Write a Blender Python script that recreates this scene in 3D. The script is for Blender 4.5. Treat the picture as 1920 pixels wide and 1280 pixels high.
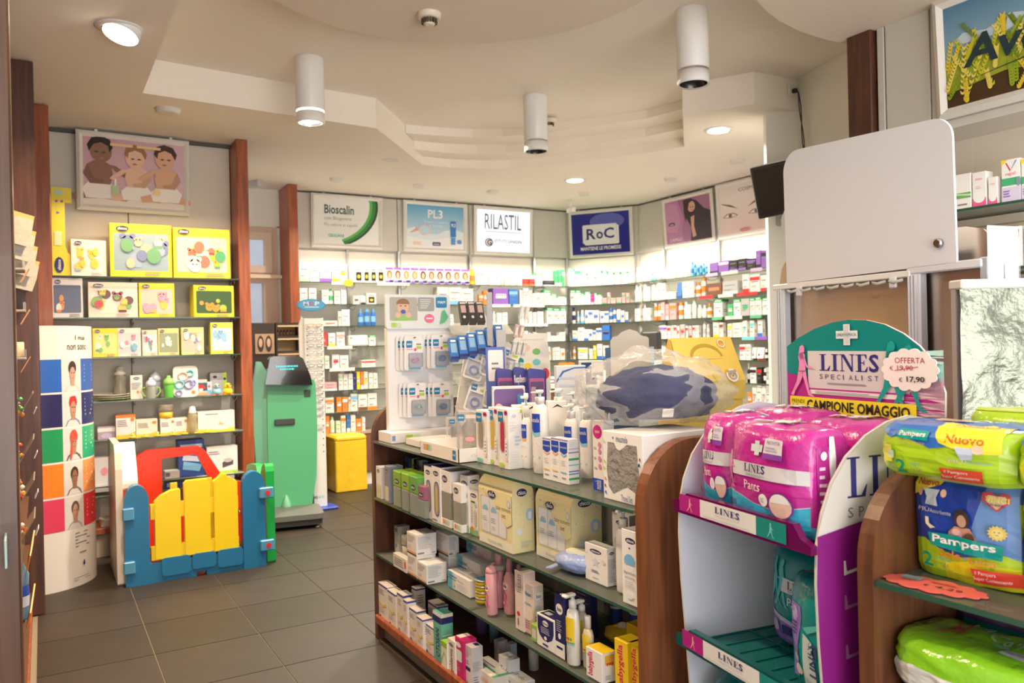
import bpy, math, random
from mathutils import Vector, Matrix
rnd = random.Random(7)
SC = bpy.context.scene
COL = SC.collection
PI = math.pi
for o in list(bpy.data.objects): bpy.data.objects.remove(o)

# ------------------------------------------------------------------ camera, world, light, exposure
cam = bpy.data.objects.new('camera', bpy.data.cameras.new('camera')); COL.objects.link(cam)
cam.data.sensor_width = 36; cam.data.lens = 28.0; cam.data.clip_start = 0.05
cam.location = (0, 0, 1.42)
cam.rotation_euler = (Matrix.Rotation(math.radians(-30.5), 4, 'Z') @ Matrix.Rotation(math.radians(90), 4, 'X') @ Matrix.Rotation(math.radians(-1.3), 4, 'Z')).to_euler()
cam.data.dof.use_dof = True; cam.data.dof.focus_distance = 2.5; cam.data.dof.aperture_fstop = 5.0
SC.camera = cam
SC.view_settings.view_transform = 'Standard'; SC.view_settings.look = 'None'
SC.view_settings.gamma = 1.0; SC.view_settings.use_curve_mapping = False
SC.view_settings.exposure = 0.94
SC.cycles.max_bounces = 7; SC.cycles.transparent_max_bounces = 14; SC.cycles.use_denoising = True
SC.cycles.sample_clamp_indirect = 6.0; SC.cycles.caustics_reflective = False; SC.cycles.caustics_refractive = False

W = bpy.data.worlds.new('daylight'); SC.world = W; W.use_nodes = True
W.node_tree.nodes['Background'].inputs[0].default_value = (0.95, 0.94, 0.98, 1)
W.node_tree.nodes['Background'].inputs[1].default_value = 0.85

def area(name, loc, size, power, color, rot=(0, 0, 0), size_y=None, shape='RECTANGLE', spread=180):
    l = bpy.data.lights.new(name, 'AREA'); l.shape = shape; l.size = size
    if size_y: l.size_y = size_y
    l.energy = power; l.color = color; l.spread = math.radians(spread)
    o = bpy.data.objects.new(name, l); COL.objects.link(o); o.location = loc; o.rotation_euler = rot
    return o
WARM = (1.0, 0.70, 0.42); SOFT = (1.0, 0.88, 0.72)
# unseen shop window light behind the photographer, turned upward as added ceiling fill
area('window_fill_light', (0.6, -2.4, 1.3), 5.0, 125, (1.0, 0.95, 0.90), (math.radians(132), 0, math.radians(-12)), 2.2)
# strip lamps fixed under the header panels of the wall units
area('shelf_strip_light', (3.9, 7.74, 2.41), 3.2, 17, SOFT, (math.radians(-14), 0, 0), 0.06)
area('shelf_strip_light', (5.79, 6.2, 2.41), 0.06, 9, SOFT, (0, math.radians(-14), 0), 1.9)
area('shelf_strip_light', (5.46, 7.46, 2.41), 0.5, 2.5, SOFT, (0, 0, math.radians(-54)), 0.06)
area('shelf_strip_light', (3.84, 1.9, 2.42), 0.06, 5, SOFT, (0, 0, 0), 1.2)
area('shelf_strip_light', (0.66, 5.95, 2.45), 1.0, 5.5, WARM, (0, 0, 0), 0.06)
# ceiling spots of the room (the lit ones in view, plus added unseen ones ahead and behind)
for (x, y, z, p) in ((0.45, 4.25, 2.93, 24), (4.55, 6.43, 2.95, 34), (4.47, 4.42, 2.95, 26), (1.47, 4.92, 2.80, 24),
                     (0.4, 2.2, 2.93, 18), (2.9, 1.2, 2.85, 14), (2.9, 5.2, 2.95, 26), (2.5, 6.8, 2.95, 22), (2.9, 3.6, 2.95, 14)):
    area('ceiling_spot_light', (x, y, z), 0.11, p, WARM if x < 1 else SOFT, shape='DISK', spread=140)

# ------------------------------------------------------------------ materials
_M = {}
PAL = dict(white=(.86,.86,.84), ivory=(.84,.80,.70), cream=(.82,.74,.58), green=(.05,.42,.13), lime=(.42,.66,.05), orange=(.86,.25,.03),
           red=(.66,.03,.03), pink=(.86,.36,.42), magenta=(.50,.015,.27), violet=(.28,.12,.52), blue=(.03,.17,.58), sky=(.22,.52,.80),
           navy=(.02,.022,.16), black=(.02,.018,.018), yellow=(.90,.66,.03), teal=(.01,.30,.30), aqua=(.18,.62,.66), grey=(.50,.50,.50),
           brown=(.20,.09,.05), peach=(.86,.58,.44), silver=(.62,.63,.66), skin=(.72,.42,.28), darkskin=(.24,.10,.05), text=(.20,.20,.24),
           paleblue=(.60,.72,.86), palegreen=(.55,.75,.50), lilac=(.62,.50,.78), beige=(.62,.54,.42), mint=(.12,.50,.26))
def M(c, r=.45, metal=0, noise=0, alpha=None, emit=0, bump=0, scale=20, coat=0, fk=1.0):
    """procedural Principled material; c is a palette name or a colour"""
    key = (c, r, metal, noise, alpha, emit, bump, scale, coat, fk)
    if key in _M: return _M[key]
    rgb = PAL[c] if isinstance(c, str) else c
    m = bpy.data.materials.new(c if isinstance(c, str) else 'surface'); m.use_nodes = True
    nt = m.node_tree; b = nt.nodes['Principled BSDF']
    b.inputs['Base Color'].default_value = (*rgb, 1); b.inputs['Roughness'].default_value = r; b.inputs['Metallic'].default_value = metal
    if coat: b.inputs['Coat Weight'].default_value = coat
    if noise or bump:
        tc = nt.nodes.new('ShaderNodeTexCoord'); n = nt.nodes.new('ShaderNodeTexNoise'); n.inputs['Scale'].default_value = scale; n.inputs['Detail'].default_value = 5
        nt.links.new(tc.outputs['Object'], n.inputs['Vector'])
        if noise:
            mx = nt.nodes.new('ShaderNodeMix'); mx.data_type = 'RGBA'
            mx.inputs[6].default_value = (*[v*(1-noise) for v in rgb], 1); mx.inputs[7].default_value = (*[min(1, v*(1+noise)) for v in rgb], 1)
            nt.links.new(n.outputs['Fac'], mx.inputs[0]); nt.links.new(mx.outputs[2], b.inputs['Base Color'])
        if bump:
            bp = nt.nodes.new('ShaderNodeBump'); bp.inputs['Strength'].default_value = bump; bp.inputs['Distance'].default_value = .02
            nt.links.new(n.outputs['Fac'], bp.inputs['Height']); nt.links.new(bp.outputs[0], b.inputs['Normal'])
    if emit: b.inputs['Emission Color'].default_value = (*rgb, 1); b.inputs['Emission Strength'].default_value = emit
    if alpha is not None:
        out = nt.nodes['Material Output']; t = nt.nodes.new('ShaderNodeBsdfTransparent'); ms = nt.nodes.new('ShaderNodeMixShader')
        fr = nt.nodes.new('ShaderNodeFresnel'); fr.inputs[0].default_value = 1.45
        ad = nt.nodes.new('ShaderNodeMath'); ad.operation = 'MULTIPLY_ADD'; ad.inputs[1].default_value = fk; ad.inputs[2].default_value = alpha; ad.use_clamp = True
        nt.links.new(fr.outputs[0], ad.inputs[0]); nt.links.new(ad.outputs[0], ms.inputs[0])
        nt.links.new(t.outputs[0], ms.inputs[1]); nt.links.new(b.outputs[0], ms.inputs[2]); nt.links.new(ms.outputs[0], out.inputs[0])
        t.inputs[0].default_value = (*[.6+.4*v for v in rgb], 1)
    _M[key] = m; return m
def wood(c1, c2, r=.38, stretch=(14, 14, 1.0), scale=3.0):
    key = ('wood', c1, c2, stretch)
    if key in _M: return _M[key]
    m = bpy.data.materials.new('wood_grain'); m.use_nodes = True; nt = m.node_tree; b = nt.nodes['Principled BSDF']
    tc = nt.nodes.new('ShaderNodeTexCoord'); mp = nt.nodes.new('ShaderNodeMapping'); mp.inputs['Scale'].default_value = stretch
    n = nt.nodes.new('ShaderNodeTexNoise'); n.inputs['Scale'].default_value = scale; n.inputs['Detail'].default_value = 8; n.inputs['Distortion'].default_value = .6
    cr = nt.nodes.new('ShaderNodeValToRGB'); cr.color_ramp.elements[0].position = .3; cr.color_ramp.elements[1].position = .72
    cr.color_ramp.elements[0].color = (*c1, 1); cr.color_ramp.elements[1].color = (*c2, 1)
    nt.links.new(tc.outputs['Object'], mp.inputs[0]); nt.links.new(mp.outputs[0], n.inputs['Vector']); nt.links.new(n.outputs['Fac'], cr.inputs[0])
    nt.links.new(cr.outputs[0], b.inputs['Base Color']); b.inputs['Roughness'].default_value = r; b.inputs['Coat Weight'].default_value = .10
    _M[key] = m; return m
def brushed(c, r=.22):
    key = ('brushed', c)
    if key in _M: return _M[key]
    m = M(c, r, 1.0, 0, scale=21 + len(_M) * .001); nt = m.node_tree; b = nt.nodes['Principled BSDF']
    tc = nt.nodes.new('ShaderNodeTexCoord'); mp = nt.nodes.new('ShaderNodeMapping'); mp.inputs['Scale'].default_value = (3, 3, 400)
    n = nt.nodes.new('ShaderNodeTexNoise'); n.inputs['Scale'].default_value = 2; bp = nt.nodes.new('ShaderNodeBump'); bp.inputs['Strength'].default_value = .12; bp.inputs['Distance'].default_value = .003
    nt.links.new(tc.outputs['Object'], mp.inputs[0]); nt.links.new(mp.outputs[0], n.inputs['Vector']); nt.links.new(n.outputs['Fac'], bp.inputs['Height']); nt.links.new(bp.outputs[0], b.inputs['Normal'])
    _M[key] = m; return m
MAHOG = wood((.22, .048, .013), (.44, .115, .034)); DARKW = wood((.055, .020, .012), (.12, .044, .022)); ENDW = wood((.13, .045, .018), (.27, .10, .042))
GLASS = M((.30, .34, .32), .04, alpha=.03); GLASSW = M((.66, .70, .66), .04, alpha=.03); GEDGE = M((.03, .09, .06), .15); CLEAR = M((.9, .92, .94), .08, alpha=.10)
FILM = M((.86, .88, .90), .22, alpha=.26, bump=.7, scale=14)

# ------------------------------------------------------------------ lettering (built once, reused as flat print)
_T = {}
def text_geo(s):
    if s in _T: return _T[s]
    cu = bpy.data.curves.new('t', 'FONT'); b = s[0] == '*'; cu.body = s[1:] if b else s; cu.resolution_u = 2; cu.size = 1
    if b: cu.offset = .022
    o = bpy.data.objects.new('t', cu); COL.objects.link(o)
    me = bpy.data.meshes.new_from_object(o.evaluated_get(bpy.context.evaluated_depsgraph_get()))
    vs = [(v.co.x, v.co.y) for v in me.vertices]; fs = [tuple(p.vertices) for p in me.polygons]
    bpy.data.objects.remove(o); bpy.data.meshes.remove(me)
    if not vs: vs = [(0, 0), (1, 0), (1, 1)]; fs = []
    x0 = min(v[0] for v in vs); x1 = max(v[0] for v in vs); y0 = min(v[1] for v in vs); y1 = max(v[1] for v in vs)
    _T[s] = ([((x-x0)/(x1-x0+1e-9), (y-y0)/(y1-y0+1e-9)) for x, y in vs], fs, (x1-x0)/(y1-y0+1e-9)); return _T[s]

class MB:
    def __init__(s): s.v = []; s.f = []; s.m = []; s.mats = []; s.sm = []; s.T = None
    def mi(s, m):
        if isinstance(m, (str, tuple)): m = M(m)
        for i, q in enumerate(s.mats):
            if q is m: return i
        s.mats.append(m); return len(s.mats)-1
    def add(s, vs, fs, m, smooth=False):
        k = len(s.v); i = s.mi(m)
        if s.T is not None: vs = [tuple(s.T @ Vector(v)) for v in vs]
        s.v += [tuple(v) for v in vs]
        for f in fs: s.f.append(tuple(k+a for a in f)); s.m.append(i); s.sm.append(smooth)
        return s
    def box(s, x0, y0, z0, x1, y1, z1, m, c=0):
        if c <= 0:
            vs = [(x, y, z) for z in (z0, z1) for y in (y0, y1) for x in (x0, x1)]
            return s.add(vs, [(0,2,3,1),(4,5,7,6),(0,1,5,4),(2,6,7,3),(0,4,6,2),(1,3,7,5)], m)
        a = [(x0+c, y0), (x1-c, y0), (x1, y0+c), (x1, y1-c), (x1-c, y1), (x0+c, y1), (x0, y1-c), (x0, y0+c)]
        b = [(x0+c, y0+c), (x1-c, y0+c), (x1-c, y0+c), (x1-c, y1-c), (x1-c, y1-c), (x0+c, y1-c), (x0+c, y1-c), (x0+c, y0+c)]
        vs = [(*p, z0) for p in b] + [(*p, z0+c) for p in a] + [(*p, z1-c) for p in a] + [(*p, z1) for p in b]
        fs = [(0, 6, 4, 2), (24, 26, 28, 30)]
        for r in range(3):
            for i in range(8): fs.append((r*8+i, r*8+(i+1) % 8, r*8+8+(i+1) % 8, r*8+8+i))
        return s.add(vs, fs, m)
    def prism(s, poly, a0, a1, axis, m, side=None):
        """extrude a 2D outline along axis: 'x' -> poly is (y,z), 'y' -> (x,z), 'z' -> (x,y)"""
        def V(p, a): return {'x': (a, p[0], p[1]), 'y': (p[0], a, p[1]), 'z': (p[0], p[1], a)}[axis]
        n = len(poly)
        ar = sum(poly[i][0]*poly[(i+1) % n][1]-poly[(i+1) % n][0]*poly[i][1] for i in range(n))
        if (ar < 0) != (axis == 'y'): poly = poly[::-1]
        vs = [V(p, a0) for p in poly]+[V(p, a1) for p in poly]
        s.add(vs, [tuple(range(n))[::-1], tuple(range(n, 2*n))], m)
        return s.add(vs, [(i, (i+1) % n, n+(i+1) % n, n+i) for i in range(n)], side or m)
    def lathe(s, prof, m, cx=0, cy=0, n=16, sx=1, sy=1, ms=None, cap=True):
        """prof: [(r,z)...] bottom to top; ms: material per segment"""
        vs = []
        for r, z in prof:
            for i in range(n):
                a = 2*PI*i/n; vs.append((cx+r*sx*math.cos(a), cy+r*sy*math.sin(a), z))
        base = len(s.v)
        if s.T is not None: vs = [tuple(s.T @ Vector(v)) for v in vs]
        s.v += vs
        for k in range(len(prof)-1):
            mm = s.mi(ms[k] if ms and k < len(ms) and ms[k] is not None else m)
            for i in range(n):
                s.f.append((base+k*n+i, base+k*n+(i+1) % n, base+(k+1)*n+(i+1) % n, base+(k+1)*n+i)); s.m.append(mm); s.sm.append(True)
        if cap:
            s.f.append(tuple(base+i for i in range(n))[::-1]); s.m.append(s.mi(m)); s.sm.append(False)
            s.f.append(tuple(base+(len(prof)-1)*n+i for i in range(n))); s.m.append(s.mi(ms[-1] if ms and ms[-1] is not None else m)); s.sm.append(False)
        return s
    def tube(s, pts, r, m, n=6, closed=False):
        P = [Vector(p) for p in pts]; L = len(P); vs = []
        for i, p in enumerate(P):
            a = P[(i-1) % L] if (closed or i > 0) else p; b = P[(i+1) % L] if (closed or i < L-1) else p
            d = (b-a).normalized(); u = d.orthogonal().normalized() if abs(d.z) > .95 else d.cross(Vector((0, 0, 1))).normalized(); w = d.cross(u)
            for k in range(n):
                t = 2*PI*k/n; vs.append(p+(u*math.cos(t)+w*math.sin(t))*r)
        fs = []
        for i in range(L if closed else L-1):
            j = (i+1) % L
            for k in range(n): fs.append((i*n+k, i*n+(k+1) % n, j*n+(k+1) % n, j*n+k))
        if not closed: fs += [tuple(range(n))[::-1], tuple(range((L-1)*n, L*n))]
        return s.add(vs, fs, m, True)
    def build(s, name, parent=None, loc=None, rz=0, bevel=0, scale=None, rot=None):
        me = bpy.data.meshes.new(name); me.from_pydata(s.v, [], s.f)
        for m in s.mats: me.materials.append(m)
        me.polygons.foreach_set('material_index', s.m); me.polygons.foreach_set('use_smooth', s.sm); me.update()
        o = bpy.data.objects.new(name, me); COL.objects.link(o)
        if loc is not None: o.location = loc
        if rz: o.rotation_euler = (0, 0, rz)
        if rot: o.rotation_euler = rot
        if parent is not None: o.parent = parent
        if bevel:
            b = o.modifiers.new('soft edges', 'BEVEL'); b.width = bevel; b.segments = 2; b.limit_method = 'ANGLE'; b.angle_limit = .6
        return o
def ell(cx, cy, rx, ry, n=18, a0=0, a1=2*PI):
    full = abs(a1-a0-2*PI) < 1e-6
    return [(cx+rx*math.cos(a0+(a1-a0)*i/(n if full else n-1)), cy+ry*math.sin(a0+(a1-a0)*i/(n if full else n-1))) for i in range(n)]
def rr(x0, y0, x1, y1, rx, ry=None, n=5):
    ry = ry or rx; P = []
    for cx, cy, a in ((x1-rx, y1-ry, 0), (x0+rx, y1-ry, PI/2), (x0+rx, y0+ry, PI), (x1-rx, y0+ry, 1.5*PI)):
        P += [(cx+rx*math.cos(a+PI/2*i/(n-1)), cy+ry*math.sin(a+PI/2*i/(n-1))) for i in range(n)]
    return P
class Face:
    """flat print on a face: map(u, v, lift) -> point; u, v run 0..1 over the face"""
    def __init__(s, mb, o=None, U=None, V=None, fn=None, step=.0005):
        s.mb = mb; s.L = 1; s.step = step; s.clip = None
        if fn is None:
            o, U, V = Vector(o), Vector(U), Vector(V); N = U.cross(V).normalized()
            fn = lambda u, v, k: o+U*u+V*v+N*k
        s.fn = fn
    def poly(s, P, m):
        n = len(P); vs = [s.fn(u, v, s.L*s.step) for u, v in P]
        s.mb.add(vs, [tuple(range(n))], m); s.L += 1; return s
    def same(s): s.L -= 1; return s
    def r(s, x0, y0, x1, y1, m): return s.poly([(x0, y0), (x1, y0), (x1, y1), (x0, y1)], m)
    def e(s, cx, cy, rx, ry, m, n=16): return s.poly(ell(cx, cy, rx, ry, n), m)
    def rr(s, x0, y0, x1, y1, m, rx=.03, ry=None): return s.poly(rr(x0, y0, x1, y1, rx, ry), m)
    def t(s, x0, y0, x1, y1, m, txt, rot=0, slant=0):
        vs, fs, _ = text_geo(txt)
        if rot == 0: q = [(x0+(x1-x0)*(a+slant*b), y0+(y1-y0)*b) for a, b in vs]
        elif rot == 1: q = [(x1-(x1-x0)*b, y0+(y1-y0)*a) for a, b in vs]
        else: q = [(x0+(x1-x0)*b, y1-(y1-y0)*a) for a, b in vs]
        s.mb.add([s.fn(u, v, s.L*s.step) for u, v in q], fs, m); s.L += 1; return s
    def lines(s, x0, y0, x1, y1, n, m='text', th=.35, seed=1):
        g = random.Random(seed+n); h = (y1-y0)/n
        for i in range(n):
            y = y1-h*(i+.5); s.r(x0, y-h*th/2, x0+(x1-x0)*g.uniform(.6, 1), y+h*th/2, m).same()
        s.L += 1; return s
    def many(s, P, m):
        for p in P: s.poly(p, m).same()
        s.L += 1; return s
def tag(o, label=None, cat=None, group=None, kind=None):
    if label: o['label'] = label
    if cat: o['category'] = cat
    if group: o['group'] = group
    if kind: o['kind'] = kind
    return o
def thing(name, label, cat, loc=(0, 0, 0), rz=0, group=None, rot=None):
    o = bpy.data.objects.new(name, None); COL.objects.link(o); o.location = loc; o.rotation_euler = rot or (0, 0, rz); o.empty_display_size = .05
    return tag(o, label, cat, group)
def struct(mb, name, parent=None, **k):
    o = mb.build(name, parent, **k)
    if parent is None: o['kind'] = 'structure'
    return o
def copy_tree(o, parent=None):
    c = o.copy(); COL.objects.link(c)
    if parent is not None: c.parent = parent
    for ch in list(o.children): copy_tree(ch, c)
    return c
ORD = 'first second third fourth fifth sixth seventh eighth ninth tenth eleventh twelfth thirteenth fourteenth fifteenth sixteenth seventeenth eighteenth nineteenth twentieth'.split()
# ------------------------------------------------------------------ room shell
FLOORM = M((.045,.034,.026), .38, noise=.35, bump=.08, scale=9)
mb = MB().box(-1.2, -3, -.06, 6.6, 9.2, -.004, M((.22, .18, .13), .7))
floor = struct(mb, 'floor')
TS = .475
tile_me = None
tile_mats = [M((.031+d*.5, .022+d*.4, .014+d*.4), .50, noise=.30, bump=.10, scale=7+i*.01) for i, d in enumerate((0, .008, -.007))]
for i in range(-1, 13):
    for j in range(-7, 10):
        x = .4226+TS*i; y = 3.585+TS*j
        if x > 5.95 or y > 8.0: continue
        k = (i*3+j*5) % 3
        if tile_me is None: tile_me = {}
        if k not in tile_me:
            o = MB().box(.0025, .0025, -.004, TS-.0025, TS-.0025, 0.0, tile_mats[k]).build('tile', floor, (x, y, 0)); tile_me[k] = o.data
        else:
            o = bpy.data.objects.new('tile', tile_me[k]); COL.objects.link(o); o.location = (x, y, 0); o.parent = floor
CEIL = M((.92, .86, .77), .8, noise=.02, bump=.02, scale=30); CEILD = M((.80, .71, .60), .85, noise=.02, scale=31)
ZL, ZU = 3.0, 3.22
# outline of the recess in the lowered ceiling
rec = [(.56, -3), (.56, 5.36), (2.13, 5.50), (2.92, 6.45)]
curve = [(2.92, 6.45), (3.20, 6.46), (3.48, 6.38), (3.70, 6.26), (3.87, 6.10), (4.18, 5.70), (4.455, 5.28), (4.605, 4.94)]
rec2 = [(3.96, 4.255), (4.21, 3.82), (4.63, 3.80), (4.40, 3.15), (4.40, -3)]
import bmesh
def slab_with_hole(outer, hole, z0, z1, mat, name):
    from mathutils.geometry import tessellate_polygon
    tris = tessellate_polygon([[Vector((*p, 0)) for p in outer], [Vector((*p, 0)) for p in hole]])
    pts = outer+hole; mb = MB()
    mb.add([(*p, z0) for p in pts], [tuple(t) for t in tris], mat)
    n = len(hole); mb.add([(*p, z0) for p in hole]+[(*p, z1) for p in hole], [(i, (i+1) % n, n+(i+1) % n, n+i) for i in range(n)], mat)
    return mb
hole = [(.56, -2.9)]+rec[1:3]+curve+rec2[:4]+[(4.40, -2.9)]
ceiling = struct(slab_with_hole([(-1.2, -3), (6.6, -3), (6.6, 9.2), (-1.2, 9.2)], hole, ZL, ZU, CEIL, 'ceiling'), 'ceiling')
MB().box(-1.2, -3, ZU, 6.6, 9.2, ZU+.06, CEIL).build('upper_ceiling', ceiling)
# two curved steps between the upper ceiling and the lowered one
for q, (off, z) in enumerate(((.23, 3.075), (.46, 3.15))):
    c = [(x-off*.70, y-off*.96) for x, y in curve]
    c[0] = (2.92-off*.70, 6.45-off*.86); c[-1] = (4.605-off*.86, 4.94-off*.92)
    poly = c+[(p[0]+.05, p[1]+.05) for p in reversed(curve)]
    MB().prism(poly, z, ZU+.01, 'z', CEIL).build('ceiling_step', ceiling)
# round lowered discs
disc = ell(1.55, 2.99, .98, .985, 64)
MB().prism(disc, 3.05, ZU+.01, 'z', CEILD, CEIL).build('ceiling_disc', ceiling)
disc = ell(3.6, 1.295, 1.485, 1.485, 64)
MB().prism([p for p in disc], 2.985, ZU+.01, 'z', CEILD, CEIL).build('ceiling_disc', ceiling)

WALLM = M((.84, .82, .76), .8, bump=.02, scale=40)
PANEL = M((.60, .58, .53), .5, noise=.03, scale=6); PANELW = M((.84, .81, .74), .5); JOINT = M((.10, .09, .08), .6)
def wall_box(name, x0, y0, x1, y1, z0=0, z1=3.3, m=WALLM): return struct(MB().box(x0, y0, z0, x1, y1, z1, m), name)
wl = wall_box('wall_left', -1.3, -3, -.60, 9.2)
wbk = wall_box('wall_back', 2.2, 8.08, 6.6, 8.3)
wr = wall_box('wall_right', 6.11, 3.6, 6.35, 8.4)
wc = struct(MB().prism([(5.57, 8.10), (6.13, 7.30), (6.30, 7.4), (5.75, 8.3)], 0, 3.3, 'z', WALLM), 'wall_corner')
wbb = wall_box('wall_back_left', -.7, 6.52, 1.32, 6.7)
ws = wall_box('wall_side', 1.22, 6.52, 1.32, 8.4)
# column and wall to the right of the till area
struct(MB().prism([(4.43, 3.92), (4.62, 3.80), (5.0, 3.80), (5.0, 3.97), (4.46, 3.97)], 0, 3.3, 'z', M((.88, .88, .82), .8)), 'wall_column')
struct(MB().prism([(4.62, 3.798), (4.40, 3.15), (4.40, 2.76), (5.0, 2.76), (5.0, 3.798)], 0, 3.3, 'z', M((.88, .87, .80), .8)), 'wall_return')
struct(MB().box(4.12, -1.0, 0, 4.6, 2.75, 3.3, M((.72, .66, .56), .8)), 'wall_right_front')
# window wall between the baby unit and the back wall
WFR = M((.62, .42, .30), .5); wx0, wx1, wy = 1.34, 2.05, 8.10
mb = MB().box(1.22, wy, 2.62, 2.25, wy+.2, 3.3, WALLM).box(1.22, wy, 0, wx0, wy+.2, 2.63, WALLM).box(wx1, wy, 0, 2.25, wy+.2, 2.63, WALLM).box(wx0, wy, 0, wx1, wy+.2, .9, WALLM)
struct(mb, 'wall_window')
win = tag(bpy.data.objects.new('window_1', None), kind='structure'); COL.objects.link(win); win.location = (0, 0, 0)
mb = MB()
for a in ((wx0, .9, wx0+.05, 2.62), (wx1-.06, .9, wx1, 2.62), (wx0+.05, 2.56, wx1-.06, 2.62), (wx0+.05, 2.06, wx1-.06, 2.16), (wx0+.05, .9, wx1-.06, .98), (wx1-.14, .98, wx1-.06, 2.06)):
    mb.box(a[0], wy-.01, a[1], a[2], wy+.09, a[3], M((.66, .48, .36), .5))
mb.build('frame', win)
mb = MB()
for a in ((wx0+.05, 2.23, wx0+.10, 2.49), (wx1-.13, 2.23, wx1-.06, 2.49), (wx0+.05, 2.49, wx1-.06, 2.56), (wx0+.05, 2.16, wx1-.06, 2.23)):
    mb.box(a[0], wy-.03, a[1], a[2], wy+.03, a[3], M((.74, .58, .46), .4))
mb.build('sash', win)
MB().box(wx0-.05, wy-.10, 2.10, wx1+.02, wy, 2.135, M((.80, .62, .48), .4)).build('sill', win)
MB().box(wx0+.1, wy+.04, 2.23, wx1-.13, wy+.046, 2.49, M((.8, .88, .95), .05, alpha=.06)).build('pane', win)
MB().box(wx0+.05, wy+.04, .98, wx1-.14, wy+.046, 2.06, M((.8, .88, .95), .05, alpha=.06)).build('pane', win)
struct(MB().box(-2, 8.35, -.1, 5, 14, 0, M((.3, .3, .28), .9)), 'garden_ground_1')  # ground added outside the window, under the shrub and house wall
# garden outside the window: a house wall, a hedge and bare branches
tag(MB().box(-.6, 13.0, 0, 3.2, 13.4, 3.3, M((.55, .56, .60), .9, noise=.1)).build('neighbour_house'), 'pale grey house wall seen blurred through the narrow window', 'building')
mb = MB(); g = random.Random(3)
for i in range(26):
    x, y, z = g.uniform(.3, 2.6), g.uniform(10.2, 11.2), 0
    p = [(x, y, z)]
    for k in range(9): x += g.uniform(-.14, .14); y += g.uniform(-.05, .05); z += g.uniform(.2, .42); p.append((x, y, z))
    mb.tube(p, g.uniform(.008, .028), M((.13, .13, .15), .9), 5)
tag(mb.build('bare_shrub'), 'dark bare branches outside the window', 'shrub', kind='stuff')

def plank(name, x0, y0, x1, y1, z0, z1, m, parent=None, label=None):
    o = MB().box(x0, y0, z0, x1, y1, z1, m, .004).build(name, parent)
    if label: tag(o, label)
    return o
def glass_shelf(parent, x0, y0, x1, y1, z, front, t=.008):
    """glass sheet with a dark green front edge; front is '-y', '-x' or '+x'"""
    o = MB().box(x0, y0, z-t, x1, y1, z, GLASSW).build('shelf', parent)
    e = MB()
    if front == '-y': e.box(x0, y0-.002, z-t, x1, y0, z, GEDGE)
    elif front == '-x': e.box(x0-.002, y0, z-t, x0, y1, z, GEDGE)
    else: e.box(x1, y0, z-t, x1+.002, y1, z, GEDGE)
    e.build('shelf_edge', o); return o
def bracket(parent, x, y, z, dx, dy, L=.16):
    """chrome wire bracket below a shelf reaching out along (dx, dy)"""
    c = M('silver', .2, 1.0); mb = MB(); p = []
    for i in range(7):
        t = i/6; p.append((x+dx*L*t, y+dy*L*t, z-.01-.035*math.sin(PI*t)))
    mb.tube(p, .004, c, 5); mb.tube([(x, y, z-.005), (x+dx*L, y+dy*L, z-.005)], .004, c, 5)
    return mb.build('bracket', parent)

# --- back wall unit: header panels, lit panels, uprights, glass shelves, drawers
SZ = [2.055, 1.835, 1.615, 1.41, 1.19, .97, .75]
back = tag(bpy.data.objects.new('wall_unit', None), 'long back wall unit with grey header panels, glass shelves and brown base drawers', 'shelving'); COL.objects.link(back)
xs = [2.17, 3.33, 4.20, 5.06, 5.55]
for a, b in zip(xs[:-1], xs[1:]):
    MB().box(a+.004, 8.035, 2.42, b-.004, 8.075, 2.985, PANEL, .003).build('header_panel', back)
    w = b-a
    MB().box(a+.03, 8.05, 1.0, b-.03, 8.075, 2.40, PANELW, .003).build('back_panel', back)
MB().box(2.17, 8.03, 2.985, 5.57, 8.075, 3.0, JOINT).build('shadow_gap', back)
for x in (2.19, 2.76, 3.33, 4.20, 5.06, 5.53):
    MB().box(x-.012, 8.02, .55, x+.012, 8.05, 2.42, M('silver', .3, 1.0)).build('upright', back)
for i, z in enumerate(SZ):
    glass_shelf(back, 2.18, 7.75, 5.43, 8.045, z, '-y')
    for x in (2.76, 3.33, 4.20, 5.06): bracket(back, x, 8.03, z-.008, 0, -1, .22)
MB().box(2.18, 7.74, .52, 5.43, 8.06, .545, M((.45, .33, .26), .4)).build('base_top', back)
for i in range(8):
    x = 2.18+i*.405; MB().box(x+.004, 7.745, .13, x+.401, 8.05, .515, M((.19, .085, .06), .4, noise=.2, scale=30), .003).build('drawer', back)
MB().box(2.18, 7.77, 0, 5.43, 8.05, .125, M((.82, .80, .76), .5)).build('plinth', back)
# chamfer in the corner
chd = Vector((.52, -.71, 0)).normalized(); chn = Vector((-.807, -.591, 0))
ch = tag(bpy.data.objects.new('corner_unit', None), 'angled corner wall unit carrying the dark blue poster, with glass shelves', 'shelving'); COL.objects.link(ch)
ch.location = (5.565, 8.07, 0); ch.rotation_euler = (0, 0, math.radians(-53.8))
MB().box(0, -.035, 2.42, .90, 0, 2.985, PANEL, .003).build('header_panel', ch)
MB().box(.02, -.02, 1.0, .88, 0, 2.40, PANELW, .003).build('back_panel', ch)
MB().box(0, -.04, 2.985, .9, 0, 3.0, JOINT).build('shadow_gap', ch)
for x in (.01, .87): MB().box(x-.012, -.05, .55, x+.012, -.02, 2.42, M('silver', .3, 1.0)).build('upright', ch)
for z in SZ: o = MB().prism([(0, 0), (.90, 0), (.76, -.28), (.145, -.28)], z-.008, z, 'z', GLASSW, GEDGE).build('shelf', ch)
MB().prism([(0, 0), (.90, 0), (.76, -.28), (.145, -.28)], .13, .545, 'z', M((.19, .085, .06), .4, noise=.2, scale=30)).build('cabinet', ch)
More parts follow.
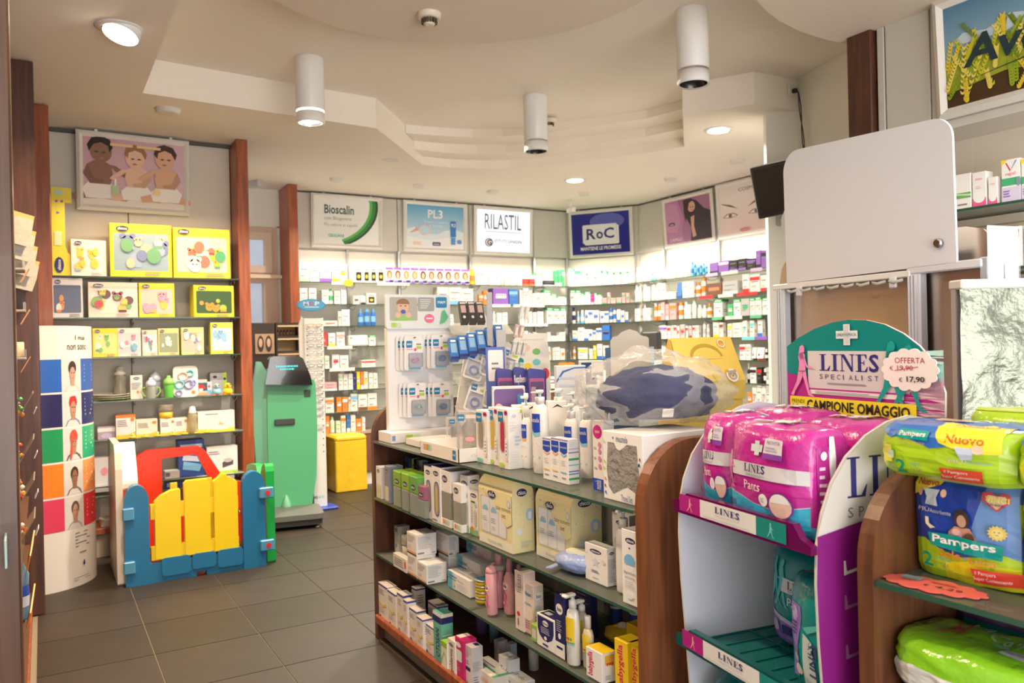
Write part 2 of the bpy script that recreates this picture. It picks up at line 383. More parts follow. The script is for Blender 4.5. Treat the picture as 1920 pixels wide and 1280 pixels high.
# right wall unit
ru = tag(bpy.data.objects.new('wall_unit', None), 'right-hand wall unit behind the till with two portrait posters and glass shelves', 'shelving'); COL.objects.link(ru)
for a, b in zip([3.9, 5.20, 6.03, 6.88], [5.20, 6.03, 6.88, 7.34]):
    MB().box(6.075, a+.004, 2.42, 6.11, b-.004, 2.985, PANEL, .003).build('header_panel', ru)
    MB().box(6.09, a+.03, 1.0, 6.11, b-.03, 2.40, PANELW, .003).build('back_panel', ru)
MB().box(6.07, 3.9, 2.985, 6.11, 7.34, 3.0, JOINT).build('shadow_gap', ru)
for y in (5.20, 6.03, 6.88): MB().box(6.06, y-.012, .55, 6.09, y+.012, 2.42, M('silver', .3, 1.0)).build('upright', ru)
for z in SZ:
    glass_shelf(ru, 5.80, 4.2, 6.09, 7.27, z, '-x')
    for y in (5.20, 6.03, 6.88): bracket(ru, 6.07, y, z-.008, -1, 0, .22)
MB().box(5.81, 4.2, .1, 6.09, 7.27, .54, M((.19, .085, .06), .4, noise=.2, scale=30), .003).build('cabinet', ru)

# --- wooden posts
def post(name, label, x0, y0, x1, y1, m=MAHOG):
    o = MB().box(x0, y0, 0, x1, y1, 2.995, m, .004).build(name); tag(o, label, 'post')
post('wooden_divider', 'reddish wooden divider right of the toy shelves', 1.287, 6.23, 1.372, 6.50)
post('wooden_divider', 'reddish wooden divider between window and back wall shelves', 2.075, 7.73, 2.165, 8.08)
post('wooden_divider', 'wide dark brown wooden divider left of the striped totem', -.58, 5.02, -.016, 5.10, DARKW)
post('wooden_divider', 'mahogany divider at the left edge of the toy shelves', -.58, 5.87, .06, 5.95)
post('wooden_divider', 'very dark wooden post at the left edge of the photo', -.50, 1.86, -.046, 1.94, wood((.05, .02, .01), (.10, .042, .02)))
post('wooden_divider', 'dark wooden strip above the white board on the right', 3.70, 2.58, 3.82, 2.72, DARKW)
struct(MB().box(-.60, 1.94, 0, -.56, 6.5, 3.0, DARKW), 'wall_left_lining')

# --- baby products wall unit
bu = tag(bpy.data.objects.new('wall_unit', None), 'grey-backed toy and baby product wall unit with glass shelves, left of the window', 'shelving'); COL.objects.link(bu)
for a, b in ((.062, .56), (.56, 1.287)):
    MB().box(a+.003, 6.47, .02, b-.003, 6.50, 2.975, M((.70, .65, .56), .5, noise=.03, scale=5), .003).build('back_panel', bu)
MB().box(.062, 6.44, 2.975, 1.285, 6.5, 2.995, JOINT).build('shadow_gap', bu)
BZ = [1.935, 1.65, 1.375, 1.07, .80, .485, .22]
for z in BZ[:6]:
    glass_shelf(bu, .06, 6.17, 1.285, 6.47, z, '-y')
    bracket(bu, .56, 6.45, z-.008, 0, -1, .2); bracket(bu, 1.26, 6.45, z-.008, 0, -1, .2)
MB().box(.06, 6.15, .16, 1.285, 6.47, .20, MAHOG, .003).build('base_board', bu)
MB().box(.06, 6.18, 0, 1.285, 6.46, .16, M((.42, .36, .28), .6)).build('plinth', bu)

# --- right front wall unit
rf = tag(bpy.data.objects.new('wall_unit', None), 'right-hand wall unit with wheat poster, grey header panels and glass shelves', 'shelving'); COL.objects.link(rf)
ys = [2.572, 2.525, 2.285, 1.45, .6]
for b, a in zip(ys[:-1], ys[1:]):
    MB().box(3.735, a+.004, 2.44, 3.80, b-.004, 3.0, PANEL, .003).build('header_panel', rf)
    MB().box(4.09, a, 1.0, 4.12, b, 2.44, M((.76, .69, .58), .6), .002).build('back_panel', rf)
MB().box(3.80, .6, 2.40, 4.12, 2.6, 2.44, PANELW).build('soffit', rf)
for z in (2.0, 1.705, 1.40): 
    glass_shelf(rf, 3.76, .6, 4.09, 2.58, z, '-x', .012)
    MB().box(4.02, .6, z-.06, 4.09, 2.58, z-.02, M((.7, .64, .52), .5)).build('shelf_rail', rf)
# ------------------------------------------------------------------ goods on the wall shelves, one object each
ROWS = {('G',0):[(2.226,7.78,0.11,2.231,'C','W','g'),(2.332,7.78,0.097,2.211,'C','W','W'),(2.443,7.78,0.119,2.22,'C','W','V'),(2.546,7.78,0.076,2.229,'C','W','Y'),(2.625,7.78,0.077,2.237,'C','W','Y'),(2.788,7.78,0.091,2.218,'C','E','K'),(2.872,7.78,0.073,2.221,'C','E','K'),(2.948,7.78,0.073,2.223,'C','E','K'),(3.027,7.78,0.081,2.225,'C','E','K')],
('S',0):[(3.122,7.78,0.091,2.22,'C','W','H'),(3.215,7.78,0.092,2.221,'C','W','H'),(3.31,7.78,0.093,2.221,'C','W','H'),(3.406,7.78,0.094,2.221,'C','W','H'),(3.503,7.78,0.095,2.221,'C','W','H'),(3.601,7.78,0.096,2.221,'C','W','H'),(3.7,7.78,0.097,2.221,'C','W','H'),(3.801,7.78,0.098,2.222,'C','W','H'),(3.903,7.78,0.099,2.222,'C','W','H'),(4.007,7.78,0.104,2.222,'C','W','H'),(4.102,7.78,0.058,2.236,'B','Y','O')],
('G',1):[(2.219,7.78,0.081,1.99,'C','W','W'),(2.308,7.78,0.078,1.991,'C','E','W'),(2.435,7.78,0.071,1.973,'C','W','g'),(2.497,7.78,0.048,1.988,'B','W','G'),(2.559,7.78,0.065,1.965,'C','E','g'),(2.626,7.78,0.057,1.978,'C','W','W'),(2.758,7.78,0.064,1.918,'C','E','B'),(2.828,7.78,0.056,1.921,'C','W','K'),(2.919,7.78,0.101,1.948,'C','E','K')],
('S',1):[(3.733,7.78,0.136,2.021,'C','W','W'),(3.88,7.78,0.153,2.023,'C','W','u'),(4.03,7.78,0.141,2.01,'C','W','W')],
('G',2):[(2.481,7.78,0.149,1.667,'C','W','O'),(2.579,7.78,0.034,1.764,'C','E','y'),(2.641,7.78,0.085,1.78,'C','W','W'),(2.807,7.78,0.062,1.79,'B','U','u'),(2.874,7.78,0.065,1.79,'B','U','u'),(2.941,7.78,0.063,1.79,'B','U','u')],
('S',2):[(3.685,7.78,0.036,1.69,'C','W','W'),(3.753,7.78,0.084,1.804,'C','W','W'),(3.827,7.78,0.053,1.728,'C','W','W')],
('G',3):[(2.427,7.78,0.039,1.554,'T','R','P'),(2.493,7.78,0.075,1.544,'C','W','Y'),(2.583,7.78,0.088,1.552,'C','W','P'),(2.771,7.78,0.211,1.531,'G','W','G'),(2.919,7.78,0.072,1.514,'C','W','G')],
('G',4):[(2.438,7.78,0.048,1.321,'C','W','g'),(2.528,7.78,0.077,1.33,'C','W','R'),(2.616,7.78,0.09,1.319,'C','W','g'),(2.872,7.78,0.151,1.263,'C','W','R')],
('G',5):[(2.472,7.78,0.125,1.054,'C','P','W'),(2.575,7.78,0.045,1.132,'C','W','g'),(2.625,7.78,0.049,1.127,'C','W','g'),(2.678,7.78,0.049,1.128,'C','W','W'),(2.72,7.78,0.031,1.138,'C','N','N'),(2.76,7.78,0.037,1.148,'C','Y','W'),(2.799,7.78,0.035,1.144,'C','O','W'),(2.84,7.78,0.042,1.145,'C','E','Y'),(2.894,7.78,0.045,1.131,'C','W','g'),(2.943,7.78,0.048,1.129,'C','W','g')],
('G',6):[(2.455,7.78,0.089,0.901,'C','W','O'),(2.553,7.78,0.055,0.901,'C','O','W'),(2.614,7.78,0.057,0.898,'C','O','W'),(2.66,7.78,0.024,0.893,'C','W','O'),(2.71,7.78,0.07,0.924,'C','W','u'),(2.801,7.78,0.096,0.916,'C','W','B'),(2.904,7.78,0.1,0.921,'C','W','O')],
('G',7):[(2.428,7.78,0.044,0.719,'C','O','g'),(2.483,7.78,0.056,0.705,'B','W','g'),(2.538,7.78,0.049,0.662,'C','g','W'),(2.592,7.78,0.049,0.711,'C','W','O'),(2.644,7.78,0.04,0.713,'C','U','W'),(2.695,7.78,0.053,0.71,'C','W','W'),(2.755,7.78,0.058,0.668,'C','O','W'),(2.805,7.78,0.035,0.684,'C','W','W')],
('W',0):[(4.163,7.78,0.053,2.243,'C','W','W'),(4.218,7.78,0.052,2.247,'C','W','W'),(4.273,7.78,0.052,2.204,'B','W','W'),(4.34,7.78,0.072,2.193,'C','W','W'),(4.417,7.78,0.072,2.257,'C','W','W'),(4.478,7.78,0.042,2.141,'J','W','W'),(4.536,7.78,0.066,2.198,'C','W','W'),(4.601,7.78,0.056,2.21,'C','W','W'),(4.651,7.78,0.034,2.218,'B','W','W'),(4.706,7.78,0.066,2.178,'C','W','W'),(4.786,7.78,0.078,2.132,'C','R','O'),(4.868,7.78,0.078,2.134,'C','R','O')],
('P',0):[(4.961,7.78,0.103,2.202,'C','W','G'),(5.1,7.78,0.158,2.119,'C','K','W'),(5.206,7.78,0.044,2.238,'C','G','W'),(5.258,7.78,0.048,2.248,'C','G','W'),(5.307,7.78,0.039,2.251,'C','G','W')],
('W',1):[(4.199,7.78,0.053,1.949,'C','O','W'),(4.257,7.78,0.056,1.989,'C','O','W'),(4.451,7.78,0.2,2.02,'C','V','W'),(4.616,7.78,0.117,2.014,'C','U','u'),(4.719,7.78,0.04,2.003,'C','W','W'),(4.784,7.78,0.076,2.025,'C','W','y'),(4.847,7.78,0.04,1.998,'C','W','W')],
('P',1):[(4.893,7.78,0.044,1.97,'C','W','W'),(4.949,7.78,0.058,1.974,'C','W','y'),(5.0,7.78,0.034,1.972,'C','W','W'),(5.072,7.78,0.093,2.008,'C','W','G'),(5.16,7.78,0.072,1.966,'C','W','G'),(5.273,7.78,0.143,1.937,'C','W','G')],
('W',2):[(4.367,7.78,0.042,1.762,'B','W','W'),(4.426,7.78,0.066,1.744,'C','W','W'),(4.499,7.78,0.069,1.749,'C','W','W'),(4.723,7.78,0.059,1.764,'C','W','W'),(4.78,7.78,0.036,1.758,'C','W','W'),(4.837,7.78,0.052,1.756,'C','W','W')],
('P',2):[(4.897,7.78,0.047,1.751,'C','W','W'),(4.951,7.78,0.04,1.758,'C','W','W'),(4.995,7.78,0.042,1.758,'C','W','W'),(5.105,7.78,0.086,1.805,'C','W','G'),(5.198,7.78,0.093,1.796,'C','W','G'),(5.292,7.78,0.087,1.801,'C','W','G')],
('P',3):[(4.774,7.78,0.055,1.535,'C','W','W'),(4.833,7.78,0.05,1.516,'B','W','W'),(4.892,7.78,0.044,1.521,'C','W','W'),(4.951,7.78,0.063,1.51,'C','W','W'),(5.087,7.78,0.045,1.518,'C','W','W'),(5.144,7.78,0.055,1.475,'C','W','W'),(5.2,7.78,0.052,1.476,'C','W','W'),(5.274,7.78,0.085,1.516,'C','W','W')],
('P',4):[(5.075,7.78,0.057,1.347,'C','E','O'),(5.152,7.78,0.032,1.335,'C','W','W'),(5.205,7.78,0.059,1.342,'C','W','W'),(5.275,7.78,0.059,1.321,'C','W','O')],
('D',0):[(5.43,7.797,0.072,2.272,'C','W','G'),(5.478,7.731,0.08,2.272,'C','g','G'),(5.525,7.668,0.066,2.201,'C','W','G'),(5.579,7.594,0.108,2.15,'C','W','G'),(5.634,7.519,0.068,2.228,'C','W','G'),(5.674,7.465,0.059,2.216,'C','W','G'),(5.716,7.407,0.076,2.194,'C','W','G'),(5.763,7.343,0.072,2.196,'C','W','G'),(5.812,7.275,0.078,2.198,'C','W','G')],
('D',1):[(5.439,7.785,0.067,2.013,'C','W','G'),(5.478,7.732,0.057,2.005,'C','W','G'),(5.511,7.687,0.044,1.964,'C','W','G'),(5.547,7.638,0.069,1.983,'C','W','G'),(5.582,7.59,0.039,1.948,'C','M','W'),(5.606,7.556,0.034,1.964,'C','W','G'),(5.633,7.52,0.047,1.944,'C','W','G'),(5.668,7.472,0.056,1.903,'C','P','G'),(5.698,7.431,0.032,1.967,'C','P','G'),(5.73,7.387,0.066,1.898,'C','P','G'),(5.771,7.332,0.06,1.902,'C','P','G'),(5.805,7.285,0.044,1.952,'C','P','G'),(5.834,7.246,0.043,1.95,'C','P','G')],
('D',2):[(5.439,7.785,0.047,1.808,'B','W','N'),(5.474,7.738,0.03,1.762,'B','u','W'),(5.502,7.7,0.058,1.771,'B','u','W'),(5.537,7.652,0.043,1.767,'C','W','U'),(5.565,7.612,0.047,1.767,'C','W','U'),(5.604,7.56,0.076,1.763,'C','W','U'),(5.649,7.498,0.053,1.746,'C','W','U'),(5.681,7.454,0.048,1.747,'C','W','U'),(5.71,7.415,0.041,1.784,'B','W','U'),(5.736,7.379,0.04,1.789,'B','W','U'),(5.766,7.338,0.044,1.763,'C','W','U'),(5.795,7.299,0.045,1.747,'C','W','U'),(5.823,7.261,0.04,1.73,'C','W','U')],
('D',3):[(5.448,7.773,0.065,1.533,'C','W','U'),(5.492,7.713,0.073,1.566,'C','W','W'),(5.531,7.659,0.052,1.542,'C','W','U'),(5.563,7.616,0.046,1.538,'C','W','U'),(5.59,7.579,0.036,1.526,'C','W','U'),(5.623,7.533,0.068,1.553,'C','W','U'),(5.674,7.464,0.095,1.583,'C','U','N')],
('D',4):[(5.437,7.787,0.04,1.345,'B','W','O'),(5.502,7.699,0.118,1.326,'C','W','Y'),(5.563,7.616,0.047,1.312,'C','W','g'),(5.591,7.577,0.04,1.35,'C','Y','g'),(5.625,7.53,0.064,1.364,'C','W','U'),(5.669,7.471,0.069,1.347,'C','W','U')],
('N',0):[(5.82,7.063,0.062,2.224,'B','W','W'),(5.82,6.999,0.057,2.289,'B','W','W'),(5.82,6.931,0.071,2.245,'B','W','W'),(5.82,6.866,0.047,2.179,'B','W','W'),(5.82,6.815,0.046,2.177,'B','Q','W'),(5.82,6.763,0.05,2.194,'B','Q','W'),(5.82,6.698,0.068,2.161,'B','P','W'),(5.82,6.626,0.069,2.155,'B','P','W')],
('M',0):[(5.82,6.56,0.052,2.187,'T','W','W'),(5.82,6.478,0.1,2.182,'C','W','W'),(5.82,6.395,0.05,2.185,'B','W','W'),(5.82,6.331,0.061,2.181,'C','W','W'),(5.82,6.271,0.045,2.137,'C','W','W'),(5.82,6.221,0.043,2.176,'B','W','W'),(5.82,6.176,0.041,2.206,'B','Q','U'),(5.82,6.133,0.037,2.204,'B','U','Q'),(5.82,6.091,0.04,2.192,'B','Q','U'),(5.82,6.05,0.036,2.181,'B','U','Q'),(5.82,6.01,0.036,2.174,'B','Q','U'),(5.82,5.971,0.035,2.163,'B','U','Q')],
('Y',0):[(5.82,5.857,0.119,2.165,'C','V','K'),(5.82,5.724,0.138,2.172,'C','V','W'),(5.82,5.594,0.106,2.164,'C','K','V'),(5.82,5.481,0.103,2.167,'C','K','V'),(5.82,5.368,0.11,2.155,'C','K','V'),(5.82,5.278,0.061,2.224,'C','V','K'),(5.82,5.208,0.069,2.218,'C','V','K')],
('N',1):[(5.82,7.09,0.066,2.036,'B','W','W'),(5.82,7.022,0.052,2.006,'B','W','W'),(5.82,6.949,0.08,2.034,'B','W','W'),(5.82,6.877,0.053,1.996,'B','W','W'),(5.82,6.806,0.071,2.01,'B','W','W'),(5.82,6.741,0.041,2.0,'B','W','W')],
('M',1):[(5.82,6.683,0.066,2.023,'C','W','W'),(5.82,6.612,0.063,2.015,'C','W','W'),(5.82,6.535,0.076,1.918,'C','W','W'),(5.82,6.456,0.072,1.91,'C','W','W'),(5.82,6.37,0.087,2.002,'T','U','U'),(5.82,6.277,0.089,2.003,'C','W','W'),(5.82,6.189,0.076,2.002,'C','W','W'),(5.82,6.105,0.075,1.99,'B','W','O'),(5.82,6.023,0.07,2.027,'B','W','O')],
('Y',1):[(5.82,5.862,0.214,1.959,'C','B','O'),(5.82,5.643,0.204,1.962,'C','y','W'),(5.82,5.439,0.088,2.011,'C','W','R'),(5.82,5.326,0.12,2.002,'C','W','R'),(5.82,5.216,0.081,1.986,'C','W','R')],
('N',2):[(5.82,7.065,0.088,1.759,'C','W','W'),(5.82,6.96,0.069,1.816,'B','W','W'),(5.82,6.872,0.055,1.758,'C','W','W'),(5.82,6.767,0.054,1.806,'B','O','W')],
('M',2):[(5.82,6.707,0.053,1.811,'B','O','W'),(5.82,6.635,0.069,1.812,'C','P','W'),(5.82,6.564,0.054,1.784,'C','P','W'),(5.82,6.476,0.106,1.79,'C','P','O'),(5.82,6.375,0.077,1.793,'B','W','O'),(5.82,6.291,0.066,1.796,'B','W','W'),(5.82,6.228,0.045,1.764,'C','W','W'),(5.82,6.169,0.063,1.813,'B','W','W'),(5.82,6.09,0.062,1.752,'B','W','W'),(5.82,6.023,0.063,1.749,'B','W','W'),(5.82,5.951,0.067,1.763,'B','W','O')],
('Y',2):[(5.82,5.81,0.116,1.793,'C','W','G'),(5.82,5.647,0.069,1.737,'C','G','W'),(5.82,5.558,0.092,1.778,'C','W','G'),(5.82,5.453,0.104,1.782,'C','y','G'),(5.82,5.364,0.062,1.782,'C','W','G'),(5.82,5.291,0.072,1.787,'C','W','G'),(5.82,5.199,0.082,1.774,'C','W','G')],
('N',3):[(5.82,6.67,0.059,1.558,'C','W','V'),(5.82,6.607,0.058,1.556,'C','W','V')],
('M',3):[(5.82,6.543,0.05,1.547,'C','W','R'),(5.82,6.488,0.039,1.552,'C','W','y'),(5.82,6.444,0.037,1.551,'C','W','R'),(5.82,6.398,0.039,1.543,'C','W','R'),(5.82,6.331,0.076,1.558,'C','y','R'),(5.82,6.265,0.038,1.539,'C','W','R'),(5.82,6.213,0.047,1.542,'C','y','R'),(5.82,6.163,0.039,1.54,'C','W','R'),(5.82,6.114,0.049,1.542,'C','W','y'),(5.82,6.024,0.048,1.582,'B','W','y'),(5.82,5.97,0.044,1.55,'B','W','y')],
('Y',3):[(5.82,5.847,0.078,1.569,'C','E','Y'),(5.82,5.773,0.051,1.563,'C','E','B'),(5.82,5.661,0.06,1.546,'C','E','Y'),(5.82,5.562,0.121,1.552,'C','E','W'),(5.82,5.467,0.057,1.569,'C','W','Q'),(5.82,5.374,0.056,1.566,'C','W','Q'),(5.82,5.276,0.058,1.574,'C','W','U')],
('M',4):[(5.82,6.682,0.061,1.339,'C','W','B'),(5.82,6.614,0.059,1.318,'C','W','R'),(5.82,6.545,0.06,1.325,'C','W','P'),(5.82,6.486,0.043,1.318,'C','W','R')],
('Y',4):[(5.82,5.5,0.073,1.34,'C','W','R'),(5.82,5.427,0.058,1.342,'C','W','y'),(5.82,5.362,0.053,1.311,'T','W','K'),(5.82,5.284,0.091,1.31,'T','W','R'),(5.82,5.214,0.03,1.294,'B','K','W'),(5.82,5.184,0.022,1.294,'B','K','W')],
('Y',5):[(5.82,5.44,0.041,1.16,'B','K','y'),(5.82,5.374,0.076,1.12,'C','W','K'),(5.82,5.297,0.062,1.122,'C','K','R'),(5.82,5.239,0.038,1.112,'B','K','W'),(5.82,5.192,0.045,1.124,'C','y','W')],
('Y',6):[(5.82,5.423,0.056,0.881,'C','O','W'),(5.82,5.362,0.053,0.937,'C','W','y'),(5.82,5.304,0.052,0.949,'C','W','y'),(5.82,5.248,0.048,0.942,'C','W','y'),(5.82,5.196,0.046,0.955,'C','W','y')]}
CN = dict(W='white', E='cream', G='green', g='light green', O='orange', R='red', P='pink', V='violet', U='blue', u='pale blue', N='navy', K='black', Y='yellow', Q='turquoise', y='grey', B='brown', M='magenta', H='hair dye')
CP = dict(W=(.86,.84,.78), E='ivory', G=(.06,.48,.18), g='palegreen', O='orange', R='red', P=(.80,.42,.42), V='violet', U='blue', u='sky', N='navy', K='black', Y='yellow', Q='aqua', y='grey', B='brown', M='magenta')
KN = dict(C=('medicine_carton', 'carton', 'carton'), B=('bottle', 'bottle', 'bottle'), T=('cream_tube', 'tube', 'tube'), J=('cream_jar', 'jar', 'jar'), G=('product_bag', 'bag', 'bag'))
BAY = dict(G='below the green-striped poster', S='below the sky-blue poster', W='below the white lettered poster', P='left of the dark blue poster bay', D='below the dark blue poster',
           N='right of the dark blue poster bay', M='below the purple portrait poster', Y='below the eyes poster')
def shelf_carton(w, h, d, c, k, seed):
    g = random.Random(seed); mb = MB(); base = CP[c]; k2 = CP.get(k, 'white')
    mb.box(-w/2, 0, 0, w/2, d, h, M(base, .5), .0015)
    F = Face(mb, (-w/2, 0, 0), (w, 0, 0), (0, 0, h), step=.0008)
    st = g.randrange(3)
    if k == 'H':                                  # hair colour pack: violet borders and a head of hair
        mb = MB(); mb.box(-w/2, 0, 0, w/2, d, h, M((.84, .80, .78), .5), .0015); F = Face(mb, (-w/2, 0, 0), (w, 0, 0), (0, 0, h), step=.0008)
        F.r(.02, .86, .98, 1, 'violet').same().r(.02, .0, .5, .16, 'violet').same().r(.5, .05, .98, .2, 'navy')
        hc = g.choice([(.35, .14, .03), (.10, .03, .01), (.55, .30, .08), (.22, .05, .02)])
        F.e(.5, .55, .34, .27, M(hc)).e(.5, .50, .19, .20, M((.80, .50, .34)))
    elif c in 'W' and k in 'G' and h > .05:
        F.r(.0, .82, 1, 1, M(CP['G'])).r(.15, .88, .85, .94, 'white'); F.r(.12, .52, .8, .56, 'text').same().r(.12, .44, .6, .47, 'text').same().e(.72, .34, .08, .05, 'red', 8)
        mb.box(-w/2-.0006, -.0006, h*.86, w/2+.0006, d, h+.001, M(CP['G']))
    elif k == 'K' and st != 9 and c == 'E':
        F.r(.18, .12, .82, .66, 'black').e(.5, .38, .2, .12, 'yellow', 8).r(.2, .76, .8, .82, 'text')
    else:
        if k != c:
            if st == 0: F.r(0, .0, 1, .22, k2)
            elif st == 1: F.r(0, .66, 1, .86, k2)
            else: F.rr(.15, .40, .85, .66, k2, .06)
        F.r(.14, .56+.1*(st == 0), .82, .62+.1*(st == 0), M((.25, .26, .36))).same().r(.14, .34, .66, .37, 'text').same().r(.14, .28, .56, .305, 'text')
    Face(mb, (w/2, 0, 0), (0, d, 0), (0, 0, h), step=.0008).r(.2, .3, .8, .34, 'text').same().r(.2, .4, .7, .44, 'text')
    return mb
def shelf_bottle(w, h, d, c, k, seed):
    g = random.Random(seed); r = w/2*.94; b = M(CP[c], .3); cap = M(CP[k] if k != c else (.9, .88, .84), .35); mb = MB()
    hs = h*g.choice((.66, .72, .78)); rc = r*g.choice((.45, .62, .8))
    mb.lathe([(r*.9, 0), (r, .004), (r, hs*.3), (r, hs*.72), (r, hs*.9), (rc, hs+.006), (rc, hs+.007), (rc, h-.003), (rc*.9, h)], b, 0, r, 12, ms=[None, None, M(CP[k], .4), None, None, None, cap, cap], sy=.8)
    return mb
def shelf_tube(w, h, d, c, k, seed):
    mb = MB(); vs = []; b = M(CP[c], .4)
    mb.box(-w*.36, .008, 0, w*.36, .034, h*.14, M(CP.get(k, 'white'), .3), .002)
    vs = [(-w*.4, 0, h*.14), (w*.4, 0, h*.14), (w*.4, .042, h*.14), (-w*.4, .042, h*.14), (-w*.5, .019, h), (w*.5, .019, h), (w*.5, .023, h), (-w*.5, .023, h)]
    mb.add(vs, [(0, 1, 2, 3)[::-1], (4, 5, 6, 7), (0, 1, 5, 4), (1, 2, 6, 5), (2, 3, 7, 6), (3, 0, 4, 7)], b)
    Face(mb, (-w*.42, -.001, h*.2), (w*.84, .008, 0), (0, .010, h*.45), step=.001).r(.15, .3, .85, .7, M(CP.get(k, 'white')))
    return mb
def shelf_jar(w, h, d, c, k, seed):
    r = w/2; return MB().lathe([(r*.9, 0), (r, .003), (r, h*.55), (r*1.04, h*.56), (r*1.04, h)], M(CP[c], .35), 0, r, 14, ms=[None, None, None, M('white', .3)])
def shelf_bag(w, h, d, c, k, seed):
    mb = MB(); mb.box(-w/2, 0, 0, w/2, d, h*.9, M(CP[c], .3, bump=.5, scale=30), .012)
    Face(mb, (-w/2, 0, 0), (w, 0, 0), (0, 0, h*.9), step=.001).r(.08, .15, .92, .6, M((.86, .86, .8), .3)).e(.12, .75, .05, .12, 'mint')
    return mb
SHP = dict(C=shelf_carton, B=shelf_bottle, T=shelf_tube, J=shelf_jar, G=shelf_bag)
seed = 0
for (bay, sh), items in ROWS.items():
    z0 = SZ[sh] if sh < 7 else .545
    n = len(items)
    for q, (x, y, w, ztop, kind, c, k) in enumerate(items):
        seed += 1; h = max(.035, ztop-z0); h = min(h, .205 if sh else .40)
        d = min(.12, max(.045, w*.8))
        th = 0 if bay in 'GSWP' else (math.radians(-53.8) if bay == 'D' else -PI/2)
        nm, word, cat = KN[kind]
        mb = SHP[kind](max(w-.003, .012), h, d, c, k, seed)
        o = mb.build(nm, None, (x, y, z0+.0005), th+rnd.uniform(-.05, .05)*(kind == 'C' and w < .06))
        if k == 'H': desc = 'white hair colour carton'; nm = 'hair_colour_box'; o.name = nm
        elif c == k: desc = f'plain {CN[c]} {word}'
        else: desc = f'{CN[c]} and {CN[k]} {word}'
        row = ['top', 'second', 'third', 'fourth', 'fifth', 'sixth', 'seventh', 'lowest'][sh]
        pos = ORD[q]
        lab = f'{desc}, {pos} from left, {row} shelf, {BAY[bay]}' if n > 1 else f'{desc} on the {row} shelf, {BAY[bay]}'
        while len(lab.split()) > 16: lab = lab.replace(' bay', '').replace(' and ', '-', 1)
        tag(o, lab, cat, {'carton': 'cartons', 'bottle': 'bottles', 'tube': 'tubes', 'jar': 'jars', 'bag': 'bags'}[word]+' on the wall shelves')
# shelf edge strips for prices
def strip(name, label, x, y, z, w, th, c=(.84, .80, .72), h=.032):
    tag(MB().box(-w/2, -.004, 0, w/2, 0, h, M(c, .4), .001).build(name, None, (x, y, z-h+.004), th), label, 'shelf strip')
for k, (x, z, w, lab) in enumerate(((2.60, SZ[0], .22, 'white price strip on the top shelf under the green-striped poster'), (3.15, SZ[0], .36, 'white price strip under the black and cream cartons'),
        (2.56, SZ[3], .26, 'white price strip under the yellow and pink tube cartons'), (2.58, SZ[4], .26, 'white price strip under the red tube carton'),
        (4.40, SZ[1], .30, 'white price strip under the violet carton'), (4.80, SZ[1], .42, 'white price strip under the grey-banded white cartons'), (4.86, SZ[2], .38, 'white price strip on third shelf left of the corner'))):
    strip('price_strip', lab, x, 7.744, z, w, 0)
g = random.Random(5)
for k, (y, z, w, c, lab) in enumerate(((5.86, SZ[0], .16, 'lilac', 'lilac tag under the violet cartons'), (5.62, SZ[0], .22, (.8, .78, .7), 'cream strip under the dark pouches on the top shelf'), (5.28, SZ[0], .14, 'lilac', 'lilac strip under the tall violet cartons'),
        (5.95, SZ[1], .20, 'red', 'red tag under the brown carton'), (5.68, SZ[1], .20, (.8, .78, .7), 'cream strip under the grey carton'), (5.40, SZ[1], .26, 'red', 'red strip under the red-banded cartons'),
        (5.80, SZ[2], .14, 'mint', 'green tag under the left green-banded cartons'), (5.58, SZ[2], .22, (.8, .78, .7), 'cream strip on third shelf below the eyes poster'), (5.30, SZ[2], .14, 'mint', 'green strip under the rightmost green-banded cartons'),
        (5.40, SZ[3], .16, 'aqua', 'turquoise strip under the turquoise-banded cartons'), (5.24, SZ[3], .14, 'violet', 'violet strip at the right of the fourth shelf'))):
    strip('price_strip', lab, 5.796, y, z, w, -PI/2, c)
tag(MB().prism(ell(0, 0, .05, .035, 20), -.003, 0, 'y', M('yellow')).build('offer_sign', None, (2.66, 7.735, SZ[0]-.01)), 'round yellow offer sign clipped to the top shelf', 'sign')
mb = MB(); mb.prism(rr(-.10, -.035, .10, .04, .02), -.003, 0, 'y', M('orange')); Face(mb, (-.1, -.0035, -.035), (.2, 0, 0), (0, 0, .075)).r(.15, .45, .85, .6, M((.9, .6, .3)))
tag(mb.build('offer_sign', None, (5.28, 7.72, 1.12), -.3), 'orange offer sign hanging low at the shelf corner', 'sign')

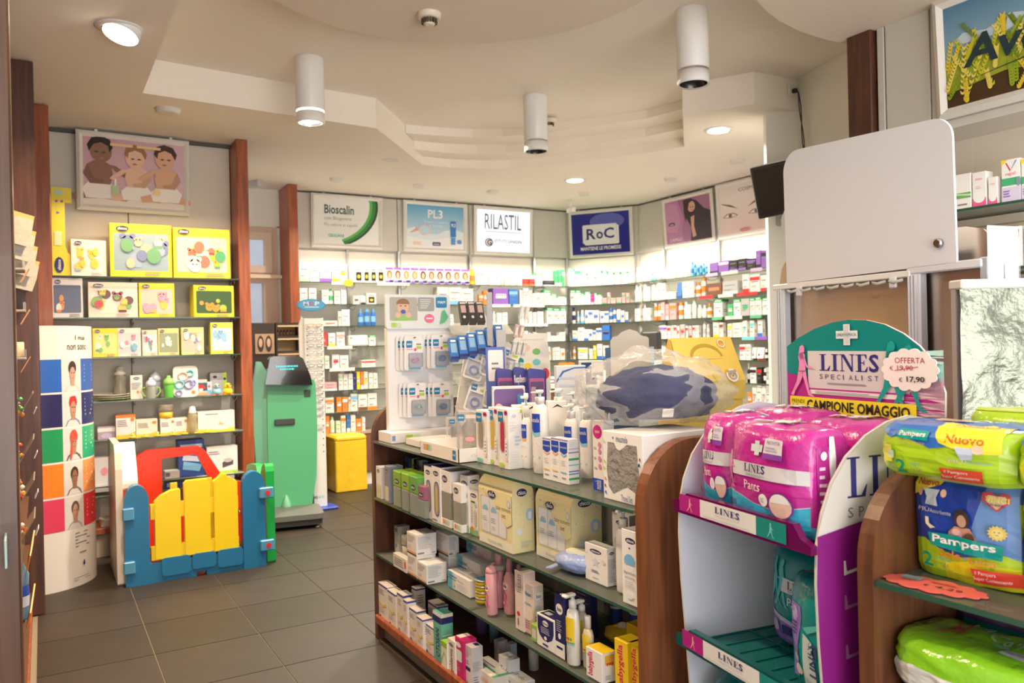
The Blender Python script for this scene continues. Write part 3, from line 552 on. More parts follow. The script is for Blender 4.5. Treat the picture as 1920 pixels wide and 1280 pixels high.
# ------------------------------------------------------------------ framed posters
FRM = M((.80, .78, .74), .35)
def poster(label, x, y, z0, w, h, th, art, tilt=.07, fw=.042):
    t = thing('framed_poster', label, 'poster', (x, y, z0), 0, rot=(tilt, 0, th))
    P = lambda a: [(-w/2+a, a), (w/2-a, a), (w/2-a, h-a), (-w/2+a, h-a)]
    mb = MB(); o, i = P(0), P(fw)
    mid = P(fw*.5)
    for k in range(4):
        j = (k+1) % 4
        for A_, B_, ya, yb in ((o, mid, -.012, -.028), (mid, i, -.028, -.010)):
            mb.add([(A_[k][0], ya, A_[k][1]), (A_[j][0], ya, A_[j][1]), (B_[j][0], yb, B_[j][1]), (B_[k][0], yb, B_[k][1])], [(0, 1, 2, 3)], FRM)
        mb.add([(o[k][0], -.012, o[k][1]), (o[k][0], 0, o[k][1]), (o[j][0], 0, o[j][1]), (o[j][0], -.012, o[j][1])], [(0, 1, 2, 3)], FRM)
    mb.add([(p[0], 0, p[1]) for p in o], [(3, 2, 1, 0)], FRM)
    mb.build('frame', t)
    pb = MB(); pb.box(-w/2+fw, -.009, fw, w/2-fw, -.006, h-fw, art[0])
    F = Face(pb, (-w/2+fw, -.009, fw), (w-2*fw, 0, 0), (0, 0, h-2*fw), step=.0006); art[1](F); pb.build('poster_print', t)
    for s in (-1, 1): MB().box(s*w*.33-.012, -.012, h-.01, s*w*.33+.012, .004, h+.016, M('grey', .3, .8), .002).build('clip', t)
    return t
def grad_mat(c0, c1, axis=2, lo=0, hi=.5):
    """two printed colours blended across the sheet"""
    m = bpy.data.materials.new('printed_blend'); m.use_nodes = True; nt = m.node_tree; b = nt.nodes['Principled BSDF']; b.inputs['Roughness'].default_value = .25
    tc = nt.nodes.new('ShaderNodeTexCoord'); sp = nt.nodes.new('ShaderNodeSeparateXYZ'); mr = nt.nodes.new('ShaderNodeMapRange'); mr.inputs[1].default_value = lo; mr.inputs[2].default_value = hi
    mx = nt.nodes.new('ShaderNodeMix'); mx.data_type = 'RGBA'; mx.inputs[6].default_value = (*c0, 1); mx.inputs[7].default_value = (*c1, 1)
    nt.links.new(tc.outputs['Object'], sp.inputs[0]); nt.links.new(sp.outputs[axis], mr.inputs[0]); nt.links.new(mr.outputs[0], mx.inputs[0]); nt.links.new(mx.outputs[2], b.inputs['Base Color']); return m
def art_bio(F):
    n = 14
    for i in range(n-1):
        a, b = [-1.12+1.36*(i+k)/(n-1) for k in (0, 1)]
        def seg(r0, r1, m):
            q = [(.06+r*math.cos(t)*.92, .86+r*math.sin(t)*.98) for r, t in ((r0, a), (r1, a), (r1, b), (r0, b))]
            F.poly([(min(1, max(0, x)), min(1, max(0, y))) for x, y in q], m).same()
        seg(.86, .91, M((.10, .45, .10))); seg(.91, .97, M((.03, .22, .04))); seg(.97, 1.01, M((.02, .06, .02)))
    F.L += 1
    F.t(.14, .66, .60, .86, M((.03, .10, .07)), '*Bioscalin').t(.14, .51, .56, .60, M((.25, .28, .25)), 'con Biogenina').t(.14, .37, .65, .46, M((.35, .36, .34)), 'Più valore ai capelli')
    F.t(.20, .15, .44, .22, M((.1, .45, .4)), '*GIULIANI')
def art_pl3(F):
    F.poly([(0, 0), (1, 0), (1, .40), (.85, .46), (.66, .42), (.52, .32), (.30, .34), (.12, .48), (0, .42)], M((.72, .80, .86)))
    F.poly([(0, 0), (1, 0), (1, .22), (.7, .26), (.4, .18), (0, .26)], M((.84, .86, .88)))
    F.t(.36, .70, .62, .90, 'white', '*PL3').t(.30, .58, .70, .64, M((.7, .85, .92)), 'Prepara le labbra').t(.38, .50, .62, .56, M((.7, .85, .92)), 'al freddo')
    F.e(.30, .42, .10, .13, M((.78, .55, .55))).e(.30, .42, .075, .10, M((.45, .68, .80))).poly([(.04, .33), (.2, .40), (.16, .46)], M((.7, .35, .3)))
    F.rr(.76, .28, .86, .66, M((.03, .20, .55)), .02).r(.77, .10, .85, .27, M((.1, .3, .65))).t(.775, .52, .845, .60, 'white', '*PL3')
    F.rr(.88, .12, .96, .22, M((.15, .35, .7)), .02).rr(.44, .06, .58, .14, 'navy', .01).t(.46, .08, .56, .12, 'white', '*kelemata').lines(.10, .06, .30, .14, 3, 'orange', .3)
def art_ril(F):
    F.t(.14, .54, .83, .91, M((.10, .15, .25)), 'RILASTIL').r(.14, .475, .84, .487, M((.3, .35, .42)))
    F.e(.22, .22, .075, .10, M((.05, .06, .1)), 24).e(.22, .22, .062, .083, M((.86, .88, .9)), 24).t(.185, .15, .27, .29, M((.05, .06, .1)), '*G')
    F.t(.32, .22, .84, .30, M((.12, .2, .35)), 'ISTITUTO GANASSINI').t(.36, .14, .78, .19, M((.5, .6, .7)), 'DI RICERCHE BIOMEDICHE')
def art_roc(F):
    F.poly(ell(.62, .78, .30, .20, 20), M((.10, .12, .50))).rr(.22, .22, .82, .68, 'white', .03).rr(.19, .26, .79, .72, M((.62, .66, .76)), .03).rr(.20, .27, .78, .71, M((.80, .82, .86)), .03)
    F.t(.26, .36, .42, .62, 'navy', '*R').t(.43, .36, .55, .54, 'navy', '*o').t(.56, .36, .74, .62, 'navy', '*C').r(.24, .35, .30, .37, 'navy')
    F.t(.15, .09, .85, .18, 'white', '*MANTIENE LE PROMESSE')
def art_hair(F):
    F.poly([(.0, .0), (.42, 0), (.36, .25), (.42, .55), (.30, 1), (0, 1)], M((.48, .20, .42))).poly([(0, .3), (.26, .25), (.34, .5), (.28, .9), (0, 1)], M((.55, .27, .46)))
    F.e(.14, .46, .08, .045, M((.10, .03, .09))).e(.14, .45, .05, .025, M((.5, .25, .4)))
    F.poly([(.42, .95), (.56, .98), (.72, .9), (.86, .70), (1, .62), (1, 0), (.55, 0), (.58, .3), (.48, .55), (.44, .8)], M((.03, .015, .025)))
    F.e(.60, .79, .085, .125, M((.66, .38, .26))).poly([(.44, .97), (.60, .98), (.66, .92), (.56, .88), (.52, .70), (.46, .45), (.43, .7)], M((.04, .015, .02)))
    F.poly([(.58, .55), (.66, .58), (.64, .34), (.68, .10), (.60, .08), (.58, .3)], M((.64, .36, .26))).e(.59, .77, .02, .01, 'black', 8).same().e(.64, .77, .02, .01, 'black', 8).e(.615, .71, .025, .012, 'red', 8)
    F.t(.08, .05, .36, .12, M((.8, .7, .75)), '*CAPELLI')
def art_eyes(F):
    for x in (.20, .68):
        s = 1 if x < .5 else -1
        F.poly([(x-.16*s, .66), (x+.02*s, .60), (x+.15*s, .50), (x+.0*s, .565), (x-.15*s, .64)], M((.22, .09, .06)))
        F.poly([(x-.15, .36), (x-.06, .43), (x+.06, .43), (x+.15, .37), (x, .33)], M((.30, .14, .10))).poly([(x-.12, .365), (x-.04, .415), (x+.05, .412), (x+.12, .37), (x, .345)], 'white').e(x, .382, .035, .035, M((.15, .10, .07)), 12)
    F.t(.38, .84, .92, .91, M((.2, .15, .14)), 'COSMETICA', slant=.01).e(.46, .05, .10, .04, M((.75, .3, .28)))
def baby(F, x, s, skin, hair, flip=1):
    q = lambda pts: [(x+flip*a*s, .10+b*s*1.35) for a, b in pts]
    S = M(skin, .5); D = M(tuple(v*.72 for v in skin), .5)
    F.poly(q([(-.12, .10), (-.30, .04), (-.30, -.02), (0, 0), (.30, -.02), (.32, .05), (.12, .12)]), S)               # legs
    F.poly(q([(-.15, .0), (.17, .0), (.20, .12), (.12, .20), (-.12, .20), (-.19, .12)]), M((.84, .80, .76)))             # nappy
    F.poly(q([(-.11, .18), (.12, .18), (.15, .30), (.13, .42), (.05, .47), (-.06, .47), (-.14, .41), (-.14, .28)]), S)  # trunk
    F.poly(q([(-.13, .42), (-.18, .30), (-.10, .18), (.04, .19), (.05, .23), (-.06, .25), (-.09, .33)]), D).poly(q([(.10, .43), (.16, .36), (.30, .26), (.34, .28), (.30, .33), (.18, .42)]), S)
    F.poly([(x+flip*(.02+.12*math.cos(a))*s, .10+(.58+.13*math.sin(a))*s*1.35) for a in [2*PI*i/18 for i in range(18)]], S)
    F.poly(q([(-.11, .58), (-.13, .66), (-.08, .75), (.03, .78), (.12, .74), (.15, .64), (.11, .58), (.10, .66), (.02, .70), (-.06, .67)]), M(hair, .7))
    F.poly(q([(.02, .575), (.05, .59), (.08, .575), (.05, .565)]), 'black').same().poly(q([(-.06, .575), (-.03, .59), (0, .575), (-.03, .565)]), 'black').poly(q([(-.01, .50), (.04, .49), (.06, .505), (.02, .52)]), M((.45, .12, .10)))
def art_babies(F):
    F.poly([(0, 0), (1, 0), (1, .16), (.7, .20), (.4, .14), (0, .20)], M((.80, .72, .66)))
    baby(F, .155, .88, (.26, .11, .06), (.02, .012, .01)); baby(F, .52, .80, (.78, .48, .33), (.35, .17, .08), -1); baby(F, .82, .84, (.68, .38, .24), (.06, .03, .02), -1)
    F.rr(.27, .16, .34, .30, M((.45, .6, .3)), .02).r(.295, .30, .315, .40, 'white').e(.72, .24, .04, .055, M((.85, .65, .3)), 14).r(.26, .89, .48, .93, M((.80, .55, .25))).same().r(.52, .89, .76, .93, M((.80, .55, .25)))
poster('framed poster of three babies playing, above the toy shelves', .60, 6.40, 2.42, .75, .56, .04, (grad_mat((.58, .34, .38), (.66, .44, .50), 0, -.3, .3), art_babies), .05)
poster('framed white poster with a sweeping green stripe and green lettering', 2.76, 8.03, 2.43, .77, .55, 0, (M((.84, .85, .83), .2), art_bio), .06)
poster('framed sky-blue winter poster with a lip balm stick', 3.77, 8.03, 2.43, .77, .55, 0, (grad_mat((.62, .78, .88), (.10, .36, .58), 2, .1, .5), art_pl3), .06)
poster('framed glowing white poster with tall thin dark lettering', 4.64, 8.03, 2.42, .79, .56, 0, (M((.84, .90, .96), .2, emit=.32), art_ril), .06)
cpos = Vector((5.565, 8.07, 0))+chd*.45+chn*.04
poster('framed dark blue poster with a pale rounded plate, in the corner', cpos.x, cpos.y, 2.41, .80, .57, math.radians(-53.8), (M((.025, .03, .28), .2), art_roc), .06)
poster('framed purple poster of a long-haired woman in black', 6.07, 6.455, 2.42, .78, .55, -PI/2, (M((.36, .15, .30), .2), art_hair), .06)
poster('framed pale poster of two large eyes, right end of the far wall', 6.07, 5.62, 2.42, .80, .57, -PI/2, (grad_mat((.82, .62, .56), (.86, .80, .78), 2, 0, .4), art_eyes), .06)
def art_wheat(F):
    F.poly([(0, 0), (1, 0), (1, .22), (.6, .16), (.3, .22), (0, .14)], M((.07, .035, .01)))
    F.poly([(0, .14), (.3, .22), (.6, .16), (1, .22), (1, .50), (.8, .62), (.55, .50), (.3, .56), (0, .44)], M((.36, .42, .03)))
    F.poly([(.02, .60), (.10, .70), (.22, .66), (.34, .74), (.5, .66), (.3, .58)], M((.55, .68, .78)))
    g = random.Random(11)
    for k in range(80):
        x, y = g.uniform(0, .97), g.uniform(.0, .55); L = g.uniform(.16, .30)*(1 if k % 5 else 1.5); a = g.uniform(1.0, 2.1); c = g.choice([(.80, .62, .04), (.62, .62, .03), (.30, .42, .02), (.86, .74, .15), (.16, .26, .02)])
        dx, dy = math.cos(a), math.sin(a)
        for i in range(9):
            t = i/8; px, py = x+dx*L*t*.7, y+dy*L*t
            for s in (-1, 1):
                q = [(px, py), (px+s*.010, py+.012), (px+s*.014+dx*.01, py+.050), (px+dx*.006, py+.022)]
                if all(0 < u < 1 and 0 < v < 1 for u, v in q): F.poly(q, M(c, .3)).same()
        F.L += 1 if k % 6 == 0 else 0
    F.L += 1
    F.t(.10, .34, .86, .64, M((.015, .04, .05)), '*Aveeno', slant=.04).poly([(.06, .20), (.5, .30), (.98, .36), (.98, .375), (.5, .315)], M((.02, .04, .05)))
poster('large framed poster of golden wheat against blue sky, upper right', 3.725, 1.75, 2.425, .98, .565, -PI/2, (grad_mat((.30, .50, .62), (.02, .13, .30), 2, .25, .6), art_wheat), .05, .05)

# ------------------------------------------------------------------ ceiling fittings
WPL = M((.84, .84, .83), .35)
def cylinder_lamp(x, y, label, lit):
    t = thing('ceiling_lamp', label, 'lamp', (x, y, 3.22)); r = .088
    MB().lathe([(r*.97, -.33), (r, -.325), (r, -.005), (r*.99, 0)], WPL, n=28).build('housing', t)
    MB().lathe([(r*.98, -.342), (r*.98, -.33)], M((1, .95, .8), .3, emit=3) if lit else M('silver', .25, 1), n=28, cap=False).build('ring', t)
    MB().lathe([(r*.86, -.405), (r*.97, -.41), (r, -.40), (r, -.342), (r*.6, -.342)], WPL, n=28, cap=False).build('collar', t)
    MB().lathe([(r*.86, -.405), (r*.80, -.38), (r*.5, -.35), (.001, -.348)], M((.75, .75, .72), .15, .8) if lit else M((.02, .015, .015), .2), n=28, cap=False).build('reflector', t)
    if lit: MB().lathe([(.001, -.392), (r*.62, -.392), (r*.62, -.375), (.001, -.37)], M((1, .93, .82), .3, emit=9), n=20, cap=False).build('bulb', t)
cylinder_lamp(1.473, 4.924, 'white cylindrical ceiling lamp, lit, at the left of the recess', True)
cylinder_lamp(3.16, 4.95, 'small white cylindrical lamp with a dark opening, middle of the ceiling', False)
cylinder_lamp(3.117, 3.259, 'large white cylindrical lamp with a dark opening, right of the round disc', False)
def downlight(x, y, label, tilt=0):
    t = thing('recessed_downlight', label, 'lamp', (x, y, 3.0))
    MB().lathe([(.075, -.008), (.105, -.006), (.110, 0), (.07, 0)], WPL, n=28, cap=False).build('trim_ring', t)
    o = MB().lathe([(.001, -.012), (.078, -.012), (.080, .0), (.001, .01)], M((1, .92, .78), .3, emit=14), n=28, cap=False).build('bulb', t)
    if tilt:
        o.rotation_euler = (0, tilt, .6); o.location = (.01, 0, -.02)
        s = MB().lathe([(.082, -.016), (.088, -.014), (.088, .05), (.082, .05)], WPL, n=28, cap=False).build('gimbal', t); s.rotation_euler = (0, tilt, .6); s.location = (.01, 0, -.02)
downlight(.351, 4.322, 'tilted recessed spotlight near the left wall, lit', .35)
downlight(4.554, 6.436, 'round recessed downlight glowing above the dark blue poster side')
downlight(4.473, 4.419, 'round recessed downlight glowing beside the white column')
def ceiling_cap(x, y, label, r=.06, flat=False):
    MBo = MB().lathe([(r*.75, -.03), (r, -.022), (r*1.05, -.004), (r*1.1, 0)] if not flat else [(r, -.004), (r*1.05, 0)], M((.78, .76, .70), .5), n=22)
    tag(MBo.build('ceiling_spot_cap' if not flat else 'ceiling_plate', None, (x, y, 3.0)), label, 'ceiling fitting')
ceiling_cap(.74, 5.654, 'round white ceiling cap above the babies poster', .075)
ceiling_cap(2.605, 6.40, 'flat round blanking plate on the ceiling left of centre', .075, True)
ceiling_cap(2.429, 7.333, 'small round ceiling spot above the green-striped poster')
ceiling_cap(3.27, 7.296, 'small round ceiling spot above the sky-blue poster')
ceiling_cap(4.092, 7.273, 'small round ceiling spot above the white lettered poster')
ceiling_cap(5.066, 6.978, 'small round ceiling spot in front of the dark blue poster')
ceiling_cap(5.407, 5.997, 'small round ceiling spot in front of the purple portrait poster')
ceiling_cap(5.395, 5.11, 'small round ceiling spot in front of the eyes poster')
def smoke(x, y, z, label):
    t = thing('smoke_detector', label, 'smoke detector', (x, y, z))
    MB().lathe([(.045, -.028), (.058, -.024), (.060, -.004), (.062, 0)], M((.78, .72, .58), .4), n=24).build('base', t)
    MB().lathe([(.018, -.058), (.026, -.055), (.030, -.048)], M((.78, .72, .58), .4), n=18).build('sensor_cap', t)
    mb = MB()
    for i in range(14):
        a = 2*PI*i/14; mb.T = Matrix.Rotation(a, 4, 'Z'); mb.box(.027, -.003, -.05, .04, .003, -.026, M((.10, .07, .04), .6))
    mb.T = None; mb.build('vent_fins', t)
smoke(1.679, 3.586, 3.05, 'cream smoke detector under the large round ceiling disc')
smoke(3.55, 5.36, 3.20, 'tiny cream smoke detector behind the middle cylindrical lamp')
# security camera near the corner poster and at the left post
t = thing('security_camera', 'small white security camera above the dark blue poster', 'camera', (5.20, 7.45, 3.0))
MB().tube([(0, 0, 0), (0, 0, -.09)], .012, WPL, 8).build('mount', t); MB().box(-.03, -.07, -.13, .03, .05, -.08, WPL, .008).build('body', t)
t = thing('security_camera', 'small grey security camera behind the wooden divider on the left', 'camera', (1.56, 6.9, 2.80))
MB().tube([(-.05, .05, .2), (-.05, .05, .02), (-.02, 0, .02)], .01, M('grey', .4), 8).build('mount', t); MB().box(-.03, -.08, -.03, .03, .06, .03, M('grey', .4), .008).build('body', t, rz=.6)
# ------------------------------------------------------------------ striped totem with portraits
def totem():
    t = thing('portrait_totem', 'tall curved cardboard totem with coloured stripes and five portraits, left', 'display', (-.08, 5.761, 0))
    H_, RR = 1.575, .35
    # cross section seen from above: a leaf shape, bulging towards the shop floor
    a0, a1 = math.radians(-79.5), math.radians(8); n = 24
    def pt(u, z, k=0):
        a = a0+(a1-a0)*u; return ((RR+k)*math.cos(a), (RR+k)*math.sin(a), z)
    mb = MB(); V = []
    for i in range(n+1):
        for z in (0.0, H_): V.append(pt(i/n, z))
    mb.add(V, [(2*i, 2*i+2, 2*i+3, 2*i+1) for i in range(n)], M((.80, .76, .70), .4), True)
    V = []
    for i in range(n+1):
        a = a0+(a1-a0)*i/n
        for z in (0.0, H_): V.append(((RR-.006)*math.cos(a), (RR-.006)*math.sin(a), z))
    mb.add(V, [(2*i, 2*i+1, 2*i+3, 2*i+2) for i in range(n)], M((.5, .42, .32), .8), True)
    top = [pt(i/n, H_) for i in range(n+1)]; bk = [((RR-.006)*math.cos(a0+(a1-a0)*i/n), (RR-.006)*math.sin(a0+(a1-a0)*i/n), H_) for i in range(n+1)]
    mb.add(top+bk, [(i, i+1, n+2+i, n+1+i) for i in range(n)], M((.7, .64, .54), .8))
    mb.build('cardboard_body', t)
    pr = MB()
    def quad(u0, u1, z0, z1, m, k):
        s = max(2, int((u1-u0)*n)); V = []
        for i in range(s+1):
            u = u0+(u1-u0)*i/s; V += [pt(u, z0, k), pt(u, z1, k)]
        pr.add(V, [(2*i, 2*i+2, 2*i+3, 2*i+1) for i in range(s)], m, True)
    cols = [(.02, .12, .50), (.018, .016, .10), (.01, .30, .10), (.85, .22, .02), (.70, .05, .12)]
    side = [(.04, .12, .45), (.02, .03, .14), (.03, .40, .20), (.86, .35, .12), (.72, .04, .06)]
    zt = 1.375; bh = .195
    skins = [(.50, .30, .22), (.45, .24, .16), (.42, .22, .14), (.30, .15, .09), (.46, .26, .18)]
    hats = [(.05, .03, .03), (.55, .03, .03), (.60, .08, .05), (.05, .03, .02), (.12, .08, .06)]
    for k in range(5):
        z1 = zt-k*(bh+.012); z0 = z1-bh
        quad(.0, .216, z0, z1, M(cols[k], .4), .001); quad(.474, 1, z0, z1, M(side[k], .4), .001); quad(.216, .474, z0, z1, M((.66, .64, .62), .4), .001)
        F = Face(pr, fn=lambda u, v, q, z0=z0: pt(.216+.258*u, z0+bh*v, .0016+q), step=.0006)
        F.poly([(.12, 0), (.22, .16), (.42, .24), (.62, .24), (.82, .15), (.92, 0)], M([(.6, .58, .56), (.25, .30, .5), (.10, .12, .12), (.22, .18, .17), (.5, .4, .45)][k]))
        F.poly([(.42, .18), (.6, .18), (.62, .34), (.40, .34)], M(skins[k]))
        F.poly(ell(.51, .72 if k < 3 else .64, .20, .22 if k != 1 else .20, 14), M(hats[k]))
        F.e(.51, .52, .145, .24, M(skins[k])); 
        if k == 1: F.poly([(.30, .70), (.36, .90), (.62, .92), (.72, .70), (.60, .76), (.42, .76)], M((.60, .03, .03)))
        if k == 2: F.poly([(.28, .10), (.36, .5), (.32, .66), (.52, .88), (.70, .78), (.66, .62), (.42, .60), (.44, .3), (.36, 0)], M((.60, .08, .05)))
        F.r(.42, .56, .48, .58, 'black').same().r(.54, .56, .60, .58, 'black').same().r(.46, .40, .56, .42, M((.35, .08, .07)))
        G = Face(pr, fn=lambda u, v, q, z0=z0: pt(.50+.3*u, z0+bh*v, .0016+q), step=.0006); G.lines(.1, .25, .9, .85, 5, M(tuple(min(1, c+.35) for c in side[k])), .4, k)
    F = Face(pr, fn=lambda u, v, q: pt(.22+.42*u, v, .0016+q), step=.0006)
    F.t(.42, 1.49, .80, 1.52, 'black', 'I mai').t(.16, 1.43, .86, 1.46, 'black', 'non sono')
    F.lines(.28, .23, .92, .33, 5, 'text', .3, 2).lines(.4, .19, .66, .21, 1).e(.56, .13, .04, .012, 'navy', 10).r(.54, .13, .58, .15, 'navy').lines(.2, .03, .96, .06, 2, 'text', .2)
    pr.build('printed_stripes', t)
totem()

# ------------------------------------------------------------------ toy play-fence
def pl(c): return M(c, .32, noise=.03, scale=8)
BLU, YEL, RED, GRN, WHT = pl((.015, .17, .36)), pl((.90, .66, .01)), pl((.70, .035, .012)), pl((.01, .36, .06)), pl((.78, .70, .58))
LB = pl((.08, .30, .50))
pf = thing('play_fence', 'plastic toddler play fence, blue front frame with yellow gate, red, white and green sides', 'play fence', (0, 0, 0))
# blue frame (front): two rounded posts and the base beam with raised blocks
def outl(pts): return pts
lp = [(.405, 0), (.595, 0), (.595, .12), (.56, .125), (.56, .50)]+ell(.49, .51, .075, .098, 12, 0, PI)[0:]+[(.405, .50)]
MB().prism([(.400, 0), (.535, 0), (.535, .50)]+ell(.4675, .505, .0675, .10, 12, 0, PI)+[(.40, .50)], 5.29, 5.36, 'y', BLU).build('blue_post', pf, bevel=.012)
MB().prism([(1.085, 0), (1.225, 0), (1.225, .52)]+ell(1.155, .525, .07, .095, 12, 0, PI)+[(1.085, .52)], 5.29, 5.36, 'y', BLU).build('blue_post', pf, bevel=.012)
MB().prism([(.53, 0), (.80, 0), (.80, .028), (.86, .028), (.86, 0), (1.09, 0), (1.09, .12), (.53, .12)], 5.30, 5.355, 'y', BLU).build('base_beam', pf, bevel=.008)
for a, b in ((.60, .765), (.775, .915), (.925, 1.08)): MB().prism(rr(a, .035 if a != .775 else .05, b, .145, .02), 5.285, 5.36, 'y', BLU).build('beam_block', pf, bevel=.008)
# yellow gate
gt = MB(); yz = [(.57, .145, .70), ]
pick = [([(.568, .14), (.715, .14), (.715, .555), (.66, .55), (.605, .525), (.568, .49)], 0), ([(.738, .14), (.888, .14), (.888, .585), (.87, .60), (.756, .60), (.738, .585)], 0),
        ([(.912, .14), (1.055, .14), (1.055, .57), (1.03, .575), (1.02, .59), (1.0, .60), (.985, .62), (.96, .62), (.94, .60), (.912, .58)], 0)]
gate = MB().prism([(.545, .385), (1.06, .385), (1.06, .475), (.545, .475)], 5.305, 5.345, 'y', YEL).build('gate_rail', pf, bevel=.008)
MB().prism([(.545, .135), (1.06, .135), (1.06, .215), (.545, .215)], 5.305, 5.345, 'y', YEL).build('gate_rail', pf, bevel=.008)
for P_, _ in pick: MB().prism(P_, 5.295, 5.35, 'y', YEL).build('gate_picket', pf, bevel=.01)
MB().tube([(1.05, 5.33, .39), (1.07, 5.31, .37), (1.075, 5.31, .35)], .006, M('silver', .2, 1)).build('latch', pf)
# yellow slats seen behind the gate
for a, b, z in ((.68, .72, .57), (.86, .93, .58)): MB().prism([(a, .14), (b, .14), (b, z), (a, z)], 5.46, 5.49, 'y', pl((.62, .52, .03))).build('rear_slat', pf)
# hinge clips
for x, z in ((.40, .40), (.40, .08), (1.225, .44), (1.225, .10)):
    c = MB().box(x-.012, 5.268, z, x+.052 if x < 1 else x+.045, 5.295, z+.075, LB, .006)
    if x > 1: c = MB().box(x-.04, 5.268, z, x+.052, 5.295, z+.07, LB, .006)
    o = c.build('hinge_clip', pf)
    mb = MB(); mb.T = Matrix.Translation((x+.012, 5.268, z+.035)) @ Matrix.Rotation(PI/2, 4, 'X'); mb.lathe([(.016, 0), (.016, .004)], M('red', .3), n=14); mb.T = None
    if x > 1: mb.build('red_button', o)
# white left side: tall board leaning gently with a chunky top
MB().prism([(5.40, 0), (5.46, 0), (5.95, 0), (5.95, .80), (5.90, .845), (5.42, .845), (5.38, .80), (5.36, .70), (5.36, .0)], .36, .40, 'x', WHT).build('white_side', pf, bevel=.012)
MB().prism([(5.37, .57), (5.56, .57), (5.58, .62), (5.58, .80), (5.54, .85), (5.37, .62)], .385, .485, 'x', WHT).build('white_ledge', pf, bevel=.012)
# red back with car window arch
outer = [(.42, 0), (1.26, 0), (1.26, .43), (1.17, .45), (1.10, .50), (.99, .69), (.95, .72), (.61, .72), (.55, .69), (.47, .60), (.42, .50)]
inner = [(.70, .33), (.70, .655), (.915, .665), (.94, .65), (1.02, .47), (.98, .40), (.96, .33)]
mb = MB()
for y, flip in ((6.06, 1), (6.12, -1)):
    from mathutils.geometry import tessellate_polygon
    tr = tessellate_polygon([[Vector((*p, 0)) for p in outer], [Vector((*p, 0)) for p in inner]])
    mb.add([(p[0], y, p[1]) for p in outer+inner], [tuple(q) for q in tr], RED)
for L_ in (outer, inner):
    n = len(L_); mb.add([(p[0], y, p[1]) for y in (6.06, 6.12) for p in L_], [(i, (i+1) % n, n+(i+1) % n, n+i) for i in range(n)], RED)
mb.build('red_back', pf)
MB().prism([(.60, .05), (.68, .05), (.68, .60), (.62, .62), (.54, .56), (.54, .05)], 6.045, 6.062, 'y', RED).build('red_panel', pf, bevel=.006)
# green right side
MB().prism([(5.345, 0), (5.95, 0), (5.95, .50), (5.9, .58), (5.80, .60), (5.62, .61), (5.58, .55), (5.50, .55), (5.45, .62), (5.40, .65), (5.36, .645), (5.345, .60)], 1.245, 1.30, 'x', GRN).build('green_side', pf, bevel=.012)

# ------------------------------------------------------------------ green weighing scale kiosk
k = thing('weighing_scale', 'green personal weighing scale kiosk with black screen head and grey platform', 'scale', (1.73, 6.67, 0), math.radians(-10))
GK, GK2 = M((.10, .44, .22), .35, noise=.03), M((.20, .52, .34), .35)
bodyp = [(-.17, .03), (.17, .03), (.225, .35), (.245, .75), (.24, 1.10), (.225, 1.16), (-.20, 1.19), (-.235, 1.28), (-.262, 1.28), (-.262, .75), (-.23, .35)]
MB().prism([(-.155, .03), (.17, .03), (.225, .35), (.24, .75), (.235, 1.10), (.22, 1.145), (-.15, 1.17), (-.155, .75)], -.12, .05, 'y', GK).build('body', k, bevel=.015)
MB().prism([(-.20, .03), (-.13, .03), (-.13, 1.18), (-.19, 1.30), (-.225, 1.30), (-.255, 1.1), (-.262, .75), (-.24, .35)], -.09, .12, 'y', GK2).build('side_wing', k, bevel=.02)
MB().prism([(-.13, .03), (.22, .03), (.22, .6), (.235, 1.1), (-.13, 1.12)], .05, .14, 'y', M((.10, .08, .06), .5)).build('rear_shell', k)
hd = MB().prism([(-.17, 1.12), (.20, 1.10), (.185, 1.18), (.13, 1.32), (.10, 1.34), (-.10, 1.345), (-.13, 1.33)], -.20, .06, 'y', M((.012, .012, .014), .12, coat=.5)).build('screen_head', k, bevel=.02)
F2 = MB(); F = Face(F2, (-.15, -.2025, 1.13), (.32, 0, 0), (0, 0, .19), step=.0006)
EM = M((.03, .45, .50), .4, emit=.8)
for yy, a, b in ((.66, .20, .74), (.54, .30, .66)):
    x = a
    g = random.Random(4)
    while x < b: w_ = g.uniform(.02, .07); F.r(x, yy, min(b, x+w_), yy+.06, EM).same(); x += w_+.015
F2.build('display_text', hd)
MB().box(-.10, -.137, .78, .06, -.12, .83, M((.05, .05, .05), .3), .006).build('ticket_slot', k)
MB().box(.14, -.125, 1.0, .19, -.119, 1.06, M((.04, .07, .05), .4), .002).build('coin_plate', k)
MB().lathe([(.045, .05), (.035, .14), (.012, .20), (.002, .21)], GK2, -.02, -.125, 14).build('body_foot', k)
pt = MB().prism(rr(-.21, -.52, .235, -.10, .05), .075, .115, 'z', M((.13, .125, .12), .45)).build('platform', k, bevel=.01)
MB().prism(rr(-.20, -.51, .225, -.11, .05), .03, .075, 'z', M((.02, .02, .02), .6)).build('platform_base', k)
for x, y in ((-.15, -.47), (.18, -.47), (-.15, -.15), (.18, -.15)): MB().lathe([(.018, 0), (.018, .008), (.007, .012), (.007, .035)], M('silver', .25, 1), x, y, 12).build('foot', k)

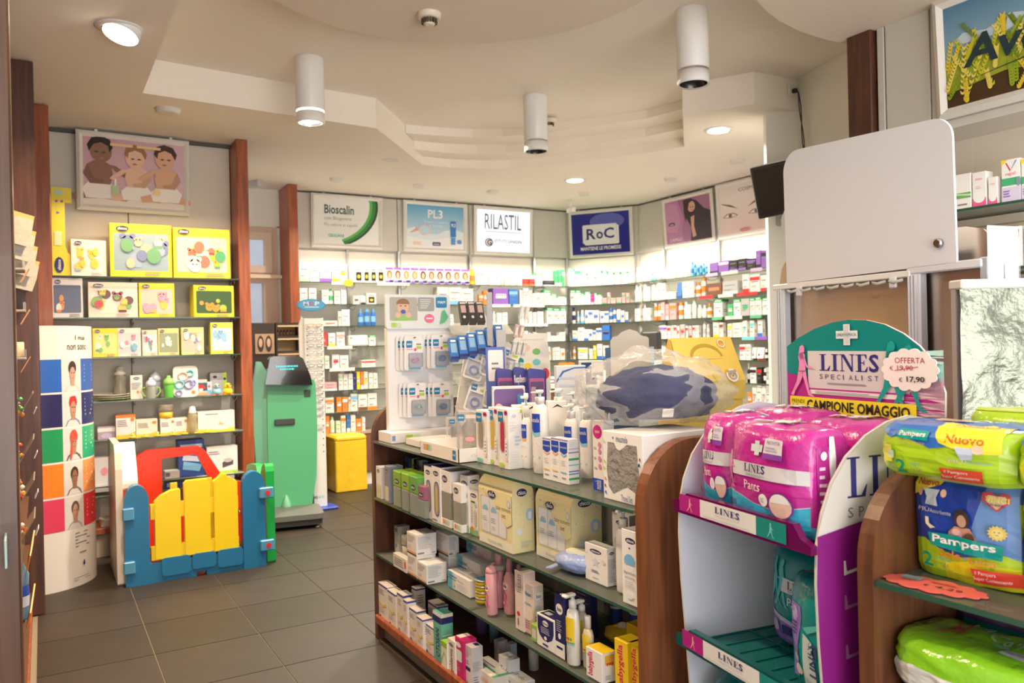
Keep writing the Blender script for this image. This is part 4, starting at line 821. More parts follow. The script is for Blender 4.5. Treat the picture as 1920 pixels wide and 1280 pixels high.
# ------------------------------------------------------------------ eyeglasses tower
t = thing('eyeglasses_tower', 'tall white display tower for reading glasses with an oval blue sign', 'display stand', (2.03, 6.85, 0))
MB().box(-.085, -.02, .02, .085, .02, 1.66, M((.84, .82, .78), .35), .004).build('tower_board', t)
MB().prism([(-.115, .1), (-.085, .1), (-.085, 1.66), (-.10, 1.68), (-.125, 1.60)], .0, .02, 'y', M((.80, .72, .64), .3)).build('side_wing', t)
MB().box(-.10, -.10, 0, .16, .10, .022, M((.03, .06, .35), .35), .006).build('base', t)
mb = MB(); mb.prism(ell(-.02, 1.775, .125, .052, 28), -.03, -.01, 'y', M((.05, .30, .58), .3)); F = Face(mb, (-.145, -.0305, 1.723), (.25, 0, 0), (0, 0, .104), step=.0006)
F.e(.5, .5, .46, .44, M((.10, .42, .72))).t(.22, .46, .40, .78, 'white', '*M').t(.45, .46, .56, .78, 'red', '*D').t(.62, .46, .78, .78, 'white', '*P').r(.26, .30, .76, .36, 'white')
mb.build('oval_sign', t)
mb = MB(); F = Face(mb, (-.085, -.0205, 0), (.17, 0, 0), (0, 0, 1.66), step=.0006)
F.t(.08, .057, .50, .072, M((.05, .05, .06)), '*TWINS').t(.54, .057, .66, .072, M('aqua'), '*4').t(.70, .057, .84, .072, M('aqua'), '*YOU')
for i in range(20):
    z = .50+i*.056
    for s in (.14, .86):
        if i < 20: F.e(s, (z)/1.66, .03, .0032, 'black', 8).same()
mb.build('tower_print', t)
GX = [('gold', (.6, .4, .1)), ('dark', (.06, .04, .03)), ('dark', (.06, .04, .03)), ('brown', (.14, .07, .04)), ('brown', (.14, .07, .04)), ('gold', (.6, .4, .1)), ('black', (.03, .02, .02)), ('black', (.03, .02, .02)), ('brown', (.14, .07, .04)), ('red', (.5, .03, .03)), ('red', (.4, .03, .03)), ('black', (.03, .02, .02)), ('thin silver', (.5, .5, .5)), ('thin silver', (.5, .5, .5)), ('silver', (.4, .4, .4))]
g0 = None
for i, (cn, c) in enumerate(GX):
    z = 1.60-i*.058-(.06 if i == 14 else 0)
    gl = thing('eyeglasses', f'{ORD[i]} pair of reading glasses from the top of the tower, {cn} frame', 'glasses', (2.03, 6.80, z), 0, 'reading glasses on the tower')
    fm = M(c, .3, .3)
    for s in (-1, 1):
        r_ = [(s*.036+.026*math.cos(a), 0, .013*math.sin(a)*(1.1 if math.sin(a) < 0 else .8)) for a in [2*PI*q/16 for q in range(16)]]
        MB().tube(r_, .0016 if i % 3 else .0024, fm, 5, True).build('rim', gl)
        MB().add([(p[0], .0005, p[2]) for p in r_], [tuple(range(16))], CLEAR).build('lens', gl)
        MB().tube([(s*.062, 0, .006), (s*.071, .003, .006), (s*.071, .026, .004)], .0024, fm, 5).build('temple', gl)
    MB().tube([(-.011, 0, .004), (0, -.002, .008), (.011, 0, .004)], .0018, fm, 5).build('bridge', gl)

# ------------------------------------------------------------------ pouf, cosmetics cabinet
t = thing('yellow_pouf', 'tall square yellow leatherette pouf beside the glasses tower', 'pouf', (2.56, 7.62, 0))
YP = M((.80, .52, .02), .45, noise=.08, bump=.25, scale=12)
MB().box(-.16, -.16, .0, .155, .16, .50, YP, .01).build('cube', t, bevel=.01); MB().box(-.163, -.163, .485, .158, .163, .545, YP, .02).build('cushion', t, bevel=.01)
DK = M((.035, .022, .014), .4)
t = thing('cosmetics_cabinet', 'dark make-up testing cabinet with lit beige compartments behind the green scale', 'cabinet', (1.85, 7.45, 0))
MB().box(-.22, -.08, 0, -.02, .16, 1.64, DK, .004).build('left_body', t); MB().box(-.01, .06, 0, .21, .16, 1.64, DK, .004).build('right_back', t)
for x in (-.012, .198): MB().box(x, -.08, 0, x+.012, .16, 1.64, DK).build('side_panel', t)
mb = MB()
for z in (1.62, 1.50, 1.36, 1.22, .9): mb = MB().box(0, -.08, z, .2, .06, z+.02, DK); mb.build('cabinet_shelf', t); MB().box(.004, -.078, z-.018, .196, .05, z-.001, M((.62, .42, .24), .5)).build('drawer_tray', t)
MB().box(.0, .045, .9, .2, .06, 1.62, M((.52, .33, .16), .5)).build('beige_lining', t)
for i in range(6): MB().lathe([(.010, 0), (.010, .035), (.006, .037), (.006, .055)], M((.25, .12, .08), .3), .025+i*.03, 0, 8, ms=[None, None, M('black')]).build('sample_bottle', t, (0, 0, 1.52))
mb = MB(); mb.box(-.20, -.088, 1.36, -.03, -.08, 1.54, M((.45, .28, .16), .4)); F = Face(mb, (-.2, -.0885, 1.36), (.17, 0, 0), (0, 0, .18))
for x in (.28, .70): F.e(x, .5, .17, .42, M((.05, .025, .02))).e(x, .55, .10, .22, M((.62, .38, .26)))
mb.build('portrait_card', t)

# ------------------------------------------------------------------ toys and baby goods on the left wall unit
def box_at(name, label, cat, x, y, z, w, d, h, base, art=None, th=0, group=None, side=None, c=.002):
    t = thing(name, label, cat, (x, y, z+.0008), th, group)
    MB().box(-w/2, 0, 0, w/2, d, h, M(base, .45) if not isinstance(base, bpy.types.Material) else base, c).build('carton_body', t)
    mb = MB(); F = Face(mb, (-w/2, -.0003, 0), (w, 0, 0), (0, 0, h), step=.0006)
    if art: art(F)
    if side: side(Face(mb, (w/2+.0003, 0, 0), (0, d, 0), (0, 0, h), step=.0005), Face(mb, (-w/2, 0, h+.0003), (w, 0, 0), (0, d, 0), step=.0005))
    if mb.v: mb.build('carton_print', t)
    return t
def logo(F, x, y, w, h, txt='chicco', rot=0):
    if rot: F.e(x, y, w/2, h/2, M((.015, .018, .10))).t(x-w*.28, y-h*.36, x+w*.28, y+h*.36, 'white', '*'+txt, rot=1)
    else: F.e(x, y, w/2, h/2, M((.015, .018, .10)), 20).t(x-w*.38, y-h*.26, x+w*.38, y+h*.28, 'white', '*'+txt)
    return F
def toyart(bg, cols, seed, n=9, lg=(.2, .9)):
    def f(F):
        g = random.Random(seed)
        F.rr(.06, .12, .94, .82, M(bg, .3), .04)
        for i in range(n):
            x, y, r = g.uniform(.16, .84), g.uniform(.24, .70), g.uniform(.05, .12); c = M(g.choice(cols), .3)
            F.e(x, y, r, r*1.25, c, 12)
            if i % 3 == 0: F.same(); F.e(x-r*.7, y+r*1.1, r*.45, r*.5, c, 8).same(); F.e(x+r*.7, y+r*1.1, r*.45, r*.5, c, 8); F.e(x-r*.3, y+.02, r*.12, r*.15, 'black', 6).same(); F.e(x+r*.3, y+.02, r*.12, r*.15, 'black', 6)
            if i % 4 == 1: F.r(x-r*.8, y-r*1.3, x+r*.9, y-r*.6, M(g.choice(cols)))
        F.lines(.55, .02, .92, .10, 2, 'text', .4, seed)
        logo(F, lg[0], lg[1], .2, .10)
    return f
WY = [(.86, .62, .05), (.80, .35, .06), (.10, .35, .62), (.62, .06, .10), (.80, .78, .7), (.12, .45, .18), (.45, .60, .78), (.80, .45, .40)]
YB = (.88, .74, .04)
def giraffe():
    t = thing('toy_box', 'tall narrow yellow giraffe-shaped toy carton standing at the far left', 'toy box', (.128, 6.20, BZ[0]+.001))
    MB().prism([(-.062, 0), (.065, 0), (.065, .12), (.03, .16), (.018, .2), (.018, .50), (.06, .50), (.06, .597), (-.062, .60)], 0, .07, 'y', M(YB, .4)).build('carton_body', t)
    mb = MB(); F = Face(mb, (-.062, -.0003, 0), (.127, 0, 0), (0, 0, .6), step=.0006)
    F.e(.36, .94, .22, .035, 'palegreen').e(.25, .84, .07, .015, 'magenta', 8).e(.5, .84, .07, .015, 'magenta', 8).e(.28, .78, .09, .016, 'palegreen', 3).e(.3, .71, .1, .02, 'blue', 3)
    F.r(.12, .34, .46, .50, M((.9, .84, .5))).e(.32, .12, .22, .09, 'navy').t(.24, .06, .40, .18, 'white', '*chicco', rot=1); mb.build('carton_print', t)
giraffe()
TB = lambda lab, x, z, w, h, base, bg, cols, sd, n=9, th=0, d=.09, y=6.20, lg=(.2, .9): box_at('toy_box', lab, 'toy box', x, y, z, w, d, h, base, toyart(bg, cols, sd, n, lg), th, 'toy boxes on the left shelves')
TB('white and yellow toy box between giraffe carton and big yellow box', .285, BZ[0], .22, .25, (.84, .80, .74), (.84, .80, .74), [(.85, .45, .05), (.85, .62, .08), (.3, .5, .7)], 1, 9, .15)
TB('big yellow soft-toy box with a sleeping bear picture, top shelf', .615, BZ[0], .40, .375, YB, (.30, .42, .50), [(.62, .48, .34), (.70, .55, .38), (.35, .45, .60), (.16, .40, .2), (.2, .25, .45)], 2, 12, 0, .12, 6.19)
TB('big yellow toy kitchen box at the right of the top shelf', 1.022, BZ[0], .395, .365, YB, (.80, .72, .55), [(.55, .05, .12), (.85, .6, .04), (.1, .45, .2), (.80, .78, .7), (.72, .2, .12)], 3, 12, 0, .12, 6.19, (.18, .92))
TB('white box with an orange and white egg toy, second shelf left', .15, BZ[1], .185, .27, (.80, .78, .80), (.10, .12, .20), [(.84, .30, .04), (.84, .80, .74)], 4, 3)
TB('wide white pretend-food toy box, second shelf', .43, BZ[1], .31, .245, (.82, .76, .62), (.82, .76, .66), [(.55, .06, .05), (.15, .05, .04), (.2, .45, .1), (.8, .6, .1), (.35, .05, .12)], 5, 14)
TB('square yellow box with four animal faces, middle of second shelf', .71, BZ[1], .235, .245, YB, (.80, .55, .45), [(.05, .12, .5), (.5, .1, .05), (.75, .35, .45), (.85, .55, .05)], 6, 8)
TB('yellow box with a dark window and toy UFO, right of second shelf', 1.10, BZ[1], .29, .235, YB, (.06, .12, .04), [(.75, .35, .06), (.10, .45, .5), (.45, .55, .08)], 7, 5, .1, .12)
TB('small yellow toy box half behind the totem, third shelf', .375, BZ[2], .16, .20, YB, (.80, .74, .2), [(.8, .78, .7), (.2, .5, .1)], 8, 5)
TB('box with a black and white plush dog, third shelf', .525, BZ[2], .15, .20, (.78, .76, .68), (.62, .62, .62), [(.86, .84, .8), (.05, .04, .04), (.7, .25, .35), (.2, .45, .6)], 9, 9)
TB('small box with tiny dolls beside the plush dog box', .657, BZ[2], .10, .185, (.78, .72, .5), (.70, .70, .72), WY, 10, 8)
TB('box with a white star-shaped toy, third shelf', .781, BZ[2], .14, .195, (.80, .70, .28), (.30, .34, .18), [(.86, .84, .78)], 11, 4)
TB('green-edged box with cream plush rings, third shelf', .944, BZ[2], .155, .20, (.72, .72, .30), (.62, .52, .40), [(.84, .80, .66), (.70, .45, .1), (.25, .3, .5)], 12, 8)
TB('yellow box with a pale blue bird toy, right end of third shelf', 1.148, BZ[2], .16, .235, (.86, .74, .10), (.72, .76, .76), [(.30, .55, .75), (.55, .72, .82)], 13, 5)
# fourth shelf: plates, cups, bottles, rattles
z4 = BZ[3]+.001
t = thing('plate_stack', 'stack of three white and green baby plates on the fourth shelf', 'plates', (.40, 6.27, z4))
for i in range(3):
    MB().lathe([(.06, 0), (.07, .002), (.125, .012), (.13, .016), (.12, .014), (.06, .006)], M((.80, .76, .70) if i else (.50, .62, .30), .3), n=24).build('plate', t, (0, 0, i*.014))
def clear_bottle(lab, x, y, z, r, h, c, cap, name='baby_bottle', group=None):
    t = thing(name, lab, 'baby bottle', (x, y, z), 0, group)
    MB().lathe([(r*.9, 0), (r, .006), (r, h*.3), (r*.85, h*.5), (r, h*.66), (r*.75, h*.74)], M(c, .12, alpha=.35), n=16).build('bottle_body', t)
    MB().lathe([(r*.85, h*.72), (r*.85, h*.80), (r*.7, h*.82), (r*.6, h*.96), (r*.2, h)], M(cap, .3), n=16).build('cap', t)
clear_bottle('tall clear brush container behind the plates, fourth shelf', .47, 6.31, z4, .044, .24, (.5, .48, .40), (.75, .75, .7))
box_at('baby_care_carton', 'small white carton between the clear container and baby cups, fourth shelf', 'carton', .568, 6.24, z4-.0008, .08, .05, .17, (.80, .76, .70), lambda F: logo(F, .5, .86, .5, .12).e(.6, .3, .1, .06, 'orange', 8).lines(.1, .4, .9, .7, 5, 'text'))
def cup(lab, x, y, z, h, body, lid, handles=True, r=.034, al=.5):
    t = thing('baby_cup', lab, 'cup', (x, y, z), 0)
    MB().lathe([(r*.8, 0), (r*.86, .004), (r, h*.55), (r*1.02, h*.6)], M(body, .2, alpha=al) if al else M(body, .3), n=18).build('cup_body', t)
    MB().lathe([(r*1.04, h*.58), (r*1.05, h*.72), (r*.9, h*.82), (r*.4, h*.9), (r*.35, h)], M(lid, .3), n=18).build('lid', t)
    if handles:
        for s in (-1, 1): MB().tube([(s*r*.9, 0, h*.55), (s*r*1.7, 0, h*.5), (s*r*1.75, 0, h*.3), (s*r*1.3, 0, h*.12), (s*r*.85, 0, h*.12)], .005, M((.35, .70, .12), .3), 6).build('handle', t)
cup('white cup with lime handles and clear lid, fourth shelf', .66, 6.22, z4, .15, (.75, .80, .70), (.70, .74, .86))
cup('clear cup with pale lid behind the lime-handled cup', .70, 6.32, z4, .20, (.70, .76, .84), (.62, .68, .82), False, .036)
cup('bright green sippy cup, fourth shelf', .778, 6.22, z4, .16, (.18, .66, .10), (.30, .72, .16), False, .036, 0)
def card_toy():
    t = thing('rattle_card', 'white blister card with mint and lilac key rattles, fourth shelf', 'rattle', (.895, 6.22, z4), 0, rot=(-.12, 0, 0))
    MB().prism(rr(-.085, 0, .085, .225, .03), 0, .003, 'y', M((.82, .78, .76), .35)).build('card', t)
    mb = MB()
    for (x, z, r, c) in ((-.02, .15, .03, 'peach'), (.03, .17, .022, 'aqua'), (-.045, .09, .028, 'aqua'), (.02, .09, .03, (.35, .38, .70)), (-.05, .03, .02, (.35, .38, .70)), (.05, .10, .016, (.35, .38, .70))):
        mb.tube([(x+r*math.cos(a), -.01, z+r*math.sin(a)) for a in [2*PI*i/14 for i in range(14)]], .007, M(c, .3), 6, True)
    mb.build('rattle_rings', t); MB().prism(ell(.05, .03, .014, .014, 12), -.002, -.001, 'y', M('orange')).build('round_sticker', t)
card_toy()
box_at('baby_care_carton', 'small carton with a red mushroom picture, fourth shelf', 'carton', 1.0, 6.24, z4-.0008, .09, .04, .12, (.62, .60, .60), lambda F: F.r(0, .3, 1, .8, M((.03, .10, .14))).poly(ell(.5, .45, .35, .25, 14, 0, PI), M('red')).r(.35, .3, .65, .45, 'white').r(0, .03, 1, .2, M((.7, .4, .2))))
box_at('baby_care_carton', 'small white carton with red cross beside the bath toys', 'carton', 1.062, 6.27, z4-.0008, .04, .04, .10, (.80, .72, .72), lambda F: F.r(.3, .62, .7, .70, 'red').r(.44, .52, .56, .8, 'red').r(.1, .1, .9, .4, 'sky'))
box_at('baby_care_carton', 'grey and lime carton standing behind the bath ducks', 'carton', 1.14, 6.33, z4-.0008, .12, .06, .165, (.45, .45, .48), lambda F: F.r(.78, 0, 1, 1, M('lime')).e(.3, .8, .12, .06, 'black').e(.88, .7, .08, .06, 'navy'))
def duck(lab, x, c, c2):
    t = thing('bath_toy', lab, 'bath toy', (x, 6.21, z4))
    MB().lathe([(.012, 0), (.030, .008), (.036, .025), (.028, .045), (.018, .05)], M(c, .3), n=14).build('toy_body', t)
    MB().lathe([(.012, .046), (.024, .055), (.026, .068), (.016, .084), (.002, .088)], M(c, .3), n=14).build('toy_head', t)
    MB().lathe([(.010, 0), (.002, .02)], M(c2, .3), n=8).build('beak', t, (-.002, -.022, .066), rot=(PI/2, 0, 0))
    for s in (-1, 1): MB().lathe([(.004, 0), (.004, .002)], M('black'), n=8).build('eye', t, (s*.011, -.023, .074), rot=(PI/2, 0, 0))
    MB().lathe([(.014, 0), (.016, .006), (.008, .01)], M('orange', .3), n=10).build('toy_foot', t, (-.02, -.012, 0)); MB().lathe([(.014, 0), (.016, .006), (.008, .01)], M('orange', .3), n=10).build('toy_foot', t, (.02, -.012, 0))
duck('pale blue rubber bath duck', 1.105, (.30, .56, .70), (.85, .6, .1)); duck('yellow rubber bath toy at the right end of the fourth shelf', 1.185, (.88, .66, .03), (.8, .3, .04))
# fifth shelf
z5 = BZ[4]
yb = lambda F: F.r(0, 0, 1, .16, M((.86, .60, .04))).poly([(.2, 0), (1, .3), (1, 0)], M((.86, .52, .04))).lines(.08, .5, .6, .8, 4, 'text').e(.85, .8, .1, .08, 'orange')
box_at('baby_care_carton', 'clear purple pack at the left of the fifth shelf', 'carton', .37, 6.23, z5, .11, .06, .09, (.45, .38, .45), lambda F: F.r(0, .6, 1, .9, 'white').e(.5, .3, .3, .2, 'lilac'))
box_at('baby_care_carton', 'white carton with bright orange top, fifth shelf', 'carton', .49, 6.20, z5, .125, .08, .165, (.82, .78, .74), lambda F: yb(F.r(0, .88, 1, 1, M((.82, .22, .02)))), side=lambda S, T: T.r(0, 0, 1, 1, M((.82, .22, .02))))
box_at('baby_care_carton', 'low cream carton right of the orange-topped one', 'carton', .628, 6.22, z5, .14, .08, .125, (.78, .72, .58), yb)
box_at('baby_care_carton', 'white bottle carton below the yellow tub', 'carton', .765, 6.22, z5, .098, .08, .12, (.82, .79, .74), yb)
box_at('baby_care_carton', 'second white bottle carton, middle of the fifth shelf', 'carton', .858, 6.23, z5, .085, .07, .12, (.82, .79, .74), yb)
box_at('baby_care_carton', 'wide white and yellow breast pump carton, right of fifth shelf', 'carton', 1.10, 6.22, z5, .26, .09, .155, (.82, .80, .75), lambda F: F.poly([(0, 0), (1, 0), (1, .18), (.6, .08), (.25, .16), (0, .14)], M((.86, .62, .04))).lines(.2, .8, .55, .9, 1, 'text').poly([(.55, .35), (.75, .32), (.6, .45), (.6, .6), (.58, .4)], M((.65, .5, .2))))
t = thing('milk_tub', 'clear tub of yellow parts standing on a white carton', 'tub', (.76, 6.26, z5+.122)); MB().lathe([(.045, 0), (.048, .045)], M((.86, .60, .05), .3), n=18).build('yellow_part', t); MB().lathe([(.049, .046), (.05, .09), (.048, .1)], M((.80, .76, .66), .2, alpha=.5), n=18).build('tub_wall', t)
clear_bottle('clear milk bottle with yellowish contents, fifth shelf', .932, 6.21, z5+.001, .034, .20, (.82, .72, .40), (.80, .78, .72))
g = random.Random(8)
for i in range(7):
    x = .54+i*.083+g.uniform(-.012, .012); t = thing('pacifier', f'yellow pacifier, {ORD[i]} from left along the fifth shelf edge', 'pacifier', (x, 6.195, z5+.001), g.uniform(0, 3), 'yellow pacifiers along the shelf edge')
    MB().lathe([(.018, 0), (.026, .004), (.024, .009), (.008, .012)], M((.88, .62, .05), .25), n=14).build('shield', t); MB().lathe([(.006, .01), (.006, .018), (.010, .026), (.004, .032)], M((.85, .75, .45), .2), n=10).build('teat', t)
# sixth shelf and base
z6 = BZ[5]
box_at('baby_care_carton', 'blue carton with paper-stack picture, sixth shelf', 'carton', .925, 6.25, z6, .18, .12, .265, (.03, .08, .32), lambda F: F.r(.08, .78, .92, .88, M('paleblue')).poly([(.15, .2), (.8, .12), (.9, .3), (.2, .42)], M('sky')).poly([(.15, .45), (.8, .38), (.85, .52), (.2, .6)], M('paleblue')).r(.5, .65, .9, .75, 'white'))
box_at('baby_care_carton', 'white carton with a black device picture and lime base, sixth shelf right', 'carton', 1.14, 6.24, z6, .22, .12, .20, (.80, .80, .80), lambda F: F.r(0, 0, 1, .09, M('lime')).poly([(.5, .2), (.85, .3), (.85, .45), (.75, .55), (.5, .4)], M((.08, .08, .10))).e(.68, .47, .14, .08, M((.5, .5, .52))).lines(.06, .7, .5, .85, 2, 'text').r(.0, .2, .06, .8, 'paleblue'))
box_at('baby_care_carton', 'white carton with blue figure behind the totem, sixth shelf', 'carton', .36, 6.24, z6-.05, .14, .1, .24, (.76, .76, .80), lambda F: F.poly([(.6, .1), (.9, .1), (.95, .6), (.8, .9), (.62, .7)], M((.12, .2, .6))).e(.45, .6, .15, .12, 'pink'))
for (lab, x, z, w, h, c, c2) in (('low white carton seen through the red arch', .788, z6, .10, .055, (.8, .78, .76), 'text'), ('low white and red carton near the blue post, lowest shelf', 1.09, BZ[6]+.19, .26, .07, (.78, .74, .72), 'red'), ('dark blue carton seen through the red arch', .836, BZ[6]+.19, .19, .055, (.03, .05, .26), 'sky')):
    box_at('baby_care_carton', lab, 'carton', x, 6.22, z, w, .1, h, c, lambda F, c2=c2: F.r(.05, .3, .35, .8, c2))
glass_shelf(bu, .06, 6.20, 1.285, 6.47, BZ[6]+.19, '-y')
t = thing('plate_stack', 'stack of pale folded cloths on the bottom board behind the totem', 'cloths', (.42, 6.26, .201))
for i in range(4): MB().prism(rr(-.10, -.07, .10, .07, .03), 0, .012, 'z', M((.74, .70, .64), .7)).build('folded_cloth', t, (0, 0, i*.013), .1*i)

# ------------------------------------------------------------------ goods in the left wall shelves behind the dark post
def pouch(lab, x, y, z, c, c2, rx=.25, h=.14):
    t = thing('hanging_pouch', lab, 'pouch', (x, y, z), 0, rot=(0, rx, .2))
    MB().prism([(-.06, 0), (.06, 0), (.065, h*.5), (.06, h), (-.06, h), (-.065, h*.5)], -.008, .012, 'y', M(c, .3, bump=.4, scale=30)).build('pouch_body', t)
    MB().prism([(-.06, h), (.06, h), (.06, h+.025), (-.06, h+.025)], 0, .003, 'y', M(c2, .4)).build('header', t)
for i in range(4):
    pouch(f'{ORD[i]} hanging grey pouch with orange header beside the dark left post', -.12+i*.006, 4.80+i*.035, 1.98-i*.075, (.45, .42, .36), (.80, .36, .12))
for i, (z, y, lab) in enumerate(((1.83, 4.75, 'upper'), (1.62, 4.7, 'middle'), (1.385, 4.53, 'lower'))):
    t = thing('shelf_tray', f'{lab} grey tray jutting out beside the dark left post', 'tray', (-.14, y, z))
    MB().box(-.3, -.1, 0, .07, .08, .012, M((.35, .33, .30), .4), .003).build('tray_plate', t); MB().box(.06, -.08, .012, .07, .07, .05, CLEAR).build('tray_lip', t)
    MB().box(.068, -.06, -.03, .071, .05, .055, M((.82, .36, .14), .4)).build('price_tag', t, rot=(0, .5, 0))
t = thing('tape_roll', 'beige roll on the grey tray beside the left post', 'roll', (-.12, 4.53, 1.398)); MB().lathe([(.04, 0), (.042, .003), (.042, .07), (.04, .073)], M((.66, .55, .38), .5), n=20).build('roll', t)
g = random.Random(21)
for i, (z, y) in enumerate(((1.19, 4.2), (1.0, 4.1), (.84, 4.0), (.70, 3.9))):
    t = thing('candy_bin', f'clear sloping candy bin, {ORD[i]} from the top by the left post', 'bin', (-.13, y, z-.06), 0, 'clear candy bins')
    MB().prism([(-.12, 0), (.03, 0), (.09, .11), (.085, .11), (.028, .005), (-.12, .005)], -.14, .14, 'y', M((.55, .48, .42), .1, alpha=.3)).build('bin_wall', t)
    mb = MB()
    for q in range(70):
        x, yy = g.uniform(-.10, .045), g.uniform(-.12, .12); r = .011
        mb.T = Matrix.Translation((x, yy, .012+g.uniform(0, .07))); mb.lathe([(.002, -r), (r*.8, -r*.5), (r, 0), (r*.8, r*.5), (.002, r)], M(g.choice([(.80, .25, .04), (.72, .06, .04), (.85, .6, .1), (.78, .70, .60), (.3, .08, .2), (.1, .4, .15)]), .25), n=7, cap=False)
    mb.T = None; tag(mb.build('candies', t), kind='stuff')
    MB().box(.075, .0, .045, .078, .10, .075, M((.70, .66, .84), .4)).build('price_tag', t, rot=(0, .4, 0))
for i, (z, y, lab) in enumerate(((.66, 3.62, 'orange price card above the blue bottle caps'), (.50, 3.42, 'larger orange price card low beside the left post'))):
    tag(MB().box(-.003, -.09, -.035, .003, .07, .035, M((.86, .28, .05), .4), .001).box(.0032, -.05, -.015, .004, .03, .02, M('peach')).build('price_card', None, (-.055, y, z), rot=(.45, .2, 0)), lab, 'price card')
for i, (x, y, z) in enumerate(((-.13, 3.70, .40), (-.10, 3.60, .40), (-.13, 3.50, .40), (-.12, 3.30, .14), (-.12, 3.18, .14), (-.12, 3.06, .14))):
    t = thing('water_bottle', f'{["upper", "lower"][i//3]} blue-capped plastic bottle, {ORD[i%3]} from the back, by the left post', 'bottle', (x, y, z), 0, 'blue capped bottles')
    MB().lathe([(.034, 0), (.038, .01), (.036, .05), (.038, .09), (.036, .13), (.038, .17), (.02, .21), (.014, .22)], M((.25, .45, .62), .12, alpha=.4), n=16, ms=[None, None, M((.55, .58, .66), .4), M((.03, .08, .4), .4), None]).build('bottle_body', t)
    MB().lathe([(.017, .22), (.017, .25), (.015, .252)], M((.02, .06, .50), .35), n=14).build('bottle_cap', t)
lu = tag(bpy.data.objects.new('wall_unit', None), 'dark shelf unit along the left wall holding candy bins and bottles', 'shelving'); COL.objects.link(lu)
for z in (.12, .38, .64): MB().box(-.55, 2.0, z, -.08, 5.0, z+.012, M((.12, .06, .03), .4)).build('shelf', lu)
MB().box(-.56, 1.95, 0, -.075, 5.02, .08, MAHOG, .003).build('plinth', lu)
tag(MB().box(0, 0, 0, .004, .06, .06, M((.45, .60, .60), .4), .001).build('leaflet', None, (-.072, 1.84, 1.0), rot=(.25, 0, 0)), 'pale green leaflet corner at the left edge of the photo', 'leaflet')
# ------------------------------------------------------------------ central gondola
GX0, GY0, GY1 = 1.36, 1.69, 3.655
GZ = [.957, .685, .416, .108]
gd = tag(bpy.data.objects.new('gondola', None), 'long dark wooden gondola with rounded end panels and glass shelves, centre', 'gondola'); COL.objects.link(gd)
def end_panel(parent, y0, y1, x0=1.365, x1=2.16, ztop=1.142, m=ENDW, xin=0):
    r = .17; P = [(x0, 0), (x1, 0), (x1, ztop-r)]+[(x1-r+r*math.cos(a), ztop-r+r*math.sin(a)) for a in [PI/2*i/9 for i in range(1, 10)]]+[(x0+r-r*math.sin(a), ztop-r+r*math.cos(a)) for a in [PI/2*i/9 for i in range(10)]]
    return MB().prism(P, y0, y1, 'y', m).build('end_panel', parent, bevel=.006)
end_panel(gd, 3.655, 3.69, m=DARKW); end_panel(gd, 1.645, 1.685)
MB().box(1.76, GY0, .108, 1.78, GY1, .946, M((.34, .33, .33), .5), .002).build('back_panel', gd)
for y in (2.34, 3.0): MB().box(1.752, y-.012, .108, 1.76, y+.012, .95, M('silver', .35, 1)).build('upright', gd)
for z in GZ[:3]:
    for a, b in ((GY0, 2.685), (2.69, GY1)):
        o = MB().box(1.362, a, z-.009, 1.755 if z < .9 else 2.16, b, z, GLASS).build('shelf', gd)
        MB().box(1.360, a, z-.009, 1.362, b, z, GEDGE).build('shelf_edge', o)
    if z < .9:
        o = MB().box(1.785, GY0, z-.009, 2.155, GY1, z, GLASS).build('shelf', gd)
MB().box(1.37, GY0, .088, 2.15, GY1, .107, M((.10, .04, .02), .4)).build('base_board', gd)
MB().box(1.352, GY0, .082, 1.372, GY1, .122, MAHOG, .004).build('base_rim', gd)
MB().box(1.40, GY0, 0, 2.12, GY1, .088, M((.36, .31, .24), .5, noise=.1)).build('plinth', gd)

WH = (.84, .84, .85)
RZ = -PI/2        # goods face the aisle (towards -x); their right-hand side then faces the photographer
def gbox(name, label, cat, B, base=WH, art=None, side=None, top=None, group=None, dth=0, w=None, d=None, h=None, c=.0012, z=None):
    x, y, W_, D_, H_, z0 = B; W_ = w or max(.02, W_); D_ = d or max(.03, D_); H_ = h or H_; z0 = z if z is not None else z0
    t = thing(name, label, cat, (x, y, z0+.0006), RZ+dth, group)
    # local frame: near front bottom corner at the origin, width runs to -x (away from the camera), depth to +y
    MB().box(-W_, 0, 0, 0, D_, H_, M(base, .42) if not isinstance(base, bpy.types.Material) else base, c).build('carton_body', t)
    mb = MB()
    if art: art(Face(mb, (-W_, -.0002, 0), (W_, 0, 0), (0, 0, H_), step=.0003))
    if side: side(Face(mb, (.0002, 0, 0), (0, D_, 0), (0, 0, H_), step=.0003))
    if top: top(Face(mb, (-W_, 0, H_+.0002), (W_, 0, 0), (0, D_, 0), step=.0003))
    if mb.v: mb.build('carton_print', t)
    return t
MUB = (.02, .07, .50)
def must(F, y=.78, w=.86, band=(.8, .4, .15)):
    F.poly([(.0, y+.22), (w, y+.22), (w, y-.02), (w*.55, y-.06), (.0, y-.02)], M(MUB)).t(w*.10, y+.04, w*.92, y+.12, 'white', 'mustela').poly([(0.05, y-.03), (w*.55, y-.07), (w*.95, y-.03), (w*.95, y-.09), (w*.5, y-.12), (.05, y-.09)], M(band))
def mam_logo(F, x0, y0, x1, y1): return F.rr(x0, y0, x1, y1, M((.01, .22, .50)), .03).t(x0+(x1-x0)*.15, y0+(y1-y0)*.36, x1-(x1-x0)*.15, y0+(y1-y0)*.64, 'white', '*MAM')
